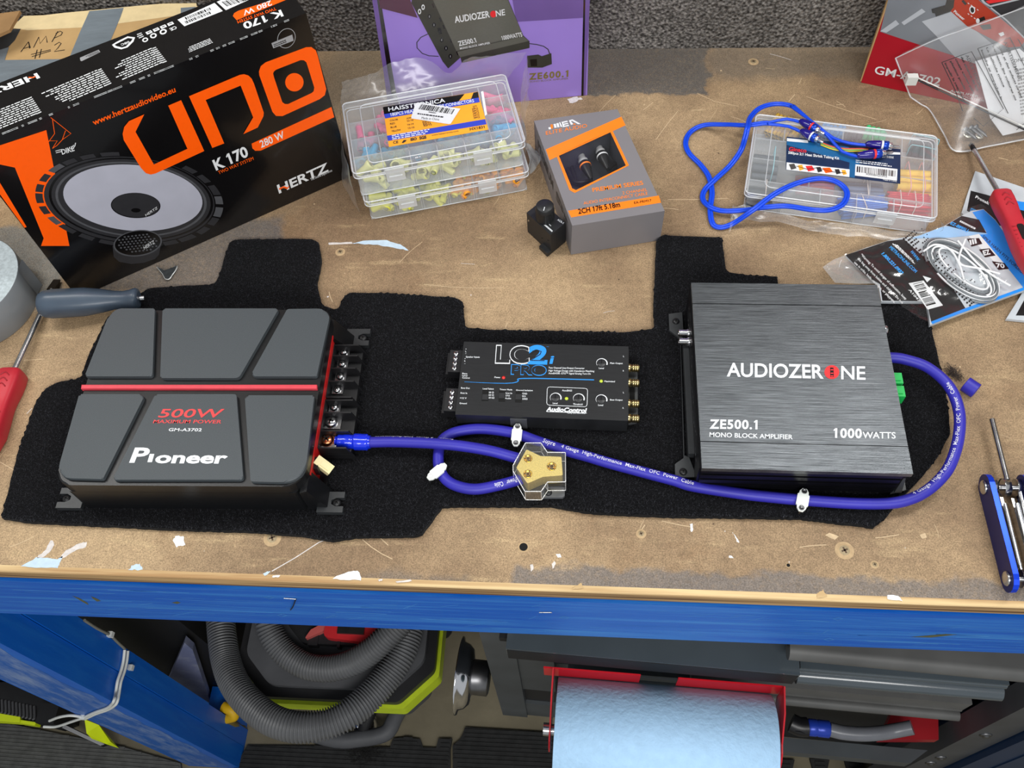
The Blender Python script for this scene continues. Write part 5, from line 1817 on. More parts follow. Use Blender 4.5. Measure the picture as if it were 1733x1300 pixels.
mb.pr(R1, [(860, 95), (1600, 700), (1500, 690), (880, 480), (720, 300), (600, 180)], pale_m, nR, 2)
mb.pr(R1, [(250, 262), (380, 168), (410, 202), (300, 276)], pale_m, nR, 2)
mb.pr(R1, [(428, 188), (600, 72), (632, 98), (450, 212)], pale_m, nR, 2)
mb.pr(R1, [(880, -30), (1010, -60), (1480, 330), (1440, 390), (1330, 400), (985, 220), (845, 92)], rust_m, nR, 3)
mb.pr(R1, [(1010, -60), (1150, 40), (1440, 300), (1700, 500), (1700, -60)], dark_print, nR, 2.5)
mb.stroke(R1, [(1185, 62), (1320, 170), (1480, 330)], 0.0016, pale_m, nR, 4)
mb.stroke(R1, [(1100, -20), (1130, 20), (1180, 50), (1465, -20)], 0.0022, pale_m, nR, 4)
mb.pr(R1, [(1140, 5), (1465, -60), (1465, -20), (1165, 28)], red_print, nR, 4.5)
mb.pr(R1, [(682, 75), (800, 40), (820, -30), (880, -30), (870, 60), (840, 95), (720, 138), (712, 110), (690, 108)], uno_black, nR, 4)
mb.tx('Pioneer', R1, (868, 98), (955, 170), (882, 80), white_card, nR, lift=5, bold=0.02)
mb.ring(R1, ell(1028, 80, 24, 34, -0.2, 20), ell(1028, 80, 16, 24, -0.2, 20), white_card, nR, 5)
mb.pr(R1, ell(1028, 82, 15, 23, -0.2, 20), uno_black, nR, 5)
mb.pr(R1, [(1062, 160), (1130, 135), (1140, 165), (1078, 195)], uno_black, nR, 5)
mb.pr(R1, ell(1075, 172, 16, 22, 0, 18), white_card, nR, 6)
mb.pr(R1, [(1090, 210), (1180, 200), (1190, 240), (1120, 250)], photo_dark, nR, 5)
mb.pr(R1, [(1248, 280), (1290, 265), (1300, 290), (1270, 305)], white_card, nR, 5)
mb.stroke(R1, [(945, 0), (975, 35)], 0.0026, uno_black, nR, 5)
for k in range(8):
    x, y = 990 + (k % 4) * 26, 20 + (k // 4) * 90 + (k % 4) * 18
    mb.stroke(R1, [(x, y), (x + 12, y + 10)], 0.0008, white_card, nR, 5)
mb.tx('GM-A3702', R1, (196, 620), (748, 726), (212, 556), white_card, nR, lift=2, bold=0.035)
mb.tx('AMPLIFIER', R1, (836, 775), (1080, 826), (842, 756), white_card, nR, lift=2, bold=0.01)
mb.tx('AMPLIFICATEUR', R1, (836, 800), (1130, 862), (842, 784), white_card, nR, lift=2, res=2)
mb.build('printed_carton', rbox)
mb = MB()
mb.M = RF
mb.box((-0.0016, 0.001, 0.001), (0.0002, RD - 0.001, RH - 0.001), card_m, 0.0003)
mb.build('end_flap', rbox, 'bare brown cardboard edge')

# ------------------------------------------------------------------ grey and orange audio cable box with a window
ez = 0.0494
EP = [(903.7, 204.5), (1044.8, 184.6), (1125, 357), (968.3, 382)]
etop = [at(*p, ez) for p in EP]
elite = thing('cable_box', 'grey and orange audio cable box with a slanted clear window', 'box', Vector((etop[3].x, etop[3].y, T)))
grey_card = mat('grey_card', (124, 121, 124), 0.42, spec=0.4, var=(12, 0.06))
grey_card_d = mat('grey_card_lettering', (62, 60, 62), 0.45, var=(60, 0.08))
or2 = mat('bright_orange_print', (250, 130, 30), 0.4, var=(100, 0.03))
E1 = crop(880, 170, 0.21541, lambda x, y: at(x, y, ez))
winpx = [(303, 428), (708, 246), (832, 512), (440, 706), (410, 692)]
win = [E1(*q) for q in winpx]
bl_ = at(966, 431, 0.0004)
br_ = at(1117, 406.5, 0.0004)
ebot = [Vector((etop[0].x, etop[0].y, T + 0.0004)), Vector((etop[1].x, etop[1].y, T + 0.0004)), br_, bl_]
mb = MB()
outer = [etop[0], etop[1], etop[2], etop[3], etop[3].lerp(etop[0], 0.35)]
outer = [etop[0], etop[1], etop[2], etop[3], etop[0].lerp(etop[3], 0.75)]
I4 = Matrix.Identity(4)
mb.add(outer + win, [(i, (i + 1) % 5, 5 + (i + 1) % 5, 5 + i) for i in range(5)], grey_card, False, I4)
for i in range(4):
    j = (i + 1) % 4
    mb.add([etop[i], etop[j], ebot[j], ebot[i]], [(0, 1, 2, 3)], grey_card, False, I4)
mb.add(ebot, [(0, 1, 2, 3)], grey_card, False, I4)
well = [p - Z * 0.034 for p in win]
in_m = mat('box_inside', (52, 54, 62), 0.6, var=(30, 0.2))
mb.add(win + well, [(i, (i + 1) % 5, 5 + (i + 1) % 5, 5 + i) for i in range(5)] + [(5, 6, 7, 8, 9)], in_m, False, I4)
mb.pr(E1, [(203, 386), (796, 128), (829, 196), (232, 470)], or2, Z)
mb.ring(E1, [(288, 440), (724, 232), (856, 512), (430, 728), (388, 704)], winpx, or2, Z, 1.5)
mb.pr(E1, [(378, 868), (1090, 748), (1108, 804), (402, 920)], or2, Z)
mb.tx('ELITE AUDIO', E1, (204, 272), (528, 212), (202, 244), or2, Z, bold=0.0)
for st, m_ in (([(232, 212), (236, 228)], white_card), ([(248, 190), (252, 222)], or2), ([(272, 186), (280, 216)], white_card), ([(294, 180), (302, 212)], white_card), ([(316, 172), (328, 208)], white_card)):
    mb.stroke(E1, st, 0.0028, m_, Z, 1.5)
mb.pr(E1, [(318, 172), (372, 160), (376, 170), (338, 178), (342, 184), (376, 177), (380, 186), (346, 193), (350, 200), (382, 192), (386, 202), (336, 212)], white_card, Z, 1.5)
mb.pr(E1, [(384, 158), (412, 150), (478, 186), (456, 188), (410, 162), (400, 164), (420, 188), (400, 194)], white_card, Z, 1.5)
mb.pr(E1, [(416, 186), (430, 182), (438, 190), (424, 194)], or2, Z, 2)
mb.tx('PREMIUM SERIES', E1, (572, 720), (970, 662), (566, 690), or2, Z, bold=0.05)
mb.tx('2 CHANNEL', E1, (806, 740), (1000, 712), (804, 718), or2, Z, bold=0.0)
mb.tx('AUDIO INTERCONNECT CABLE', E1, (500, 820), (1004, 742), (498, 798), or2, Z, bold=0.0)
mb.tx('2CH 17ft 5.18m', E1, (460, 894), (788, 838), (454, 856), uno_black, Z, lift=3, bold=0.02)
mb.tx('EA-PRM17', E1, (898, 816), (1033, 796), (896, 798), uno_black, Z, lift=3)
nEf = (etop[2] - etop[3]).cross(Z).normalized()
EFr = crop(880, 170, 0.21541, plane(etop[3], nEf))
mb.pr(EFr, [(704, 1068), (800, 1052), (806, 1108), (706, 1126)], grey_card, nEf, 1)
mb.pr(EFr, [(720, 1088), (744, 1074), (768, 1070), (792, 1076), (764, 1086), (740, 1090)], white_card, nEf, 2)
mb.tx('PYRAMID', EFr, (718, 1106), (792, 1092), (718, 1098), white_card, nEf, lift=2, res=2)
nEl = (etop[3] - etop[0]).cross(Z).normalized()
if nEl.x > 0:
    nEl = -nEl
def ELf(u, v):                            # left end: u along the depth from the back, v height
    return etop[0].lerp(etop[3], u) - Z * (ez * (1 - v))
mb.text('PREMIUM', ELf(0.10, 0.42), ELf(0.52, 0.42), ELf(0.10, 0.72), grey_card_d, nEl, lift=2, bold=0.03)
mb.text('SERIES', ELf(0.60, 0.42), ELf(0.96, 0.42), ELf(0.60, 0.72), grey_card_d, nEl, lift=2, bold=0.03)
mb.build('printed_carton', elite)
mb = MB()
mb.poly([p - Z * 0.0005 for p in win], window_m)
mb.build('window_film', elite, 'clear window film')
acable = thing('audio_cable', 'dark audio cable with chrome plugs lying inside the windowed grey box', 'cable', E1(580, 480) - Z * 0.03)
chrome = mat('chrome', (226, 226, 230), 0.12, metal=1.0, var=(40, 0.06))
bright_tip = mat('nickel_tip', (214, 214, 216), 0.4, metal=0.4, var=(40, 0.06))
blk_rub = mat('black_rubber', (22, 22, 25), 0.35, var=(60, 0.2))
Ez = lambda x, y, z=0.03: crop(880, 170, 0.21541, lambda a, b: at(a, b, z))(x, y)
for (b0, t0, colr) in (((560, 620), (462, 400), or2), ((690, 540), (600, 330), white_card)):
    a, b = Ez(*b0), Ez(*t0)
    d = (b - a).normalized()
    L_ = (b - a).length
    mb = MB()
    mb.lathe([(0.0022, 0.0), (0.0035, 0.006), (0.0055, L_ * 0.30), (0.0068, L_ * 0.48), (0.0068, L_ * 0.56), (0.006, L_ * 0.58), (0.00001, L_ * 0.58)], a, d, blk_rub, 20)
    pg = mb.build('plug', acable)
    mb = MB()
    mb.lathe([(0.0069, L_ * 0.44), (0.0072, L_ * 0.45), (0.0072, L_ * 0.48), (0.0069, L_ * 0.49)], a, d, colr, 20)
    mb.build('colour_ring', pg)
    mb = MB()
    mb.lathe([(0.006, L_ * 0.58), (0.006, L_ * 0.66), (0.0046, L_ * 0.68), (0.0046, L_ * 0.84), (0.004, L_ * 0.85), (0.0016, L_ * 0.85), (0.0016, L_ * 1.02), (0.00001, L_ * 1.03)], a, d, bright_tip, 20)
    mb.build('metal_tip', pg)
mb = MB()
mb.tube([Ez(560, 620, 0.03), Ez(520, 640, 0.024), Ez(430, 640, 0.02), Ez(380, 560, 0.02), Ez(350, 470, 0.02)], 0.0028, blk_rub, 10, 6)
mb.tube([Ez(690, 540, 0.03), Ez(740, 500, 0.024), Ez(780, 480, 0.02), Ez(720, 380, 0.02), Ez(560, 420, 0.019), Ez(410, 480, 0.019), Ez(440, 640, 0.02)], 0.0028, blk_rub, 10, 6)
mb.build('cord', acable)

# small black level remote
kz = 0.034
KR = lambda x, y, z=kz: at(880 + x * 0.21541, 170 + y * 0.21541, z)
kl, kf, kr = KR(52, 882), KR(240, 1058), KR(358, 962)
kb = kl + kr - kf
rem = thing('level_remote', 'small black bass level remote with a round knob beside the grey cable box', 'remote control', Vector((kf.x, kf.y, T)))
dn = lambda p, z: Vector((p.x, p.y, T + z))
rm_m = mat('remote_black', (30, 31, 33), 0.45, var=(200, 0.12), bump=(1200, 0.2, 0.0002))
mb = MB()
mb.hexa([dn(kl, 0.0006), dn(kf, 0.0006), dn(kr, 0.0006), dn(kb, 0.0006), kl, kf, kr, kb], rm_m, 0.0008)
mb.tx('ACR-1', KR, (292, 942), (338, 972), (300, 930), white_print, Z, bold=0.02)
mb.pr(KR, [(150, 946), (160, 940), (258, 1026), (250, 1034)], white_print, Z)
mb.tx('AudioControl', KR, (158, 950), (248, 1030), (163, 945), rm_m, Z, lift=2.5, res=2)
mb.tx('bass', KR, (222, 972), (240, 990), (232, 966), white_print, Z, res=2)
nk = (kf - kl).cross(Z).normalized()
if nk.y > 0:
    nk = -nk
KS = lambda x, y: hit(880 + x * 0.21541, 170 + y * 0.21541, kf, nk)
for (x, y, r) in ((68, 944, 6), (66, 1048, 6)):
    mb.pr(KS, ell(x, y, r, r * 1.4, 0, 12), steel, nk)
for (x, y) in ((112, 1074), (175, 1080), (222, 1098)):
    mb.pr(KS, [(x - 6, y - 3), (x + 6, y + 1), (x + 6, y + 6), (x - 6, y + 2)], black_void, nk)
mb.build('remote_housing', rem)
mb = MB()
w = (kf - kr).normalized() * 0.0015
mb.hexa([dn(kf, 0.0004) + w * 4, dn(kf, 0.0004), dn(kf.lerp(kl, 0.35), 0.0004), dn(kf.lerp(kl, 0.35), 0.0004) + w * 4,
         dn(kf, 0.006) + w * 4, dn(kf, 0.006), dn(kf.lerp(kl, 0.35), 0.006), dn(kf.lerp(kl, 0.35), 0.006) + w * 4], rm_m)
mb.build('mounting_lip', rem)
mb = MB()
kc = KR(198, 924)
mb.lathe([(0.0105, 0.0), (0.0108, 0.001), (0.0106, 0.0145), (0.0109, 0.015), (0.0106, 0.016), (0.0102, 0.0205), (0.0092, 0.0215), (0.00001, 0.0215)], kc, Z, rm_m, 36)
mb.stroke(lambda x, y: Vector((x, y, kc.z + 0.0217)), [(kc.x, kc.y - 0.003), (kc.x - 0.001, kc.y - 0.0085)], 0.0008, white_print, Z)
for k in range(36):
    a = k * math.pi / 18
    mb.cyl(kc + Vector((0.0106 * math.cos(a), 0.0106 * math.sin(a), 0.002)), kc + Vector((0.0104 * math.cos(a), 0.0104 * math.sin(a), 0.0140)), 0.0004, None, rm_m, 5)
mb.build('knob', rem)
# ------------------------------------------------------------------ clear compartment cases
def case(name, label, group, F, L, D, H, lid_h, nx, rows, latch_x, seed):
    """frosted tray with dividers, clear hinged lid, two latches"""
    root = thing(name, label, 'case', F.translation.copy(), F.to_euler().z, group)
    mb = MB()
    mb.M = F
    zt = H - lid_h
    w = 0.0011
    ins = 0.003
    mb.box((ins, ins, 0.0004), (L - ins, D - ins, 0.0016), frost)
    o = rrect(ins, ins, L - ins, D - ins, 0.006, 4)
    n = len(o)
    vs = [(x, y, 0.0006) for x, y in o] + [(x, y, zt + 0.001) for x, y in o]
    mb.add(vs, [(i, (i + 1) % n, n + (i + 1) % n, n + i) for i in range(n)], frost, True)
    mb.tube([(x, y, zt) for x, y in o] + [(o[0][0], o[0][1], zt)], 0.0009, frost_edge, 6, 1, False)
    mb.tube([(x, y, 0.001) for x, y in o] + [(o[0][0], o[0][1], 0.001)], 0.0007, frost_edge, 6, 1, False)
    mb.build('tray', root)
    for j in range(1, len(rows)):
        y = rows[j]
        d = MB()
        d.M = F
        d.box((ins, y - w / 2, 0.0016), (L - ins, y + w / 2, zt - 0.001), frost)
        d.box((ins, y - w / 2, zt - 0.002), (L - ins, y + w / 2, zt - 0.001), frost_edge)
        d.build('divider', root)
    for j in range(len(rows)):
        y0, y1 = rows[j], (rows[j + 1] if j + 1 < len(rows) else D - ins)
        if j == 0:
            y0 = ins
        for i in range(1, nx[j]):
            x = ins + (L - 2 * ins) * i / nx[j]
            d = MB()
            d.M = F
            d.box((x - w / 2, y0, 0.0016), (x + w / 2, y1, zt - 0.001), frost)
            d.box((x - w / 2, y0, zt - 0.002), (x + w / 2, y1, zt - 0.001), frost_edge)
            if j == 0:
                d.box((x - 0.0016, y0, 0.0016), (x - 0.0010, y0 + 0.0012, zt - 0.001), frost_edge)
                d.box((x + 0.0010, y0, 0.0016), (x + 0.0016, y0 + 0.0012, zt - 0.001), frost_edge)
            d.build('divider', root)
    mb = MB()
    mb.M = F
    ol = rrect(0, 0, L, D, 0.006, 5)
    n = len(ol)
    mb.add([(x, y, H) for x, y in ol], [tuple(range(n))], crystal)
    vs = [(x, y, zt + 0.0006) for x, y in ol] + [(x, y, H) for x, y in ol]
    mb.add(vs, [(i, (i + 1) % n, n + (i + 1) % n, n + i) for i in range(n)], frost, True)
    for (z, r) in ((H, 0.0009), (zt + 0.0006, 0.0008)):
        mb.tube([(x, y, z) for x, y in ol] + [(ol[0][0], ol[0][1], z)], r, frost_edge, 6, 1, False)
    ri = rrect(L * 0.10, D * 0.10, L * 0.93, D * 0.93, 0.008, 5)
    mb.tube([(x, y, H + 0.0002) for x, y in ri] + [(ri[0][0], ri[0][1], H + 0.0002)], 0.0006, frost_edge, 6, 1, False)
    lid = mb.build('lid', root)
    for lx in latch_x:
        d = MB()
        d.M = F
        d.box((lx - 0.011, -0.0022, zt - 0.011), (lx + 0.011, 0.0008, H - 0.0015), frost_edge, 0.0014)
        d.box((lx - 0.008, -0.0034, zt - 0.010), (lx + 0.008, -0.0018, zt - 0.003), frost_edge, 0.0008)
        d.build('latch', root)
    return root, lid
CU = frame(-0.2645, 0.7384, 0.0345, 0.2575)
CL_ = frame(-0.2581, 0.7322, 0.0, 0.2564)
rowsU = [0.003, 0.037, 0.067, 0.096]
caseU, lidU = case('connector_case', 'clear case of coloured wire connectors with an orange label, on top of the other', 'clear compartment cases', CU, 0.2035, 0.1214, 0.0395, 0.009, [6, 6, 6, 6], rowsU, (0.048, 0.152), 1)
caseL, lidL = case('connector_case', 'clear case of yellow and orange connectors under the orange labelled case', 'clear compartment cases', CL_, 0.2000, 0.1220, 0.0332, 0.008, [6, 6, 6, 6], rowsU, (0.050, 0.148), 2)
UT = 0.0345 + 0.0395
C1 = crop(560, 90, 0.23077, lambda x, y: at(x, y, UT))
label_or = mat('label_orange', (250, 168, 44), 0.45, var=(60, 0.04))
label_bl = mat('label_blue', (52, 70, 190), 0.45, var=(60, 0.05))
mb = MB()
mb.pr(C1, [(382, 398), (1078, 284), (1156, 562), (426, 690)], label_or, Z, 2)
mb.pr(C1, [(382, 398), (980, 302), (936, 356), (390, 450)], uno_black, Z, 3)
mb.pr(C1, [(1046, 292), (1078, 286), (1086, 328), (1028, 338)], uno_black, Z, 3)
mb.pr(C1, [(388, 446), (1086, 328), (1092, 362), (398, 482)], label_bl, Z, 3)
mb.pr(C1, [(412, 608), (1132, 486), (1142, 524), (420, 646)], label_bl, Z, 3)
mb.tx('HAISSTRONICA', C1, (424, 430), (840, 362), (420, 402), white_print, Z, lift=4, bold=0.04)
mb.tx('180PCS HEAT SHRINK SPADE CONNECTORS', C1, (438, 466), (1052, 362), (434, 444), white_print, Z, lift=4, bold=0.035)
for s, x0_, y, x1_ in (('COLOR', 434, 504, 494), ('RED', 436, 528, 472), ('BLUE', 440, 554, 484), ('YELLOW', 446, 582, 514), ('AWG', 556, 488, 600), ('22-16', 558, 506, 606), ('16-14', 562, 534, 608), ('12-10', 566, 560, 614), ('FDFD', 668, 500, 720), ('RSFT1', 674, 516, 728), ('RSFT2', 678, 530, 734), ('RSFT3', 682, 542, 740), ('QTY', 1042, 402, 1074), ('20PCS', 1036, 420, 1080), ('20PCS', 1038, 436, 1084), ('20PCS', 1042, 452, 1088), ('20PCS', 1044, 468, 1090), ('20PCS', 1048, 484, 1094)):
    mb.tx(s, C1, (x0_, y), (x1_, y - (x1_ - x0_) * 0.16), (x0_ - 2, y - 12), dark_print, Z, lift=4, bold=0.01, res=2)
mb.greek(C1, (446, 602), (850, 534), (452, 640), 3, white_print, Z, 4, seed=71, fill=0.9, h=0.5)
mb.tx('CE', C1, (458, 668), (496, 662), (456, 650), dark_print, Z, lift=4, bold=0.02)
mb.tx('ISO', C1, (586, 646), (632, 638), (584, 628), dark_print, Z, lift=4, bold=0.05)
mb.tx('SGS', C1, (650, 636), (702, 628), (648, 616), dark_print, Z, lift=4, bold=0.05)
mb.pr(C1, [(520, 660), (535, 640), (556, 640), (548, 652), (530, 662)], dark_print, Z, 4)
mb.tx('www.haisstronica.com', C1, (740, 610), (936, 578), (738, 600), dark_print, Z, lift=4, res=2)
mb.tx('HX1831', C1, (1020, 570), (1128, 552), (1018, 552), dark_print, Z, lift=4, bold=0.02)
mb.pr(C1, [(1100, 284), (1118, 280), (1146, 450), (1130, 462)], white_print, Z, 2)
lab = mb.build('paper_label', caseU, 'orange, black and blue paper label')
mb = MB()
mb.pr(C1, [(622, 372), (640, 366), (950, 412), (880, 522), (866, 526), (592, 484), (590, 474)], white_card, Z, 6)
mb.bars(C1, (664, 380), (912, 418), (642, 416), uno_black, Z, 7, seed=72, count=48)
mb.greek(C1, (720, 430), (800, 442), (716, 444), 1, dark_print, Z, 7, seed=73)
mb.greek(C1, (640, 440), (860, 470), (632, 458), 1, dark_print, Z, 7, seed=74)
mb.tx('Made in China', C1, (664, 488), (794, 500), (668, 472), dark_print, Z, lift=7, res=2)
mb.build('barcode_sticker', caseU, 'white code sticker')
# wire connectors in their compartments: each one a thing of its own
def connector_proto(name, label, col, group, flare):
    m = mat(name + '_plastic', col, 0.4, var=(60, 0.1))
    r = thing(name, label, 'wire connector', Vector((0, 0, 0)), 0, group)
    mb = MB()
    mb.lathe([(0.0024, 0.0), (0.0032, 0.001), (0.0032, 0.010), (0.0026 + flare, 0.014), (0.0026 + flare, 0.016), (0.0016 + flare, 0.016), (0.0022, 0.010), (0.0018, 0.0)], (0, 0, -0.008), (0, 0, 1), m, 12)
    mb.build('sleeve', r)
    mb = MB()
    mb.box((-0.0024, -0.0004, 0.006), (0.0024, 0.0004, 0.0095), steel, 0.0002)
    mb.build('metal_tab', r)
    return r
_first = {}
def scatter(F, name, label, col, group, x0, x1, y0, y1, z0, z1, n, seed, flare=0.001):
    rnd = random.Random(seed)
    for k in range(n):
        key = name
        loc = F @ Vector((rnd.uniform(x0, x1), rnd.uniform(y0, y1), rnd.uniform(z0, z1)))
        M = Matrix.Translation(loc) @ Matrix.Rotation(rnd.uniform(0, 6.28), 4, 'Z') @ Matrix.Rotation(rnd.uniform(0.9, 1.9), 4, 'X') @ Matrix.Scale(1.3, 4)
        if key not in _first:
            _first[key] = (connector_proto(name, label, col, group, flare), None)
            r = _first[key][0]
            r.matrix_world = M
        else:
            r = dup(_first[key][0], M)
            r['label'] = label
            r['group'] = group
cells = lambda i, n=6: (0.003 + 0.1975 * i / n + 0.006, 0.003 + 0.1975 * (i + 1) / n - 0.006)
PK, BU, YE, OR, LY = (238, 96, 150), (40, 170, 220), (226, 226, 84), (252, 168, 40), (222, 224, 150)
def fill(F, row, cols, name, label, col, group, n, seed, z=(0.0045, 0.019), flare=0.001):
    y0 = rowsU[row] + 0.007
    y1 = (rowsU[row + 1] if row < 3 else 0.118) - 0.006
    for i in cols:
        a, b = cells(i)
        scatter(F, name, label, col, group, a, b, y0, y1, z[0], z[1], n, seed * 10 + i, flare)
fill(CU, 2, (0, 1, 5), 'pink_connector', 'pink wire connector inside the upper clear case', PK, 'pink connectors in the upper case', 9, 1)
fill(CU, 3, (1, 4, 5), 'pink_connector', 'pink wire connector inside the upper clear case', PK, 'pink connectors in the upper case', 5, 2)
fill(CU, 1, (0, 1, 2, 3, 4, 5), 'blue_connector', 'blue wire connector inside the upper clear case', BU, 'blue connectors in the upper case', 10, 3)
fill(CU, 2, (5,), 'blue_connector', 'blue wire connector inside the upper clear case', BU, 'blue connectors in the upper case', 3, 4)
fill(CU, 0, (0, 1, 2, 3, 4, 5), 'pale_yellow_connector', 'pale yellow wire connector inside the upper clear case', LY, 'pale yellow connectors in the upper case', 6, 5, (0.0045, 0.018), 0.0022)
fill(CL_, 0, (0, 1, 2), 'yellow_connector', 'yellow wire connector inside the lower clear case', YE, 'yellow connectors in the lower case', 12, 6, (0.0045, 0.019), 0.0022)
fill(CL_, 0, (3, 4, 5), 'orange_connector', 'orange wire connector inside the lower clear case', OR, 'orange connectors in the lower case', 13, 7, (0.0045, 0.019), 0.001)
fill(CL_, 0, (3, 4), 'yellow_connector', 'yellow wire connector inside the lower clear case', YE, 'yellow connectors in the lower case', 3, 8, (0.006, 0.010), 0.0022)
fill(CL_, 1, (3, 4, 5), 'orange_connector', 'orange wire connector inside the lower clear case', OR, 'orange connectors in the lower case', 5, 9, (0.009, 0.020), 0.001)
fill(CL_, 1, (0, 1), 'yellow_connector', 'yellow wire connector inside the lower clear case', YE, 'yellow connectors in the lower case', 5, 10, (0.008, 0.020), 0.0022)

# loose plastic wrap behind and around the two cases
wrap = thing('plastic_wrap', 'crumpled clear plastic bag sticking up behind the stacked clear cases', 'plastic bag', CU @ Vector((0.1, 0.124, -0.0345)), 0.2575)
cols = []
def wp(u, v, z):
    return CU @ Vector((u, v, z))
CB = lambda x, y, z: crop(560, 90, 0.23077, lambda a, b: at(a, b, z))(x, y)
for (u, tx_, ty_, zt_) in ((-0.002, 66, 210, 0.052), (0.03, 210, 182, 0.066), (0.055, 310, 150, 0.082), (0.08, 430, 82, 0.098), (0.11, 690, 55, 0.100), (0.135, 868, 158, 0.092), (0.155, 1000, 50, 0.104), (0.18, 1200, 22, 0.106), (0.205, 1436, 2, 0.106)):
    cols.append((wp(u, 0.1225, 0.030), CB(tx_, ty_, zt_)))
vs, fs = sheet(cols, 64, 22, 0.0050, 5, 34)
mb = MB()
mb.add(vs, fs, film, True, I4)
mb.build('back_film', wrap)
cols = [(wp(0.207, 0.02, 0.001), wp(0.2065, 0.02, 0.034)), (wp(0.212, 0.07, -0.002), wp(0.212, 0.07, 0.036)), (CB(1452, 372, 0.03), CB(1436, 2, 0.106))]
vs, fs = sheet(cols, 30, 14, 0.004, 8, 40)
mb = MB()
mb.add(vs, fs, film, True, I4)
mb.build('side_film', wrap)
cols = [(wp(-0.008, 0.005, -0.030), wp(-0.003, 0.005, 0.036)), (wp(-0.018, 0.05, -0.026), wp(-0.006, 0.05, 0.037)), (wp(-0.014, 0.09, -0.028), wp(-0.004, 0.09, 0.037)), (wp(-0.006, 0.118, -0.02), wp(-0.002, 0.118, 0.037))]
vs, fs = sheet(cols, 24, 14, 0.0035, 12, 46)
mb = MB()
mb.add(vs, fs, film, True, I4)
mb.build('side_film', wrap)
cols = [(wp(0.205, 0.004, -0.018), wp(0.203, 0.002, 0.004)), (wp(0.222, 0.018, -0.020), wp(0.208, 0.02, 0.008)), (wp(0.226, 0.04, -0.024), wp(0.206, 0.045, 0.002))]
vs, fs = sheet(cols, 16, 10, 0.005, 14, 60)
mb = MB()
mb.add(vs, fs, film_mat('silvery_film', (210, 216, 220), 0.6, 0.5, 0.15, 60, 0.8), True, I4)
mb.build('crumpled_corner', wrap, 'silvery crumpled corner of the bag')

# ------------------------------------------------------------------ heat shrink case
SF = frame(0.188, 0.7541, 0, -0.1816)
SL, SD, SH = 0.2132, 0.1324, 0.0301
rowsS = [0.003, 0.030, 0.066, 0.100]
caseS, lidS = case('heat_shrink_case', 'wide clear case of heat shrink tubes with a dark blue label under the blue cable', 'clear compartment cases', SF, SL, SD, SH, 0.007, [5, 3, 3, 6], rowsS, (0.160,), 3)
S1 = crop(1150, 160, 0.25967, lambda x, y: at(x, y, SH))
navy = mat('navy_label', (22, 44, 78), 0.4, var=(40, 0.15))
teal = mat('teal_label', (24, 92, 142), 0.4, var=(40, 0.15))
mb = MB()
mb.pr(S1, [(698, 276), (1440, 358), (1438, 584), (692, 492)], navy, Z, 2)
mb.pr(S1, [(700, 290), (1100, 345), (1180, 430), (1140, 545), (1100, 538), (1108, 445), (698, 330)], teal, Z, 2.5)
mb.pr(S1, [(700, 286), (836, 300), (838, 318), (699, 306)], white_card, Z, 3)
mb.pr(S1, [(1300, 370), (1438, 380), (1438, 394), (1300, 390)], white_card, Z, 3)
mb.tx('Ginsco', S1, (712, 368), (826, 380), (714, 344), red_print, Z, lift=3, bold=0.02)
mb.tx('580pcs 2:1 Heat Shrink Tubing Kit', S1, (708, 388), (1040, 426), (709, 372), white_card, Z, lift=3, bold=0.025)
mb.pr(S1, [(698, 444), (1108, 490), (1106, 540), (695, 492)], white_card, Z, 3)
for k, (x, w, c_) in enumerate(((712, 50, steel), (770, 40, label_or), (820, 60, red_print), (890, 40, dark_print), (930, 70, orange), (1010, 40, dark_print), (1055, 35, label_or))):
    mb.pr(S1, [(x, 456 + (x - 700) * 0.11), (x + w * 0.7, 452 + (x - 700) * 0.12), (x + w, 482 + (x - 700) * 0.11), (x + w * 0.3, 492 + (x - 700) * 0.1)], c_, Z, 4)
mb.stroke(S1, [(760, 470), (830, 490), (900, 480), (980, 505), (1080, 515)], 0.0008, dark_print, Z, 5)
for k in range(6):
    for j in range(3):
        x, y = 712 + k * 66, 404 + k * 7.4 + j * 12
        mb.stroke(S1, [(x, y), (x + 56, y + 6)], 0.0008, navy, Z, 3.5)
mb.pr(S1, [(1146, 456), (1420, 488), (1416, 564), (1142, 530)], white_card, Z, 3)
mb.bars(S1, (1156, 470), (1408, 500), (1153, 508), uno_black, Z, 4, seed=81, count=54)
mb.tx('X000BH2OM3', S1, (1212, 526), (1350, 544), (1213, 514), dark_print, Z, lift=4)
mb.tx('Made in China', S1, (1326, 562), (1414, 574), (1327, 552), white_card, Z, lift=4, res=2)
mb.greek(S1, (1148, 424), (1412, 456), (1147, 448), 2, white_card, Z, 3, seed=83, fill=0.95)
mb.tx('HEAT SHRINK', S1, (1310, 412), (1396, 420), (1312, 398), white_card, Z, lift=3, bold=0.02)
mb.build('paper_label', caseS, 'dark blue paper label')
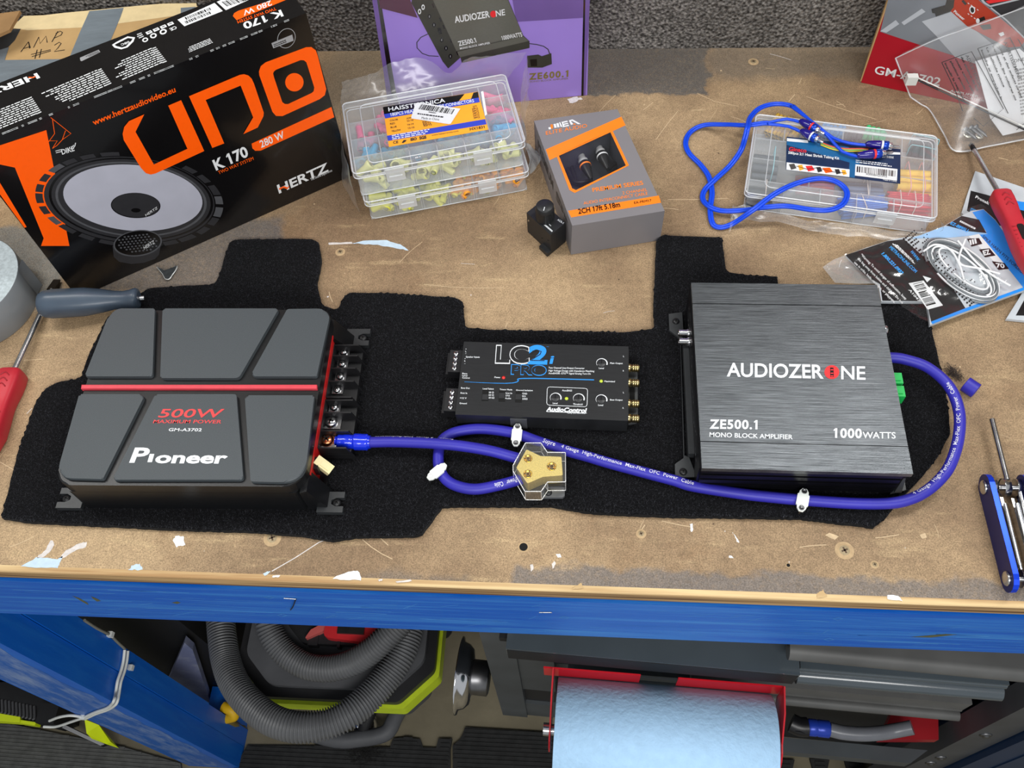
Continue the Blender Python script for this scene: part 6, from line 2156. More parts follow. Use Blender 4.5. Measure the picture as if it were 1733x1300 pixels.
def bundle(name, label, col, pts, r, n, cols, tie, group='heat shrink bundles in the clear case', base=0.0022):
    """tubes tied together; pts = the two ends of the bundle's middle line (measured on the case's inside)"""
    a, b = (crop(1150, 160, 0.25967, lambda x, y: at(x, y, base + r))(*p) for p in pts)
    d = (b - a).normalized()
    s = Z.cross(d)
    root = thing(name, label, 'heat shrink', Vector(((a.x + b.x) / 2, (a.y + b.y) / 2, T + base)), 0, group)
    m = mat(name + '_rubber', col, 0.5, var=(50, 0.12))
    rnd = random.Random(len(name) + n)
    hole = mat('shaded_bore', tuple(int(c * 0.35) for c in col), 0.7, var=(50, 0.1))  # darker copy of the tube colour, painted shade inside the bore
    for k in range(n):
        row, c = divmod(k, cols)
        off = s * ((c - (cols - 1) / 2 + (0.5 if row % 2 else 0)) * r * 1.98) + Z * (row * r * 1.75)
        j = d * rnd.uniform(-0.0015, 0.0015)
        mb = MB()
        p, q = a + off + j, b + off + j
        mb.tube([p, p.lerp(q, 0.33) + s * rnd.uniform(-r, r) * 0.2, p.lerp(q, 0.66), q], r, m, 10 if r > 0.002 else 6, 2, caps=False)
        mb.cyl(p + d * 0.001, q - d * 0.001, r * 0.7, None, hole, 8)
        mb.build('tube', root)
    if tie:
        mb = MB()
        rows_ = (n + cols - 1) // cols
        h = rows_ * r * 1.75 + r * 0.4
        for t in tie[1]:
            c = a.lerp(b, t)
            w = cols * r * 1.02
            mb.tube([c - s * w - Z * r, c - s * w + Z * h * 0.8, c - s * w * 0.7 + Z * h, c + s * w * 0.7 + Z * h, c + s * w + Z * h * 0.8, c + s * w - Z * r], 0.0006, tie[0], 5, 3)
        mb.build('tie', root)
    return root
str_m = mat('pale_string', (226, 214, 206), 0.6, var=(60, 0.06))
pink_s = mat('pink_band', (232, 170, 176), 0.5, var=(60, 0.06))
cyan_s = mat('cyan_band', (150, 214, 226), 0.5, var=(60, 0.06))
bundle('yellow_tubes', 'bundle of thick yellow heat shrink tubes at the right end of the clear case', (236, 196, 52), ((1400, 590), (1625, 604)), 0.0052, 7, 4, (pink_s, (0.3, 0.7)))
bundle('red_tubes', 'bundle of thin red heat shrink tubes in the clear case front corner', (206, 40, 62), ((1350, 720), (1620, 742)), 0.0017, 30, 7, (str_m, (0.25, 0.6)))
bundle('black_tubes', 'bundle of thick black heat shrink tubes in the clear case back corner', (52, 60, 68), ((1560, 455), (1590, 305)), 0.0038, 7, 4, (cyan_s, (0.35, 0.8)))
bundle('green_tubes', 'bundle of green heat shrink tubes in the clear case back row', (66, 190, 120), ((1255, 340), (1290, 245)), 0.0030, 8, 4, None)
bundle('dark_tubes', 'short bundle of dark grey heat shrink tubes beside the green ones', (58, 60, 66), ((1110, 330), (1140, 262)), 0.0030, 6, 4, None)
bundle('pale_blue_tubes', 'bundle of pale blue heat shrink tubes in the clear case back row', (74, 140, 206), ((960, 310), (1010, 226)), 0.0022, 14, 6, None)
bundle('amber_tubes', 'bundle of amber yellow heat shrink tubes beside the case left back corner', (220, 178, 72), ((650, 300), (730, 180)), 0.0024, 18, 8, (cyan_s, (0.4,)))
bundle('blue_tubes', 'bundle of thin mid-blue heat shrink tubes in the clear case front row', (40, 116, 206), ((1040, 765), (1320, 735)), 0.0017, 34, 7, (str_m, (0.5,)))
bundle('slate_tubes', 'bundle of slate grey heat shrink tubes in the clear case left row', (74, 82, 92), ((480, 470), (640, 490)), 0.0050, 5, 4, (cyan_s, (0.75,)))
bundle('charcoal_tubes', 'bundle of charcoal heat shrink tubes in the clear case front left corner', (66, 74, 84), ((430, 660), (600, 680)), 0.0040, 6, 4, (str_m, (0.7,)))
bundle('crimson_tubes', 'bundle of crimson heat shrink tubes under the label of the clear case', (170, 54, 66), ((760, 590), (1000, 600)), 0.0030, 8, 5, None)
bundle('grey_blue_tubes', 'bundle of grey-blue heat shrink tubes behind the mid-blue ones', (92, 112, 142), ((1060, 640), (1320, 655)), 0.0040, 6, 4, (str_m, (0.55,)))
wires = thing('hookup_wires', 'thin red, yellow and green wires lying in the clear case under the blue plugs', 'wire', S1(1050, 360) - Z * 0.008)
for k, (c_, dy) in enumerate((((206, 70, 50), 0), ((226, 196, 60), 18), ((110, 180, 90), 10), ((200, 120, 60), 5))):
    mb = MB()
    mb.tube([at(1150 + x * 0.25967, 160 + (y + dy) * 0.25967, SH + 0.0018) for x, y in ((920, 310), (1000, 340), (1090, 352), (1180, 352), (1230, 356))], 0.0007, mat('wire_sleeve', c_, 0.4, var=(60, 0.05)), 6, 5)
    mb.build('strand', wires)
vs, fs = sheet([(at(1232, 395, 0.005), at(1240, 345, 0.008)), (at(1262, 372, 0.006), at(1258, 350, 0.012)), (at(1420, 398, 0.006), at(1420, 380, 0.012)), (at(1570, 412, 0.0055), at(1580, 392, 0.014)), (at(1600, 385, 0.0055), at(1592, 372, 0.016))], 40, 8, 0.004, 21, 50)
mb = MB()
mb.add(vs, fs, film, True, I4)
mb.build('loose_film', caseS, 'loose clear film along the front edge')

# ------------------------------------------------------------------ blue twin signal cable with four plugs
sig_m = mat('bright_blue_cord', (18, 72, 214), 0.32, spec=0.5, var=(40, 0.08))
plug_m = mat('indigo_plug', (28, 18, 120), 0.2, spec=0.6, coat=0.4, var=(40, 0.1))
ring_blue = mat('blue_metal', (30, 70, 190), 0.25, metal=0.6, var=(40, 0.1))
rca = thing('signal_cable', 'bright blue twin audio cable looped over the wide clear case, four plugs', 'cable', at(1200, 330, 0))
zL, zT_ = 0.0032, SH + 0.0036
PATH = [(620, 196, zT_), (560, 186, zT_), (440, 200, zT_ - 0.004), (300, 196, 0.016), (160, 200, 0.006), (72, 244, zL), (40, 312, zL), (62, 382, zL), (140, 462, zL), (192, 540, zL), (212, 640, zL), (200, 750, zL + 0.001), (216, 842, zL), (268, 866, zL), (350, 840, 0.006), (480, 752, 0.024),
        (620, 648, zT_), (760, 580, zT_), (900, 548, zT_), (1000, 560, zT_), (1070, 602, zT_), (1092, 655, zT_), (1062, 716, zT_), (980, 752, zT_), (870, 752, zT_), (700, 728, zT_ - 0.004), (560, 735, 0.028), (420, 754, 0.012), (280, 758, 0.0085), (195, 730, 0.0066), (152, 682, 0.004), (165, 622, 0.0045), (230, 556, 0.0062),
        (330, 462, 0.008), (398, 368, 0.016), (428, 280, 0.030), (444, 214, zT_ + 0.0036), (462, 150, zT_ - 0.004), (525, 88, 0.026), (620, 62, 0.024), (720, 72, 0.026), (800, 120, zT_)]
main = catmull([at(1150 + x * 0.25967, 160 + y * 0.25967, z) for x, y, z in PATH], 6)
def lead(side):
    out = []
    for i, p in enumerate(main):
        t = (main[min(i + 1, len(main) - 1)] - main[max(i - 1, 0)]).normalized()
        s = Z.cross(t)
        s = s.normalized() if s.length > 1e-6 else Vector((1, 0, 0))
        out.append(p + s * (0.00155 * side))
    return out
S3 = lambda x, y, z: at(1150 + x * 0.25967, 160 + y * 0.25967, z)
ends = [((790, 182), (700, 160), (870, 208), (934, 262), red_print), ((796, 246), (710, 208), (866, 280), (928, 318), white_card)]
tails = [((900, 205), (1000, 282), (1110, 318), (1222, 330), (1330, 332), (1420, 348), white_card), ((880, 195), (970, 275), (1060, 372), (1165, 404), (1262, 392), (1378, 386), red_print)]
for side, (st, mid, en, tip, c_), tl in ((-1, ends[0], tails[0]), (1, ends[1], tails[1])):
    L0 = lead(side)
    zq = zT_ + 0.002
    pts = [S3(*st, zq), S3(*mid, zq - 0.001)] + L0[4:-4] + [S3(*tl[0], zT_ + 0.003), S3(*tl[1], zT_ + 0.001), S3(*tl[2], zT_ + 0.001), S3(*tl[3], zT_ + 0.002)]
    mb = MB()
    mb.tube(pts, 0.00185, sig_m, 10, 2)
    mb.build('cord', rca)
    for (p0, p1, cc, zz) in ((st, tip, c_, zq), (tl[3], tl[5], tl[6], zT_ + 0.002)):
        a, b = S3(*p0, zz), S3(*p1, zz)
        d = (b - a).normalized()
        L_ = (b - a).length
        a = a + Z * 0.002
        mb = MB()
        mb.lathe([(0.0020, -0.002), (0.0036, 0.0), (0.0048, L_ * 0.2), (0.0054, L_ * 0.36), (0.0052, L_ * 0.52), (0.00001, L_ * 0.52)], a, d, plug_m, 22)
        pg = mb.build('plug', rca, 'indigo plug body')
        mb = MB()
        mb.lathe([(0.0054, L_ * 0.44), (0.0057, L_ * 0.45), (0.0057, L_ * 0.50), (0.0054, L_ * 0.51)], a, d, cc, 22)
        mb.build('colour_ring', pg)
        mb = MB()
        mb.lathe([(0.0052, L_ * 0.51), (0.0055, L_ * 0.53), (0.0055, L_ * 0.68), (0.0045, L_ * 0.69), (0.00001, L_ * 0.69)], a, d, ring_blue, 22)
        mb.lathe([(0.0042, L_ * 0.69), (0.0042, L_ * 0.80), (0.0036, L_ * 0.81), (0.0016, L_ * 0.81), (0.0016, L_ * 1.02), (0.0008, L_ * 1.05), (0.00001, L_ * 1.05)], a, d, chrome, 18)
        mb.build('metal_tip', pg)
# ------------------------------------------------------------------ plastic bag with papers and screws in front of the red box
KB = lambda x, y, z: at(1440 + x * 0.2, y * 0.2, z)
def KF(x, y, off=0.012):                   # against the red box's front, a little proud of it
    return hit(1440 + x * 0.2, y * 0.2, RF.translation + nR * off, nR)
bag = thing('parts_bag', 'clear plastic bag with folded papers and screws leaning on the red box', 'plastic bag', KB(900, 1000, 0))
edge = [((505, 822), (378, 492)), ((670, 935), (720, 330)), ((785, 1130), (1010, 230)), ((890, 1280), (1250, 140)), ((1180, 1235), (1500, 40)), ((1465, 1180), (1800, -40)), ((1800, 1110), (2150, -120))]
cols = []
for k, (b_, t_) in enumerate(edge):
    cols.append((KB(*b_, 0.004), KF(*t_)))
vs, fs = sheet(cols, 60, 34, 0.0035, 33, 26)
mb = MB()
mb.add(vs, fs, film, True, I4)
mb.build('bag_film', bag)
rimt = [KB(505, 822, 0.005), KB(590, 880, 0.005), KB(670, 935, 0.004), KB(785, 1130, 0.004), KB(890, 1280, 0.003), KB(1180, 1235, 0.004), KB(1465, 1180, 0.004), KB(1800, 1110, 0.004)]
rim2 = [KF(378, 492), KF(420, 600, 0.014), KB(480, 760, 0.012), KB(505, 822, 0.006)]
mb = MB()
mb.tube(rimt, 0.0010, frost_edge, 6, 6)
mb.tube(rim2, 0.0010, frost_edge, 6, 5)
mb.tube([KF(378, 492), KF(720, 335), KF(1010, 232), KF(1465, 64)], 0.0007, frost_edge, 6, 6)
mb.build('sealed_edge', bag, 'bright sealed edge of the bag')
# warning panels printed on the bag itself
pn = (KB(900, 1100, 0.014) - KF(900, 500, 0.016))
p_a, p_b, p_c = KB(760, 1100, 0.012), KB(1500, 1100, 0.012), KF(1100, 420, 0.018)
pw_n = (p_b - p_a).cross(p_c - p_a).normalized()
if pw_n.y > 0:
    pw_n = -pw_n
PW = lambda x, y: hit(1440 + x * 0.2, y * 0.2, p_a, pw_n)
mb = MB()
blk = mat('black_bag_print', (12, 12, 14), 0.5, var=(60, 0.1))
for st in ([(768, 528), (1020, 436), (1290, 920), (1120, 1068), (1040, 1000)], [(768, 528), (880, 760), (945, 940)], [(1072, 410), (1345, 318), (1640, 900), (1400, 1100)], [(1072, 410), (1200, 700), (1330, 960)], [(1396, 300), (1470, 280)], [(1396, 300), (1465, 420)]):
    mb.stroke(PW, st, 0.0009, blk, pw_n, 2)
def vline(s, a, b, h):
    d = Vector((b[0] - a[0], b[1] - a[1]))
    q = Vector((d.y, -d.x)).normalized() * h
    mb.tx(s, PW, a, b, (a[0] + q.x, a[1] + q.y), blk, pw_n, lift=2, bold=0.04, res=2)
vline('ADVERTENCIA', (968, 470), (1085, 735), 26)
vline('del alcance de los', (928, 482), (1068, 770), 16)
vline('cosas camas para', (880, 500), (1040, 800), 16)
vline('plastico puede', (838, 518), (960, 760), 16)
vline('impedir la respiracion', (790, 535), (960, 870), 16)
vline('AVERTISSEMENT', (1290, 356), (1420, 680), 28)
vline('bebes et des enfants ne pas', (1240, 372), (1440, 830), 16)
vline('berceaux, lits voitures ou', (1195, 388), (1390, 850), 16)
vline('La pellicule mince', (1142, 404), (1290, 740), 16)
vline('bouche et empecher la', (1098, 424), (1270, 850), 16)
mb.build('warning_print', bag)
mb = MB()
PD = lambda x, y: hit(1440 + x * 0.2, y * 0.2, p_a - pw_n * 0.004, pw_n)
paper_m = mat('white_paper', (224, 226, 230), 0.6, var=(40, 0.03))
pp = [PD(1052, 520), PD(1800, 300), PD(1900, 1010), PD(1286, 1148), PD(1180, 1000)]
mb.poly(pp, paper_m)
mb.poly([p - pw_n * 0.001 for p in pp], paper_m)
mb.tx('ONE', PD, (1378, 530), (1465, 512), (1376, 505), dark_print, pw_n, lift=2)
mb.greek(PD, (1400, 580), (1700, 510), (1440, 980), 14, grey_print, pw_n, 2, seed=91)
o = mb.build_at('folded_leaflet', KB(1400, 900, 0.006))
tag(o, 'white folded leaflet inside the clear bag in front of the red box', 'paper')
rod = MB()
r0, r1 = KF(545, 668, 0.02), KB(1465, 1095, 0.022)
dark_rod = mat('black_rod', (36, 36, 40), 0.3, var=(60, 0.2))
rod.tube([r0, r0.lerp(r1, 0.5), r1, r1 + (r1 - r0) * 0.25], 0.0011, dark_rod, 8, 2)
rod.tube([r0 + Z * 0.003, r0.lerp(r1, 0.5) + Z * 0.0034, r1 + Z * 0.0034, r1 + (r1 - r0) * 0.25 + Z * 0.003], 0.0008, tie_m, 8, 2)
hx = KF(515, 668, 0.02)
rod.box((hx.x - 0.007, hx.y - 0.005, hx.z - 0.006), (hx.x + 0.006, hx.y + 0.003, hx.z + 0.006), tie_m, 0.001)
o = rod.build_at('tie_strap', KB(900, 900, 0.002))
tag(o, 'pair of long dark straps with a white head inside the clear bag', 'strap')
for k, (px, py) in enumerate(((960, 1095), (1010, 1080), (1050, 1075))):
    mb = MB()
    a, b = KB(px, py, 0.007), KB(px + 75, py + 60, 0.007)
    d = (b - a).normalized()
    mb.lathe([(0.0042, 0.0), (0.0044, 0.0012), (0.003, 0.003), (0.0018, 0.0032), (0.0018, 0.016), (0.0004, 0.0205), (0.00001, 0.0206)], a, d, dark_steel, 14)
    for j in range(9):
        mb.lathe([(0.0018, 0.005 + j * 0.0013), (0.0024, 0.0056 + j * 0.0013), (0.0018, 0.0062 + j * 0.0013)], a, d, dark_steel, 12)
    o = mb.build_at('loose_screw', KB(px, py, 0))
    tag(o, 'dark screw inside the clear bag in front of the red box', 'screw', 'screws in the clear bag')
for (px, py, r) in ((988, 1136, 0.0065), (1084, 1152, 0.005)):
    mb = MB()
    c = KB(px, py, 0.006)
    mb.lathe([(r * 0.4, 0.0), (r, 0.0), (r, 0.0016), (r * 0.4, 0.0016), (r * 0.4, 0.0)], c, (0.1, -0.1, 1), mat('washer_metal', (214, 212, 196), 0.25, metal=0.9, var=(40, 0.1)), 22)
    o = mb.build_at('washer', KB(px, py, 0))
    tag(o, 'bright metal washer in the clear bag, %s' % ('larger of the two' if r > 0.006 else 'smaller of the two'), 'washer')

# ------------------------------------------------------------------ black and blue wiring kit bags, right
def zbag(z):
    return crop(1380, 230, 0.25377, lambda x, y: at(x, y, z))
bag_black = mat('bag_black_print', (20, 20, 22), 0.28, spec=0.5, var=(20, 0.2), bump=(40, 0.25, 0.003))
bag_blue = mat('bag_blue_print', (28, 134, 226), 0.3, spec=0.5, var=(30, 0.1), bump=(40, 0.2, 0.003))
bag_pale = mat('bag_pale_blue', (148, 186, 224), 0.3, spec=0.5, var=(30, 0.15), bump=(40, 0.2, 0.003))
bag_grey = mat('bag_silver_back', (186, 192, 198), 0.3, spec=0.5, var=(30, 0.15), bump=(40, 0.2, 0.003))
blue_word = mat('bright_blue_print', (40, 160, 240), 0.4, var=(60, 0.05))
kit2 = thing('wiring_kit_bag', 'grey edged black kit bag lying under the blue and black wiring kit bag', 'kit bag', zbag(0)(1150, 450))
Kb = zbag(0.004)
mb = MB()
ol = [(1066, 234), (1391, 345), (1560, 400), (1560, 760), (1100, 640), (975, 512), (1010, 400)]
mb.prism([(Kb(*q).x, Kb(*q).y) for q in ol], T + 0.0006, T + 0.004, bag_grey, 0.0006)
mb.pr(Kb, [(1036, 366), (1150, 396), (1560, 520), (1560, 700), (1100, 560), (1010, 500)], bag_black, Z, 1)
mb.pr(Kb, [(1250, 420), (1560, 470), (1560, 540), (1300, 480)], bag_blue, Z, 2)
mb.tx('Protek', Kb, (1064, 414), (1156, 462), (1072, 398), white_card, Z, lift=2, bold=0.03)
mb.tx('STEREO', Kb, (1030, 500), (1090, 524), (1036, 482), blue_word, Z, lift=2, bold=0.03)
mb.build('printed_bag', kit2)
kit3 = thing('wiring_kit_bag', 'grey edged dark kit bag at the right frame edge below the blue wiring kit bag', 'kit bag', zbag(0)(1360, 1150))
mb = MB()
ol = [(1272, 1220), (1360, 1080), (1391, 1020), (1560, 930), (1600, 1240), (1391, 1232)]
mb.prism([(Kb(*q).x, Kb(*q).y) for q in ol], T + 0.0006, T + 0.004, bag_grey, 0.0006)
mb.pr(Kb, [(1336, 1198), (1400, 1080), (1560, 985), (1580, 1205)], bag_black, Z, 1)
mb.build('printed_bag', kit3)
kit = thing('wiring_kit_bag', 'black and blue wiring kit bag with a coil of white wire behind the brushed amplifier', 'kit bag', zbag(0)(800, 850))
KZ = 0.014
Kz = zbag(KZ)
outl = [(48, 876), (120, 826), (205, 794), (340, 746), (480, 700), (560, 682), (700, 662), (860, 600), (960, 540), (1040, 500), (1120, 488), (1200, 560), (1391, 830), (1480, 960), (1391, 1030), (1200, 1100), (980, 1180), (764, 1262), (757, 1190), (740, 1106), (440, 1104), (420, 990), (280, 985), (130, 980)]
mb = MB()
mb.prism([(Kz(*q).x, Kz(*q).y) for q in outl[2:-2]], T + CT + 0.0030, T + KZ, bag_grey, 0.002, 2)
mb.pr(Kz, [(200, 796), (480, 702), (590, 690), (760, 840), (900, 990), (1000, 1150), (772, 1240), (760, 1190), (743, 1104), (446, 1100), (430, 990), (330, 930)], bag_black, Z, 1)
mb.pr(Kz, [(840, 610), (1000, 590), (1150, 655), (900, 680), (640, 685), (700, 664)], bag_pale, Z, 1.5)
mb.pr(Kz, [(870, 598), (975, 535), (1090, 560), (1140, 650), (1010, 636)], bag_black, Z, 2)
mb.pr(Kz, [(1046, 510), (1120, 492), (1200, 565), (1391, 840), (1470, 960), (1391, 1020), (1300, 905), (1090, 660), (1140, 640)], bag_blue, Z, 1.4)
mb.pr(Kz, [(1020, 670), (1090, 655), (1290, 890), (1250, 900)], white_card, Z, 1.8)
mb.pr(Kz, [(770, 1240), (1000, 1150), (1391, 1010), (1391, 1030), (980, 1180), (780, 1256)], bag_blue, Z, 1.6)
for st, c_ in (([(1010, 688), (1090, 684), (1112, 722), (1040, 740)], uno_black), ([(1090, 760), (1160, 752), (1200, 800), (1130, 812)], uno_black), ([(1175, 838), (1260, 850), (1290, 890), (1220, 896)], uno_black)):
    mb.pr(Kz, st, c_, Z, 3)
mb.tx('III', Kz, (1030, 730), (1075, 718), (1024, 700), white_card, Z, lift=4, bold=0.04)
mb.tx('EZ', Kz, (1122, 800), (1168, 790), (1112, 770), white_card, Z, lift=4, bold=0.04)
mb.tx('70', Kz, (1206, 880), (1262, 884), (1200, 852), white_card, Z, lift=4, bold=0.03)
mb.tx('SPKR HARN FITS FORD/UN', Kz, (1110, 678), (1392, 936), (1122, 662), navy, Z, lift=2.4, bold=0.02)
mb.tx('EZ-8895U', Kz, (896, 590), (1010, 644), (908, 574), blue_word, Z, lift=3, bold=0.03)
mb.greek(Kz, (970, 560), (1090, 620), (955, 580), 1, white_card, Z, 3, seed=93)
for s, a, b, t, m_ in (('WWW.', (628, 772), (680, 838), (648, 764), blue_word), ('METRAONLINE.COM', (490, 748), (664, 916), (506, 734), blue_word), ('1.800.221.0932', (436, 786), (572, 926), (454, 776), blue_word)):
    mb.tx(s, Kz, a, b, t, m_, Z, lift=2, bold=0.04)
for k, (s, L_) in enumerate((('*Warning: To avoid danger of suffocation, keep', 1.0), ('this bag away from babies and children. Do not', 1.0), ('use in cribs, beds, carriages, or playpens.', 0.9))):
    a = (300 - k * 22, 796 + k * 26)
    b = (a[0] + 300 * L_, a[1] + 300 * L_)
    mb.tx(s, Kz, a, b, (a[0] + 10, a[1] - 11), white_card, Z, lift=2, bold=0.015, res=2)
for k in range(3):
    mb.greek(Kz, (520 + k * 14, 716 + k * 4), (700 + k * 10, 880 + k * 6), (508 + k * 14, 724 + k * 4), 1, white_card, Z, 2, seed=95 + k)
mb.pr(Kz, [(620, 984), (720, 966), (850, 1132), (748, 1160)], white_card, Z, 2)
mb.bars(Kz, (650, 990), (742, 1140), (712, 974), uno_black, Z, 3, seed=97, count=34)
mb.tx('A1047', Kz, (618, 1028), (690, 1110), (632, 1022), white_card, Z, lift=2, bold=0.02)
mb.pr(Kz, [(714, 934), (772, 952), (744, 978)], white_card, Z, 2)
rnd = random.Random(41)
for i in range(26):
    for j in range(10):
        t = i / 25
        cx_, cy_ = 590 + t * 440, 690 + t * 440
        s = j * 15
        x, y = cx_ + s * 0.75 + rnd.uniform(-2, 2), cy_ - s * 0.62 + rnd.uniform(-2, 2)
        if rnd.random() < 1.0 - j * 0.085:
            q = 8.2 * (1 - j * 0.05)
            mb.pr(Kz, [(x - q, y - q * 0.2), (x + q * 0.2, y - q), (x + q, y + q * 0.2), (x - q * 0.2, y + q)], uno_black, Z, 2.4)
mb.build('printed_bag', kit)
coil = thing('wire_coil', 'coil of white wire inside the black and blue wiring kit bag', 'wire', Kz(1000, 860))
wire_w = mat('white_wire', (226, 228, 230), 0.35, var=(40, 0.05))
wire_g = mat('grey_wire', (110, 116, 120), 0.35, var=(40, 0.08))
Kw = lambda x, y, z: zbag(z)(x, y)
rnd = random.Random(43)
for k in range(11):
    ca, cb = 985 + rnd.uniform(-14, 14), 895 + rnd.uniform(-10, 10)
    ra, rb, ro = 300 - k * 9 + rnd.uniform(-8, 8), 140 - k * 7 + rnd.uniform(-6, 6), 0.66 + rnd.uniform(-0.05, 0.05)
    t0, t1 = rnd.choice(((2.4, 7.2), (2.0, 8.0), (2.9, 6.6), (2.6, 8.3)))
    pts = ell(ca, cb, ra, rb, ro, 22, t0, t1)
    mb = MB()
    mb.tube([Kw(x, y, KZ + 0.0026 + (k % 4) * 0.0011) for x, y in pts], 0.0011, wire_w if k % 3 else wire_g, 8, 3)
    mb.build('strand', coil)
for pts in (((950, 700), (1000, 760), (1080, 850), (1180, 930), (1300, 1000)), ((1000, 690), (960, 800), (975, 860), (1100, 885), (1230, 920)), ((720, 770), (800, 725), (900, 760), (960, 860), (990, 960))):
    mb = MB()
    mb.tube([Kw(x, y, KZ + 0.0075) for x, y in pts], 0.0012, wire_w, 8, 5)
    mb.build('strand', coil)
cols = [(Kz(*b) + Z * 0.004, Kz(*t) + Z * 0.004) for b, t in (((130, 980), (48, 876)), ((300, 985), (205, 794)), ((520, 1100), (480, 700)), ((760, 1262), (700, 662)), ((1000, 1176), (960, 540)), ((1200, 1100), (1120, 488)), ((1470, 965), (1391, 830)))]
vs, fs = sheet(cols, 72, 30, 0.0030, 51, 40)
mb = MB()
mb.add(vs, fs, film_mat('bag_front_film', milk=0.01, gloss=0.08, rough=0.14, wr=40, wrs=0.4), True, I4)
mb.pr(zbag(0.0105), [(48, 876), (120, 826), (205, 794), (330, 880), (436, 985), (280, 987), (130, 980)], frost, Z, 1)
mb.build('bag_film', kit, 'clear crinkled film')

# ------------------------------------------------------------------ screwdrivers
red_h = mat('red_handle', (182, 40, 52), 0.42, spec=0.45, var=(60, 0.08), bump=(600, 0.12, 0.0003))
red_hd = mat('red_handle_marks', (150, 26, 38), 0.5, var=(60, 0.1))
blk_tip = mat('black_oxide_tip', (30, 30, 32), 0.35, metal=0.6, var=(60, 0.15))
def oriented(a, b, up=Z):
    d = (b - a).normalized()
    s = up.cross(d).normalized()
    u = d.cross(s)
    M = Matrix((d, s, u)).transposed().to_4x4()
    M.translation = a
    return M
def red_driver(name, label, tip, neck, butt, r_shaft, rad, flat):
    """square-shouldered red handle, steel shaft, black tip"""
    root = thing(name, label, 'screwdriver', Vector((neck.x, neck.y, T)))
    M = oriented(tip, neck)
    Ls = (neck - tip).length
    mb = MB()
    mb.M = M
    mb.cyl((0.016, 0, 0), (Ls + 0.004, 0, 0), r_shaft, None, steel, 18)
    mb.build('shaft', root)
    mb = MB()
    mb.M = M
    if flat:
        mb.hexa([(0, -r_shaft * 1.15, -0.0005), (0.018, -r_shaft * 1.3, -r_shaft), (0.018, r_shaft * 1.3, -r_shaft), (0, r_shaft * 1.15, -0.0005),
                 (0, -r_shaft * 1.15, 0.0005), (0.018, -r_shaft * 1.3, r_shaft), (0.018, r_shaft * 1.3, r_shaft), (0, r_shaft * 1.15, 0.0005)], blk_tip, 0.0003)
    else:
        mb.lathe([(0.0006, 0.0), (r_shaft * 0.75, 0.004), (r_shaft, 0.008), (r_shaft * 1.005, 0.018), (r_shaft, 0.018)], (0, 0, 0), (1, 0, 0), blk_tip, 12)
        for a in range(4):
            q = a * math.pi / 2 + 0.4
            mb.box((0.001, -0.0004, 0.0008), (0.008, 0.0004, r_shaft * 0.95), blk_tip, 0, 2, M @ Matrix.Rotation(q, 4, 'X'))
    mb.build('tip', root, 'black tip')
    H = oriented(neck, butt)
    Lh = (butt - neck).length
    mb = MB()
    prof = [(0.0, 0.82), (0.003, 0.98), (0.012, 1.02), (0.024, 1.0), (0.036, 0.92), (0.046, 0.90), (0.060, 0.97), (0.080, 1.04), (0.098, 1.0), (Lh, 0.86)]
    prof = [(x, s) for x, s in prof if x < Lh - 0.004] + [(Lh, 0.85)]
    n = 20
    vs, fs = [], []
    for (x, s) in prof:
        for k in range(n):
            t = 2 * math.pi * k / n
            c, q = math.cos(t), math.sin(t)
            e = 0.45
            vs.append((x, math.copysign(abs(c) ** e, c) * rad * s, math.copysign(abs(q) ** e, q) * rad * s * 0.92))
    for i in range(len(prof) - 1):
        for k in range(n):
            j = (k + 1) % n
            fs.append((i * n + k, i * n + j, (i + 1) * n + j, (i + 1) * n + k))
    mb.add(vs, fs, red_h, True, H)
    mb.add(vs[:n], [tuple(range(n))[::-1]], red_h, False, H)
    mb.add(vs[-n:], [tuple(range(n))], red_h, False, H)
    hd = mb.build('handle', root, 'red moulded handle')
    mb = MB()
    mb.M = H
    zt = rad * 0.92
    for k in range(3):
        x = 0.008 + k * 0.007
        mb.tube([(x + 0.004, -rad * 0.4, zt * 1.01), (x, 0, zt * 1.03), (x + 0.004, rad * 0.4, zt * 1.01)], 0.0007, red_hd, 6, 3)
    for sy in (-1, 1):
        for k in range(12):
            x = 0.022 + k * 0.0058
            if x < Lh - 0.008:
                s = 0.80 if x < 0.056 else 0.96
                mb.box((x, sy * rad * s * 0.62 - 0.0022, zt * s * 0.97), (x + 0.0012, sy * rad * s * 0.62 + 0.0022, zt * s * 1.02), red_hd)
    mb.build('grip_marks', hd)
    mb = MB()
    mb.M = H
    for (x0_, x1_) in ((0.055, 0.078),):
        if x1_ < Lh:
            mb.prism(round_poly([(x0_, -rad * 0.32), (x1_, -rad * 0.4), (x1_, rad * 0.4), (x0_, rad * 0.32)], 0.003), zt * 0.9, zt * 1.045, blk_rub, 0.0006)
            mb.build('soft_inlay', hd, 'dark inlay in the handle')
    return root
D2 = lambda x, y, z: at(x * 0.29988, 410 + y * 0.29988, z)
red_driver('screwdriver', 'red handled screwdriver with a flat black tip beside the grey tape roll', D2(322, 212, 0.004), D2(78, 735, 0.0125), D2(-95, 1190, 0.0145), 0.0036, 0.0138, True)
D3 = lambda x, y, z: at(1380 + x * 0.25377, 230 + y * 0.25377, z)
red_driver('screwdriver', 'red handled cross-tip screwdriver lying across the wiring kit bags', D3(1034, 52, 0.008), D3(1225, 385, 0.034), D3(1460, 900, 0.036), 0.0028, 0.0108, False)
gd = thing('screwdriver', 'dark grey handled screwdriver lying across the red one by the tape roll', 'screwdriver', D2(500, 350, 0))
grey_h = mat('slate_handle', (64, 76, 90), 0.34, spec=0.5, var=(60, 0.08), bump=(500, 0.1, 0.0003))
ga, gb = D2(222, 352, 0.029), D2(786, 318, 0.021)
G_ = oriented(ga, gb)
Lg = (gb - ga).length
mb = MB()
n = 24
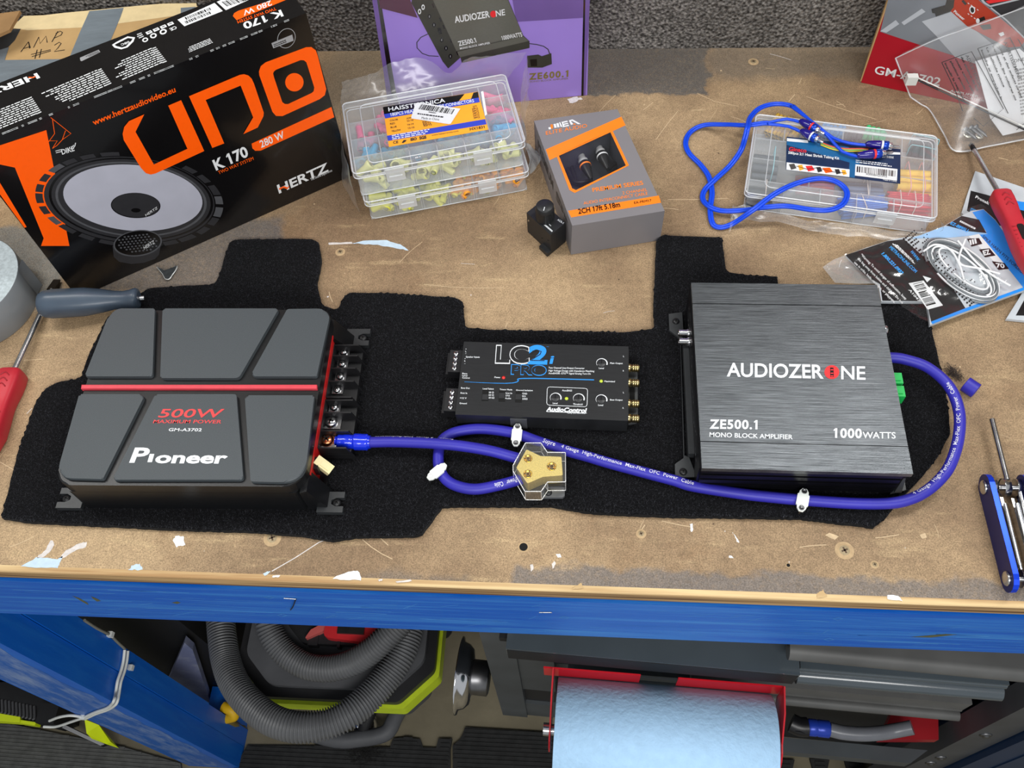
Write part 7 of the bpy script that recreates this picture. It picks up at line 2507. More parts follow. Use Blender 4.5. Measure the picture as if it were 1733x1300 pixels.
prof = [(0.0, 0.60), (0.0015, 0.78), (0.006, 0.93), (0.014, 1.0), (0.45 * Lg, 0.98), (0.62 * Lg, 0.82), (0.74 * Lg, 0.66), (0.84 * Lg, 0.60), (0.91 * Lg, 0.66), (0.965 * Lg, 0.76), (0.99 * Lg, 0.70), (Lg, 0.50)]
vs, fs = [], []
for (x, s) in prof:
    for k in range(n):
        t = 2 * math.pi * k / n + 0.26
        r = 0.0168 * s * (1.0 - 0.06 * abs(math.cos(3 * t)) if 0.01 < x < 0.8 * Lg else 0.98)
        vs.append((x, r * math.cos(t), r * math.sin(t)))
for i in range(len(prof) - 1):
    for k in range(n):
        j = (k + 1) % n
        fs.append((i * n + k, i * n + j, (i + 1) * n + j, (i + 1) * n + k))
mb.add(vs, fs, grey_h, True, G_)
mb.add(vs[:n], [tuple(range(n))[::-1]], grey_h, False, G_)
mb.add(vs[-n:], [tuple(range(n))], grey_h, False, G_)
mb.build('handle', gd, 'slate grey faceted handle')
mb = MB()
mb.M = G_
mb.cyl((Lg - 0.002, 0, 0), (Lg + 0.006, 0, 0), 0.0032, None, steel, 14)
mb.build('shaft', gd)

# ------------------------------------------------------------------ silver tape roll at the left edge
th, tr_, ti = 0.048, 0.066, 0.039
pr_ = at(27, 472, th)
cdir = Vector((RIGHT.x, RIGHT.y, 0)).normalized()
tc_ = pr_ - cdir * tr_
tc_.z = T
roll = thing('tape_roll', 'roll of silver-grey duct tape at the left edge of the bench', 'tape', tc_)
duct = mat('duct_tape_side', (120, 124, 128), 0.3, spec=0.6, var=(14, 0.1), bump=(24, 0.25, 0.002), stretch=(1, 1, 0.3))
mb = MB()
mb.lathe([(ti, 0.0006), (tr_ - 0.0006, 0.0006), (tr_, 0.0014), (tr_, th - 0.0012), (tr_ - 0.0006, th - 0.0002)], tc_, Z, duct, 80)
mb.build('tape_side', roll)
wind = mat('tape_windings', (176, 186, 190), 0.6, spec=0.4, var=(300, 0.2), bump=(300, 0.4, 0.001))
mb = MB()
rings = []
for k in range(29):
    r = ti + (tr_ - 0.0006 - ti) * k / 28
    rings.append((r, th - 0.0002 + (0.0003 if k % 2 else -0.0003)))
mb.lathe(rings, tc_, Z, wind, 80)
mb.build('windings', roll, 'pale wound edge of the tape')
mb = MB()
mb.lathe([(ti - 0.003, 0.0008), (ti, 0.0008), (ti, th - 0.0006), (ti - 0.003, th - 0.0006), (ti - 0.003, 0.0008)], tc_, Z, card_m, 64)
mb.build('cardboard_core', roll)
mb = MB()
a0 = math.atan2(cdir.y, cdir.x) + 0.32
pts = []
vs, fs = [], []
for k in range(8):
    a = a0 - 0.16 + k * 0.03
    r = tr_ + 0.0004 + 0.0055 * (k / 7) ** 2
    for z in (0.003, th - 0.001 + 0.0006 * k):
        vs.append(tc_ + Vector((r * math.cos(a), r * math.sin(a), z)))
fs = [(2 * k, 2 * k + 2, 2 * k + 3, 2 * k + 1) for k in range(7)]
mb.add(vs, fs, duct, True, I4)
mb.build('loose_end', roll)

# ------------------------------------------------------------------ blue folding hex key set at the right edge
M1 = lambda x, y, z: at(1580 + x * 0.32278, 590 + y * 0.32278, z)
hz = 0.026
pa, pb = M1(285, 668, hz), M1(425, 1215, hz)
mt = thing('folding_hex_keys', 'blue folding hex key set with one key swung out, at the right edge', 'hex key set', Vector((pb.x, pb.y, T)))
alu = mat('blue_anodised', (14, 66, 226), 0.25, metal=0.55, spec=0.6, var=(60, 0.06))
alu_d = mat('blue_anodised_side', (24, 30, 96), 0.35, metal=0.4, var=(60, 0.1))
O_ = Matrix((( pb - pa).normalized(), Z.cross((pb - pa).normalized()), Z)).transposed().to_4x4()
O_.translation = Vector((pa.x, pa.y, T))
Lm = (pb - pa).length
side = -1 if (O_.to_3x3() @ Vector((0, 1, 0))).x < 0 else 1
wid = 0.034
def plate_(y0, y1, nm):
    mb = MB()
    mb.M = O_
    o = [(-0.004, y0), (Lm + 0.004, y0), (Lm + 0.004, y1), (-0.004, y1)]
    zb_ = 0.0006
    out = []
    for k in range(9):
        a = math.pi / 2 + math.pi * k / 8
        out.append((math.cos(a) * 0.0127 + 0.006, math.sin(a) * 0.0127))
    for k in range(9):
        a = -math.pi / 2 + math.pi * k / 8
        out.append((math.cos(a) * 0.0127 + Lm - 0.006, math.sin(a) * 0.0127))
    n = len(out)
    zc = 0.0133
    vs = [(x, y0, z + zc) for x, z in out] + [(x, y1, z + zc) for x, z in out]
    mb.add(vs, [(i, (i + 1) % n, n + (i + 1) % n, n + i) for i in range(n)], alu)
    mb.add(vs[:n], [tuple(range(n))], alu_d)
    mb.add(vs[n:], [tuple(range(n))], alu_d)
    return mb.build(nm, mt)
sgn = side
plate_(0.0 * sgn, 0.005 * sgn, 'side_plate')
plate_(wid * sgn, (wid + 0.005) * sgn, 'side_plate')
for x in (0.006, Lm - 0.006):
    mb = MB()
    mb.M = O_
    mb.lathe([(0.0068, 0.0), (0.0068, 0.0012), (0.0055, 0.0020), (0.0025, 0.0016), (0.00001, 0.0016)], (x, -0.0002 * sgn, 0.0133), (0, -sgn, 0), steel, 22)
    mb.cyl((x, 0, 0.0133), (x, (wid + 0.005) * sgn, 0.0133), 0.003, None, steel, 14)
    mb.build('pivot_screw', mt)
for k in range(5):
    y = (0.0080 + k * 0.0056) * sgn
    mb = MB()
    mb.M = O_
    for x in ((0.006,) if k % 2 == 0 else (Lm - 0.006,)):
        mb.lathe([(0.0085, -0.0022), (0.0085, 0.0022), (0.003, 0.0022)], (x, y, 0.0133), (0, 1, 0), steel, 20)
        mb.lathe([(0.0085, -0.0022), (0.003, -0.0022)], (x, y, 0.0133), (0, 1, 0), steel, 20)
    if k != 2:
        x0_, x1_ = (0.012, Lm - 0.020) if k % 2 == 0 else (0.024, Lm - 0.012)
        mb.cyl((x0_, y, 0.0165), (x1_, y, 0.0165 - 0.002), 0.0014 + 0.0003 * k, None, steel, 6)
        mb.box((0.016, y - 0.0014, 0.004), (Lm - 0.016, y + 0.0014, 0.0145 - 0.001 * k), steel, 0.0006)
    mb.build('hex_key', mt)
mb = MB()
ka, kb_ = M1(385, 690, 0.018), M1(306, 372, 0.016)
mb.cyl(ka, kb_, 0.0028, None, steel, 6)
mb.lathe([(0.0088, -0.003), (0.0088, 0.003), (0.00001, 0.003)], (O_ @ Vector((0.006, 0.0192 * sgn, 0.0133))), O_.to_3x3() @ Vector((0, 1, 0)), steel, 20)
mb.build('hex_key', mt, 'hex key swung out of the handle')
# ------------------------------------------------------------------ under the bench
def FL(px, py, z=0.0):                     # floor-based measuring: z above the floor
    return at(px, py, z - T)
# ribbed foam floor mats with interlocking teeth
mat_m = mat('black_foam_mat', (44, 44, 44), 0.75, spec=0.25, var=(60, 0.25), bump=(300, 0.3, 0.0008))
def floor_mat(label, outline, y_lo, y_hi, x_lo, x_hi, ang=0.0, pitch=0.0085, m=None):
    m = m or mat_m
    root = thing('floor_mat', label, 'floor mat', Vector((sum(p[0] for p in outline) / len(outline), sum(p[1] for p in outline) / len(outline), 0)), 0, 'black foam mats on the floor')
    mb = MB()
    mb.prism(outline, 0.0004, 0.010, m, 0.001)
    mb.build('mat_base', root)
    mb = MB()
    # ribs clipped to the outline by sampling
    ca, sa = math.cos(ang), math.sin(ang)
    k = 0
    v = y_lo
    while v < y_hi:
        run = None
        u = x_lo
        while u <= x_hi + 0.011:
            x, y = u * ca - v * sa, u * sa + v * ca
            ins_ = inside(x, y, outline) and u <= x_hi
            if ins_ and run is None:
                run = u
            if not ins_ and run is not None:
                a, b = run, u - 0.01
                if b - a > 0.004:
                    q = lambda uu, vv: (uu * ca - vv * sa, uu * sa + vv * ca)
                    p = [q(a, v - pitch * 0.3), q(b, v - pitch * 0.3), q(b, v + pitch * 0.3), q(a, v + pitch * 0.3)]
                    p2 = [q(a, v - pitch * 0.18), q(b, v - pitch * 0.18), q(b, v + pitch * 0.18), q(a, v + pitch * 0.18)]
                    mb.add([(*c, 0.0102) for c in p] + [(*c, 0.0122) for c in p2], [(0, 1, 5, 4), (1, 2, 6, 5), (2, 3, 7, 6), (3, 0, 4, 7), (4, 5, 6, 7)], m, False, I4)
                run = None
            u += 0.01
        v += pitch
    mb.build('ribs', root)
    return root
g2 = lambda *q: (FL(*q, 0.01).x, FL(*q, 0.01).y)
mA = [g2(418, 1262), g2(560, 1263), g2(660, 1265), g2(665, 1250), g2(686, 1248), g2(711, 1251), g2(716, 1265), g2(738, 1266), g2(742, 1250), g2(765, 1250), g2(762, 1268), g2(762, 1420), g2(330, 1420)]
floor_mat('black ribbed foam mat on the floor in front of the vacuum', mA, 0.12, 0.37, -0.75, -0.2)
mB = [g2(787, 1231), g2(936, 1240), g2(1100, 1262), g2(1250, 1290), g2(1250, 1420), g2(768, 1420), g2(766, 1262), g2(778, 1252), g2(784, 1240)]
floor_mat('black ribbed foam mat on the floor left of the blue paper roll', mB, 0.1, 0.4, -0.26, 0.34)
mC = [g2(1330, 1320)]
for cx_ in (1329, 1388, 1446, 1500, 1556):
    mC += [g2(cx_ - 9, 1312), g2(cx_ - 17, 1284), g2(cx_ + 16, 1286), g2(cx_ + 10, 1313)]
mC += [g2(1640, 1320), g2(1640, 1420), g2(1300, 1420), g2(1300, 1316)]
floor_mat('black ribbed foam mat with small teeth below the tool chest ledge', mC[1:], 0.12, 0.36, 0.3, 0.72)
mD = [g2(-200, 1216), g2(0, 1222), g2(200, 1262), g2(305, 1292), g2(306, 1300), g2(330, 1420), g2(-200, 1420)]
floor_mat('grey ribbed rubber mat on the floor left of the blue leg', mD, 0.05, 0.40, -1.6, -0.6, -0.02, 0.0075, mat('grey_rubber_mat', (86, 86, 84), 0.6, spec=0.35, var=(60, 0.25), bump=(300, 0.3, 0.0008)))

# shop vacuum with a long ribbed hose
vac = thing('shop_vacuum', 'dark grey and lime green shop vacuum with a coiled ribbed hose on its lid', 'vacuum cleaner', Vector((-0.40, 0.485, 0)))
vac_m = mat('vacuum_grey', (82, 83, 86), 0.55, spec=0.4, var=(18, 0.2), bump=(200, 0.15, 0.0005))
vac_k = mat('vacuum_black', (34, 34, 36), 0.5, spec=0.4, var=(18, 0.2))
lime = mat('lime_green', (186, 206, 40), 0.4, spec=0.5, var=(40, 0.08))
hose_m = mat('hose_grey', (92, 93, 95), 0.45, spec=0.45, var=(40, 0.12))
cx_, cy_ = -0.40, 0.485
def octo(hw, ch, f=1.0):
    return [(cx_ + x * f, cy_ + y * f) for x, y in ((-hw + ch, -hw), (hw - ch, -hw), (hw, -hw + ch), (hw, hw - ch), (hw - ch, hw), (-hw + ch, hw), (-hw, hw - ch), (-hw, -hw + ch))]
ZV = T - 0.72
mb = MB()
lo_, hi_ = round_poly(octo(0.105, 0.04), 0.02), round_poly(octo(0.150, 0.05), 0.02)
n_ = len(lo_)
mb.add([(x, y, 0.10) for x, y in lo_] + [(x, y, ZV - 0.03) for x, y in hi_], [(i, (i + 1) % n_, n_ + (i + 1) % n_, n_ + i) for i in range(n_)] + [tuple(range(n_))[::-1], tuple(range(n_, 2 * n_))], vac_m)
mb.build('drum', vac)
mb = MB()
mb.prism(round_poly(octo(0.174, 0.055), 0.012), ZV - 0.045, ZV - 0.004, lime, 0.004)
mb.build('lime_rim', vac, 'lime green rim')
mb = MB()
mb.prism(round_poly(octo(0.168, 0.055), 0.02), ZV - 0.003, ZV + 0.016, vac_k, 0.006)
mb.prism(round_poly(octo(0.152, 0.05), 0.03), ZV + 0.014, ZV + 0.030, vac_m, 0.012, 3)
mb.prism(round_poly(octo(0.085, 0.03), 0.02), ZV + 0.028, ZV + 0.044, vac_k, 0.004)
for st in ([(525, 1096), (545, 1062)], [(577, 1100), (580, 1060)], [(625, 1080), (622, 1062)]):
    a, b = (at(x, y, -0.72 + 0.0305) for x, y in st)
    mb.box((min(a.x, b.x) - 0.001, min(a.y, b.y), ZV + 0.029), (max(a.x, b.x) + 0.001, max(a.y, b.y) + 0.05, ZV + 0.046), vac_k)
lidv = mb.build('lid', vac)
mb = MB()
c = at(592, 1068, -0.66)
mb.prism(round_poly([(c.x - 0.045, c.y - 0.012), (c.x + 0.03, c.y - 0.018), (c.x + 0.05, c.y + 0.01), (c.x + 0.02, c.y + 0.03), (c.x - 0.04, c.y + 0.03)], 0.012), c.z - 0.018, c.z, mat('red_switch', (206, 44, 50), 0.4, var=(40, 0.08)), 0.004)
mb.box((c.x - 0.02, c.y - 0.006, c.z), (c.x + 0.025, c.y + 0.008, c.z + 0.005), dark_steel, 0.002)
mb.build('switch', vac, 'red switch with a metal lever')
mb = MB()
c2 = at(535, 1072, -0.665)
mb.prism(round_poly([(c2.x - 0.02, c2.y - 0.012), (c2.x + 0.022, c2.y + 0.01), (c2.x + 0.022, c2.y + 0.026), (c2.x - 0.01, c2.y + 0.006)], 0.004), c2.z - 0.012, c2.z, mat('red_pink_tab', (206, 96, 92), 0.45, var=(40, 0.08)), 0.003)
mb.build('switch_tab', vac, 'red tab')
def ribbed(pts, R, pitch):
    P = catmull(pts, 60)
    L_ = sum((P[i + 1] - P[i]).length for i in range(len(P) - 1))
    nr = int(L_ / pitch)
    # resample evenly
    acc = [0.0]
    for i in range(len(P) - 1):
        acc.append(acc[-1] + (P[i + 1] - P[i]).length)
    Q_, j = [], 0
    tot = nr * 4
    for k in range(tot + 1):
        s = L_ * k / tot
        while j < len(acc) - 2 and acc[j + 1] < s:
            j += 1
        Q_.append(P[j].lerp(P[j + 1], (s - acc[j]) / max(1e-9, acc[j + 1] - acc[j])))
    mb = MB()
    prof = (0.84, 1.0, 1.0, 0.84)
    mb.tube(Q_, lambda t: R * prof[int(round(t * tot)) % 4], hose_m, 22, 1)
    return mb
H1 = [(320, -160, -0.72), (322, 0, -0.705), (335, 150, -0.70), (357, 280, -0.695), (402, 400, -0.68), (482, 510, -0.665), (600, 606, -0.655), (715, 652, -0.65), (830, 662, -0.65), (960, 638, -0.655), (1080, 580, -0.66), (1190, 490, -0.668), (1290, 380, -0.672), (1372, 255, -0.672), (1412, 150, -0.672), (1440, 30, -0.672)]
H2 = [(600, -120, -0.65), (600, 20, -0.645), (625, 120, -0.65), (700, 225, -0.658), (820, 300, -0.660), (950, 318, -0.655), (1080, 290, -0.645), (1200, 220, -0.632), (1300, 130, -0.622), (1390, 40, -0.615)]
hose = ribbed([at(280 + x * 0.2885, 1040 + y * 0.2885, z) for x, y, z in H1], 0.0245, 0.0052)
hose.build('hose', vac, 'long grey ribbed hose')
hose = ribbed([at(280 + x * 0.2885, 1040 + y * 0.2885, z) for x, y, z in H2], 0.0215, 0.0052)
hose.build('hose', vac, 'inner coil of the grey ribbed hose')
mb = MB()
fp = [FL(280 + x * 0.2885, 1040 + y * 0.2885, 0.055) for x, y in ((1000, 735), (1150, 728), (1250, 712), (1310, 680), (1350, 600), (1400, 520))]
mb.tube([fp[0] + Vector((-0.1, 0.02, 0))] + fp + [Vector((cx_ + 0.10, cy_ + 0.0, 0.08))], 0.017, vac_m, 10, 4)
mb.tube([fp[1], FL(280 + 1190 * 0.2885, 1040 + 600 * 0.2885, 0.055), Vector((cx_, cy_, 0.08))], 0.014, vac_k, 8, 3)
mb.build('caster_foot', vac)
mb = MB()
c = FL(280 + 1170 * 0.2885, 1040 + 650 * 0.2885, 0.03)
mb.ball((c.x, c.y, 0.029), 0.028, chrome, 18, 12)
mb.cyl((c.x, c.y, 0.05), (c.x, c.y, 0.085), 0.008, None, steel, 12)
mb.build('caster', vac, 'chrome ball caster')
for (sx, sy) in ((-1, -1), (-1, 1), (1, 1)):
    mb = MB()
    mb.ball((cx_ + sx * 0.10, cy_ + sy * 0.10, 0.029), 0.028, vac_k, 14, 10)
    mb.cyl((cx_ + sx * 0.10, cy_ + sy * 0.10, 0.05), (cx_ + sx * 0.10, cy_ + sy * 0.10, 0.105), 0.01, None, vac_k, 10)
    mb.build('caster', vac)
# dust under the vacuum, small yellow hook
vs, fs = [], []
c = FL(620, 1275, 0.012)
rnd = random.Random(61)
for k in range(420):
    p = c + Vector((rnd.gauss(0, 0.02), rnd.gauss(0, 0.012), 0))
    a = rnd.uniform(0, 6.28)
    fibre(p.x, p.y, 0.0126 + rnd.uniform(0, 0.004), rnd.uniform(0.005, 0.012), 0.0005, math.cos(a), math.sin(a), rnd.uniform(0, 0.2))
mb = MB()
mb.add(vs, fs, mat('dust_fluff', (28, 27, 26), 1.0, var=(60, 0.3)), False, I4)
o = mb.build_at('dust_clump', Vector((c.x, c.y, 0.0122)))
tag(o, 'clump of dark dust and fluff on the black mat by the vacuum foot', 'dust')
hk = thing('strap_hook', 'small yellow strap end on the floor between the blue leg and the hose', 'strap', FL(388, 1208, 0.0))
yl = mat('strap_yellow', (222, 176, 22), 0.5, var=(40, 0.15))
mb = MB()
mb.tube([FL(378, 1196, 0.16), FL(392, 1203, 0.16), FL(396, 1212, 0.15), FL(384, 1216, 0.14)], 0.011, yl, 10, 4)
mb.tube([FL(384, 1216, 0.14), FL(400, 1230, 0.05), FL(410, 1234, 0.012)], 0.009, mat('strap_olive', (120, 104, 50), 0.6, var=(40, 0.2)), 8, 4)
mb.build('strap', hk)

# chrome parts dish held on the side of the tool chest
dish = thing('magnetic_dish', 'shiny chrome parts dish stuck upright to the side of the grey tool chest', 'dish', Vector((-0.14, 0.33, T - 0.56)))
mb = MB()
dc = Vector((-0.150, 0.33, T - 0.563))
mb.lathe([(0.00001, 0.0), (0.026, 0.0), (0.040, 0.003), (0.047, 0.010), (0.050, 0.018), (0.057, 0.020), (0.0575, 0.022), (0.0500, 0.0205), (0.045, 0.011), (0.038, 0.006), (0.00001, 0.003)], dc, (-1, 0.06, 0.02), chrome, 48)
mb.lathe([(0.026, 0.0), (0.026, -0.022), (0.022, -0.024), (0.00001, -0.024)], dc, (-1, 0.06, 0.02), dark_steel, 36)
mb.build('bowl', dish)

# grey tool chest with drawers
chest_m = mat('chest_grey', (66, 70, 73), 0.42, spec=0.5, var=(12, 0.2), bump=(20, 0.08, 0.002))
chest_g = mat('chest_gloss', (70, 78, 84), 0.18, spec=0.6, coat=0.4, var=(12, 0.12))
chest_d = mat('chest_dusty', (84, 84, 83), 0.5, spec=0.4, var=(14, 0.25), bump=(60, 0.1, 0.001))
chest_k = mat('chest_black_and_shade', (20, 21, 24), 0.6, var=(20, 0.2))  # black of lip and slot, also painted shade for the cavity
A0, B0_ = at(856, 1098, -0.25), at(1354, 1143, -0.25)
dirc = (B0_ - A0)
dirc.z = 0
ang_c = math.atan2(dirc.y, dirc.x)
CHF = Matrix.Translation(Vector((A0.x, A0.y, 0))) @ Matrix.Rotation(ang_c, 4, 'Z')
cinv = CHF.inverted()
chest = thing('tool_chest', 'dusty grey steel tool chest with long drawers under the bench', 'tool chest', CHF.translation.copy(), ang_c)
def cl(px, py, z):
    p = cinv @ at(px, py, z)
    return p
zt_ = T
Lb = (B0_ - A0).length
post0 = cinv @ on_y(796, 1067, 0.305)
mb = MB()
mb.M = CHF
mb.box((-0.040, 0.030, T - 0.79), (0.002, 0.42, T - 0.19), chest_m, 0.003)
mb.box((0.002, 0.034, T - 0.79), (0.052, 0.074, T - 0.70), chest_m, 0.001)
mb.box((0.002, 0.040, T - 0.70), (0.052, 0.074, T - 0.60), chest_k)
mb.box((0.002, 0.034, T - 0.60), (0.052, 0.074, T - 0.40), chest_m, 0.001)
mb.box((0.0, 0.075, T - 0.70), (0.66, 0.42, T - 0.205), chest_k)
mb.box((0.12, 0.085, T - 1.02), (0.66, 0.42, T - 0.70), chest_k)  # dark block added where the cavity under the drawers lies in shade
mb.box((0.03, 0.072, T - 0.50), (0.66, 0.076, T - 0.44), chest_m, 0.001)
mb.box((0.03, 0.072, T - 0.66), (0.20, 0.076, T - 0.58), chest_m, 0.001)
mb.box((0.0, 0.070, T - 0.705), (0.66, 0.40, T - 0.675), chest_m, 0.002)
mb.build('cabinet', chest)
mb = MB()
mb.M = CHF
mb.box((0.0, 0.0, T - 0.272), (Lb, 0.038, T - 0.250), chest_g, 0.004, 3)
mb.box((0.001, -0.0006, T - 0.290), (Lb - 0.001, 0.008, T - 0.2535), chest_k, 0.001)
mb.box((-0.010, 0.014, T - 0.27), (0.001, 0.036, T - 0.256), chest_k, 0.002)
mb.box((0.02, 0.036, T - 0.36), (Lb - 0.01, 0.074, T - 0.252), chest_m)
mb.build('drawer', chest, 'drawer pulled slightly out with a flat grey lip')
def ridge(pxa, pxb, z, rads, name, m, lab=None, back=0.03):
    a, b = at(*pxa, z), at(*pxb, z)
    d = (b - a).normalized()
    s = Z.cross(d).normalized()
    mb = MB()
    zz = 0.0
    yy = 0.010 * (len(rads) - 1)
    for r in rads:
        mb.tube([a + s * (r + yy) + Z * (zz - r), b + s * (r + yy) + Z * (zz - r)], r, m, 20, 1)
        zz -= r * 1.5
        yy -= 0.010
    q = [a + s * max(rads), b + s * max(rads)]
    mb.hexa([q[0] + Z * (zz), q[1] + Z * (zz), q[1] + s * back + Z * zz, q[0] + s * back + Z * zz, q[0], q[1], q[1] + s * back, q[0] + s * back], m)
    return mb.build(name, chest, lab)
ridge((1356, 1148), (1712, 1178), -0.275, (0.010, 0.012), 'drawer', chest_g, 'glossy dark grey drawer lip right of the open drawer')
ridge((1338, 1112), (1760, 1152), -0.215, (0.012,), 'top_edge', chest_d)
ridge((1170, 1163), (1648, 1207), -0.45, (0.009, 0.011, 0.010, 0.008), 'drawer', chest_d, 'lower drawer with a ridged dusty front')
ridge((960, 1150), (1230, 1172), -0.47, (0.012, 0.014), 'drawer', chest_m)
mb = MB()
e0, e1, e2 = at(1318, 1247, -0.66), at(1570, 1270, -0.66), at(1541, 1292, -0.66)
d = (e1 - e0).normalized()
mb.hexa([e0 + Vector((0, 0, -0.03)) + (e2 - e1), e2 + Vector((0, 0, -0.03)), e1 + Vector((0, 0, -0.03)), e0 + Vector((0, 0, -0.03)), e0 + (e2 - e1), e2, e1, e0], chest_m, 0.003)
mb.build('bottom_ledge', chest)
# air line tucked under the drawer
hose_t = thing('air_hose', 'grey air hose with a blue coupler tucked under the tool chest drawer', 'hose', at(1380, 1234, -0.62))
S5 = lambda x, y, z: at(1280 + x * 0.2614, 1060 + y * 0.2614, z)
mb = MB()
mb.tube([S5(475, 668, -0.60), S5(560, 688, -0.60), S5(680, 698, -0.60), S5(800, 692, -0.60), S5(900, 676, -0.60), S5(1010, 655, -0.59)], 0.0105, mat('air_line', (104, 106, 112), 0.3, spec=0.5, var=(30, 0.12)), 14, 5)
mb.build('line', hose_t)
mb = MB()
a, b = S5(325, 652, -0.60), S5(476, 668, -0.60)
dd = (b - a).normalized()
Lc = (b - a).length
mb.lathe([(0.010, 0.0), (0.0125, 0.003), (0.0125, Lc * 0.4), (0.0115, Lc * 0.45), (0.0125, Lc * 0.5), (0.0125, Lc * 0.95), (0.010, Lc), (0.00001, Lc)], a, dd, mat('coupler_blue', (34, 62, 168), 0.3, spec=0.5, metal=0.2, var=(30, 0.1)), 20)
mb.build('coupler', hose_t, 'blue coupler')
mb = MB()
mb.tube([S5(225, 625, -0.60), S5(280, 650, -0.60), S5(330, 652, -0.60)], 0.014, blk_rub, 10, 3)
mb.tube([S5(280, 650, -0.60), S5(275, 695, -0.60)], 0.011, blk_rub, 10, 1)
mb.build('elbow', hose_t, 'black elbow')
rt = MB()
p0, p1 = S5(800, 735, -0.63), S5(1180, 735, -0.63)
rt.hexa([p0 + Z * -0.02, p1 + Z * -0.02, p1 + Vector((0.01, 0.06, -0.02)), p0 + Vector((0.03, 0.05, -0.02)), p0, p1, p1 + Vector((0.01, 0.06, 0)), p0 + Vector((0.03, 0.05, 0))], mat('dark_red_tray', (140, 22, 30), 0.35, var=(30, 0.1)), 0.003)
o = rt.build_at('tool_tray', p0 + Z * -0.02)
tag(o, 'dark red tray end showing under the ridged grey drawer', 'tray')

# blue shop towel roll in a red holder
tw0, tw1 = at(940, 1236, -0.36), at(1303, 1268, -0.36)
axis = (tw1 - tw0).normalized()
RT_ = 0.064
towel = thing('paper_towel_roll', 'pale blue shop paper roll hanging in a red holder', 'paper roll', (tw0 + tw1) / 2 + Vector((0, 0, -RT_)))
towel_m = mat('blue_paper', (172, 208, 238), 0.85, spec=0.15, var=(90, 0.05), bump=(170, 0.6, 0.0018))
Lt = (tw1 - tw0).length
mb = MB()
mb.lathe([(0.022, 0.0), (RT_ - 0.001, 0.0), (RT_, 0.0008), (RT_, Lt - 0.0008), (RT_ - 0.001, Lt), (0.022, Lt)], tw0, axis, towel_m, 96)
mb.build('paper', towel)
mb = MB()
mb.lathe([(0.0215, -0.001), (0.0215, Lt + 0.001), (0.019, Lt + 0.001), (0.019, -0.001), (0.0215, -0.001)], tw0, axis, card_m, 32)
mb.build('core', towel)
hold = thing('towel_holder', 'red metal holder with two brackets carrying the blue paper roll', 'holder', (tw0 + tw1) / 2 + Vector((0, 0.07, 0)))
red_metal = mat('red_metal', (196, 18, 34), 0.28, spec=0.5, coat=0.2, var=(20, 0.08))
side_n = Z.cross(axis).normalized()
for (c, off, nm) in ((tw0, -0.006, 'left'), (tw1, 0.008, 'right')):
    o_ = c + axis * off
    Mx = Matrix((side_n, Z, axis)).transposed().to_4x4()
    Mx.translation = o_
    mb = MB()
    mb.M = Mx
    ol = []
    for k in range(9):
        a = math.pi * 0.5 + math.pi * k / 8
        ol.append((0.026 * math.cos(a), 0.034 * math.sin(a)))
    ol = [(0.060, 0.066), (0.030, 0.060), (0.0, 0.034)] + ol[1:] + [(0.02, -0.03), (0.058, 0.02)]
    mb.prism(ol, -0.0009, 0.0009, red_metal)
    mb.build('bracket', hold)
mb = MB()
mb.cyl(tw0 - axis * 0.012, tw1 + axis * 0.012, 0.007, None, steel, 14)
mb.cyl(tw0 - axis * 0.015, tw0 - axis * 0.008, 0.009, None, steel, 6)
mb.cyl(tw1 + axis * 0.002, tw1 + axis * 0.007, 0.014, None, red_metal, 18)
mb.build('rod', hold)
for (u0, u1) in ((-0.018, 0.10), (0.145, Lt + 0.008)):
    mb = MB()
    a = tw0 + axis * u0 + side_n * 0.060 + Z * 0.060
    b = tw0 + axis * u1 + side_n * 0.060 + Z * 0.060
    mb.hexa([a - Z * 0.035, b - Z * 0.035, b - Z * 0.035 + side_n * 0.002, a - Z * 0.035 + side_n * 0.002, a, b, b + side_n * 0.002, a + side_n * 0.002], red_metal, 0.0005)
    mb.build('back_plate', hold)

# dark steel upright and navy bin, lower right
upr = thing('steel_upright', 'dark steel upright with bolts at the lower right below the bench', 'upright', Vector((0.59, 0.275, 0)))
up_m = mat('upright_steel', (70, 72, 76), 0.4, spec=0.5, metal=0.2, var=(16, 0.2), bump=(80, 0.1, 0.001))
mb = MB()
mb.box((0.560, 0.278, 0.0), (0.615, 0.281, T - 0.1365), up_m, 0.001)
mb.box((0.560, 0.281, 0.0), (0.563, 0.31, T - 0.1365), up_m, 0.001)
mb.build('channel', upr)
for (px, py) in ((1668, 1244), (1592, 1282), (1575, 1291)):
    p = on_y(px, py, 0.278)
    mb = MB()
    mb.lathe([(0.0085, 0.0), (0.0085, 0.0015), (0.006, 0.0015), (0.005, 0.004), (0.00001, 0.0042)], p, (0, -1, 0), dark_steel, 18)
    mb.build('bolt', upr)
mb = MB()
mb.box((0.618, 0.268, 0.0), (1.05, 0.62, T - 0.36), mat('navy_plastic', (16, 40, 70), 0.4, spec=0.45, var=(20, 0.15)), 0.006)
for k in range(3):
    mb.box((0.66 + k * 0.08, 0.266, 0.1), (0.675 + k * 0.08, 0.27, T - 0.42), mb.mats[0], 0.002)
o = mb.build_at('storage_bin', Vector((0.80, 0.45, 0)))
tag(o, 'dark navy plastic bin beyond the steel upright at the lower right', 'bin')

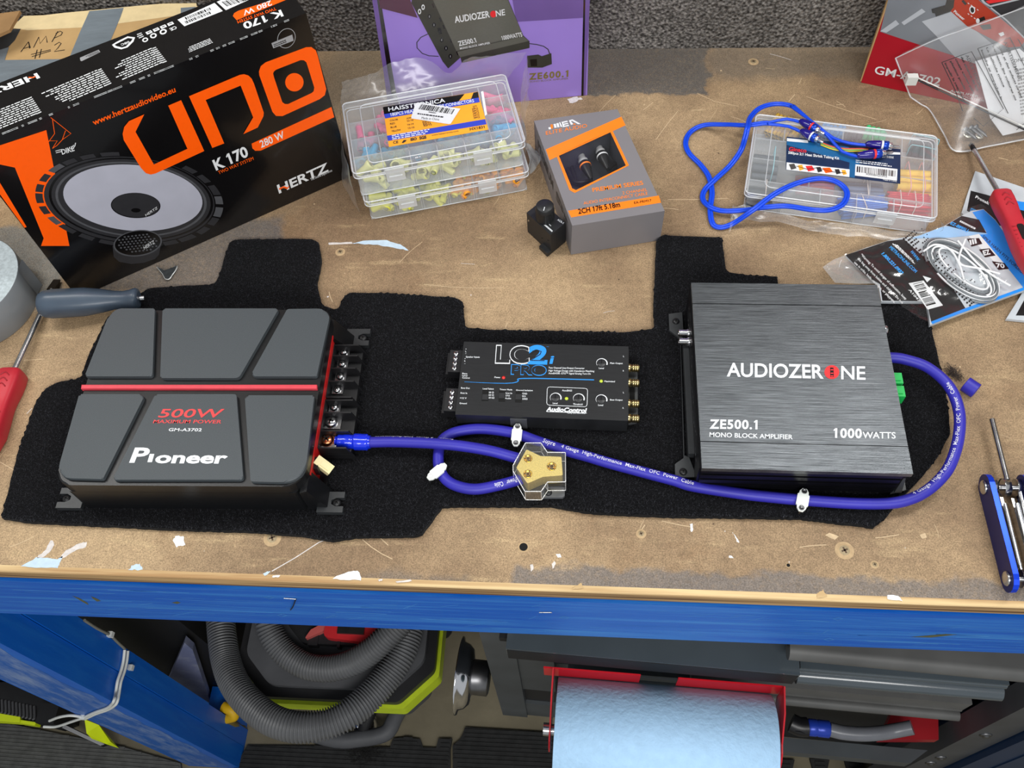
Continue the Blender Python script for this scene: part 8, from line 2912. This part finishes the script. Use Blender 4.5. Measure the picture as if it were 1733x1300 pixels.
# black and neon yellow tool on the floor behind the leg
tool = thing('power_tool', 'black power tool with neon yellow trims on the floor left of the blue leg', 'power tool', FL(90, 1200, 0))
neon = mat('neon_yellow', (214, 232, 20), 0.4, spec=0.4, var=(40, 0.06))
S6 = lambda x, y, z: FL(x * 0.2424, 1040 + y * 0.2424, z)
tk = mat('tool_black', (22, 22, 24), 0.45, spec=0.45, var=(60, 0.2))
mb = MB()
TZ = 0.10
po = [S6(-500, 420, TZ), S6(-100, 480, TZ), S6(60, 470, TZ), S6(430, 650, TZ), S6(420, 720, TZ), S6(320, 760, TZ), S6(240, 740, TZ), S6(100, 720, TZ), S6(-500, 690, TZ)]
mb.prism([(p.x, p.y) for p in po], 0.0125, TZ, tk, 0.006)
for k in range(13):
    x, y = -60 + k * 25, 580 + k * 5
    mb.tube([S6(x, y, TZ + 0.001), S6(x + 2, y + 80, TZ + 0.001), S6(x - 12, y + 94, TZ + 0.001)], 0.003, mat('vent_rib', (70, 70, 72), 0.35, var=(30, 0.1)) if k == 0 else mb.mats[-1], 6, 3)
kn = S6(330, 690, TZ + 0.02)
mb.box((kn.x - 0.02, kn.y - 0.02, TZ - 0.02), (kn.x + 0.02, kn.y + 0.02, TZ + 0.02), tk, 0.005)
mb.build('tool_body', tool)
for k, pl_ in enumerate(([(-300, 660), (0, 692), (140, 716), (138, 756), (0, 746), (-300, 735)], [(138, 735), (248, 752), (240, 774), (134, 758)])):
    mb = MB()
    mb.prism([(S6(x, y, TZ + 0.004).x, S6(x, y, TZ + 0.004).y) for x, y in pl_], TZ - 0.02, TZ + 0.004 - k * 0.002, neon, 0.002)
    mb.build('neon_trim', tool, 'neon yellow trim')
mb = MB()
st = [S6(400, 740, 0.07), S6(740, 905, 0.03), S6(700, 918, 0.03), S6(390, 775, 0.07)]
lowp = [Vector((p.x, p.y, p.z - 0.014)) for p in st]
mb.hexa([*lowp, *st], tk)
for k in range(3):
    a, b = st[0].lerp(st[3], 0.25 + k * 0.25), st[1].lerp(st[2], 0.25 + k * 0.25)
    mb.tube([a + Z * 0.002, b + Z * 0.002], 0.0016, grey_print, 6, 1)
mb.build('blade_strip', tool)
mb = MB()
nf = [S6(590, 732, 0.10), S6(690, 772, 0.09), S6(772, 890, 0.05), S6(830, 934, 0.014), S6(740, 905, 0.04), S6(640, 868, 0.06), S6(604, 830, 0.08)]
mb.poly(nf, neon)
mb.poly([p - Z * 0.004 for p in nf][::-1], neon)
for i in range(len(nf)):
    j = (i + 1) % len(nf)
    mb.poly([nf[i], nf[j], nf[j] - Z * 0.004, nf[i] - Z * 0.004], neon)
mb.build('neon_flap', tool, 'neon yellow flap')
# scuffed pale board and black box added to darken the space behind the leg
brd = MB()

bp_ = [on_y(x, y, 0.392) for x, y in ((268, 1190), (344, 1240), (360, 1200), (326, 1100), (312, 1088))]
bq_ = [p + Vector((0, 0.012, 0)) for p in bp_]
bmt = blue_paint('pale_scuffed_board', (112, 118, 150), (168, 172, 186), 0.8, (6, 6, 6))
brd.add(bp_ + bq_, [(0, 1, 2, 3, 4), (5, 6, 7, 8, 9)] + [(i, (i + 1) % 5, 5 + (i + 1) % 5, 5 + i) for i in range(5)], bmt)
o = brd.build_at('scuffed_board', bp_[0])
tag(o, 'pale blue-grey scuffed board standing in the dark behind the blue bench leg', 'board')
bb = MB()
bb.box((-1.30, 0.412, 0.0004), (-0.648, 0.93, T - 0.30), mat('filler_black', (14, 14, 15), 0.6, var=(20, 0.2)), 0.01)
o = bb.build_at('dark_filler', Vector((-0.97, 0.77, 0)))
tag(o, 'black box added to darken the space under the left end of the bench', 'bin')
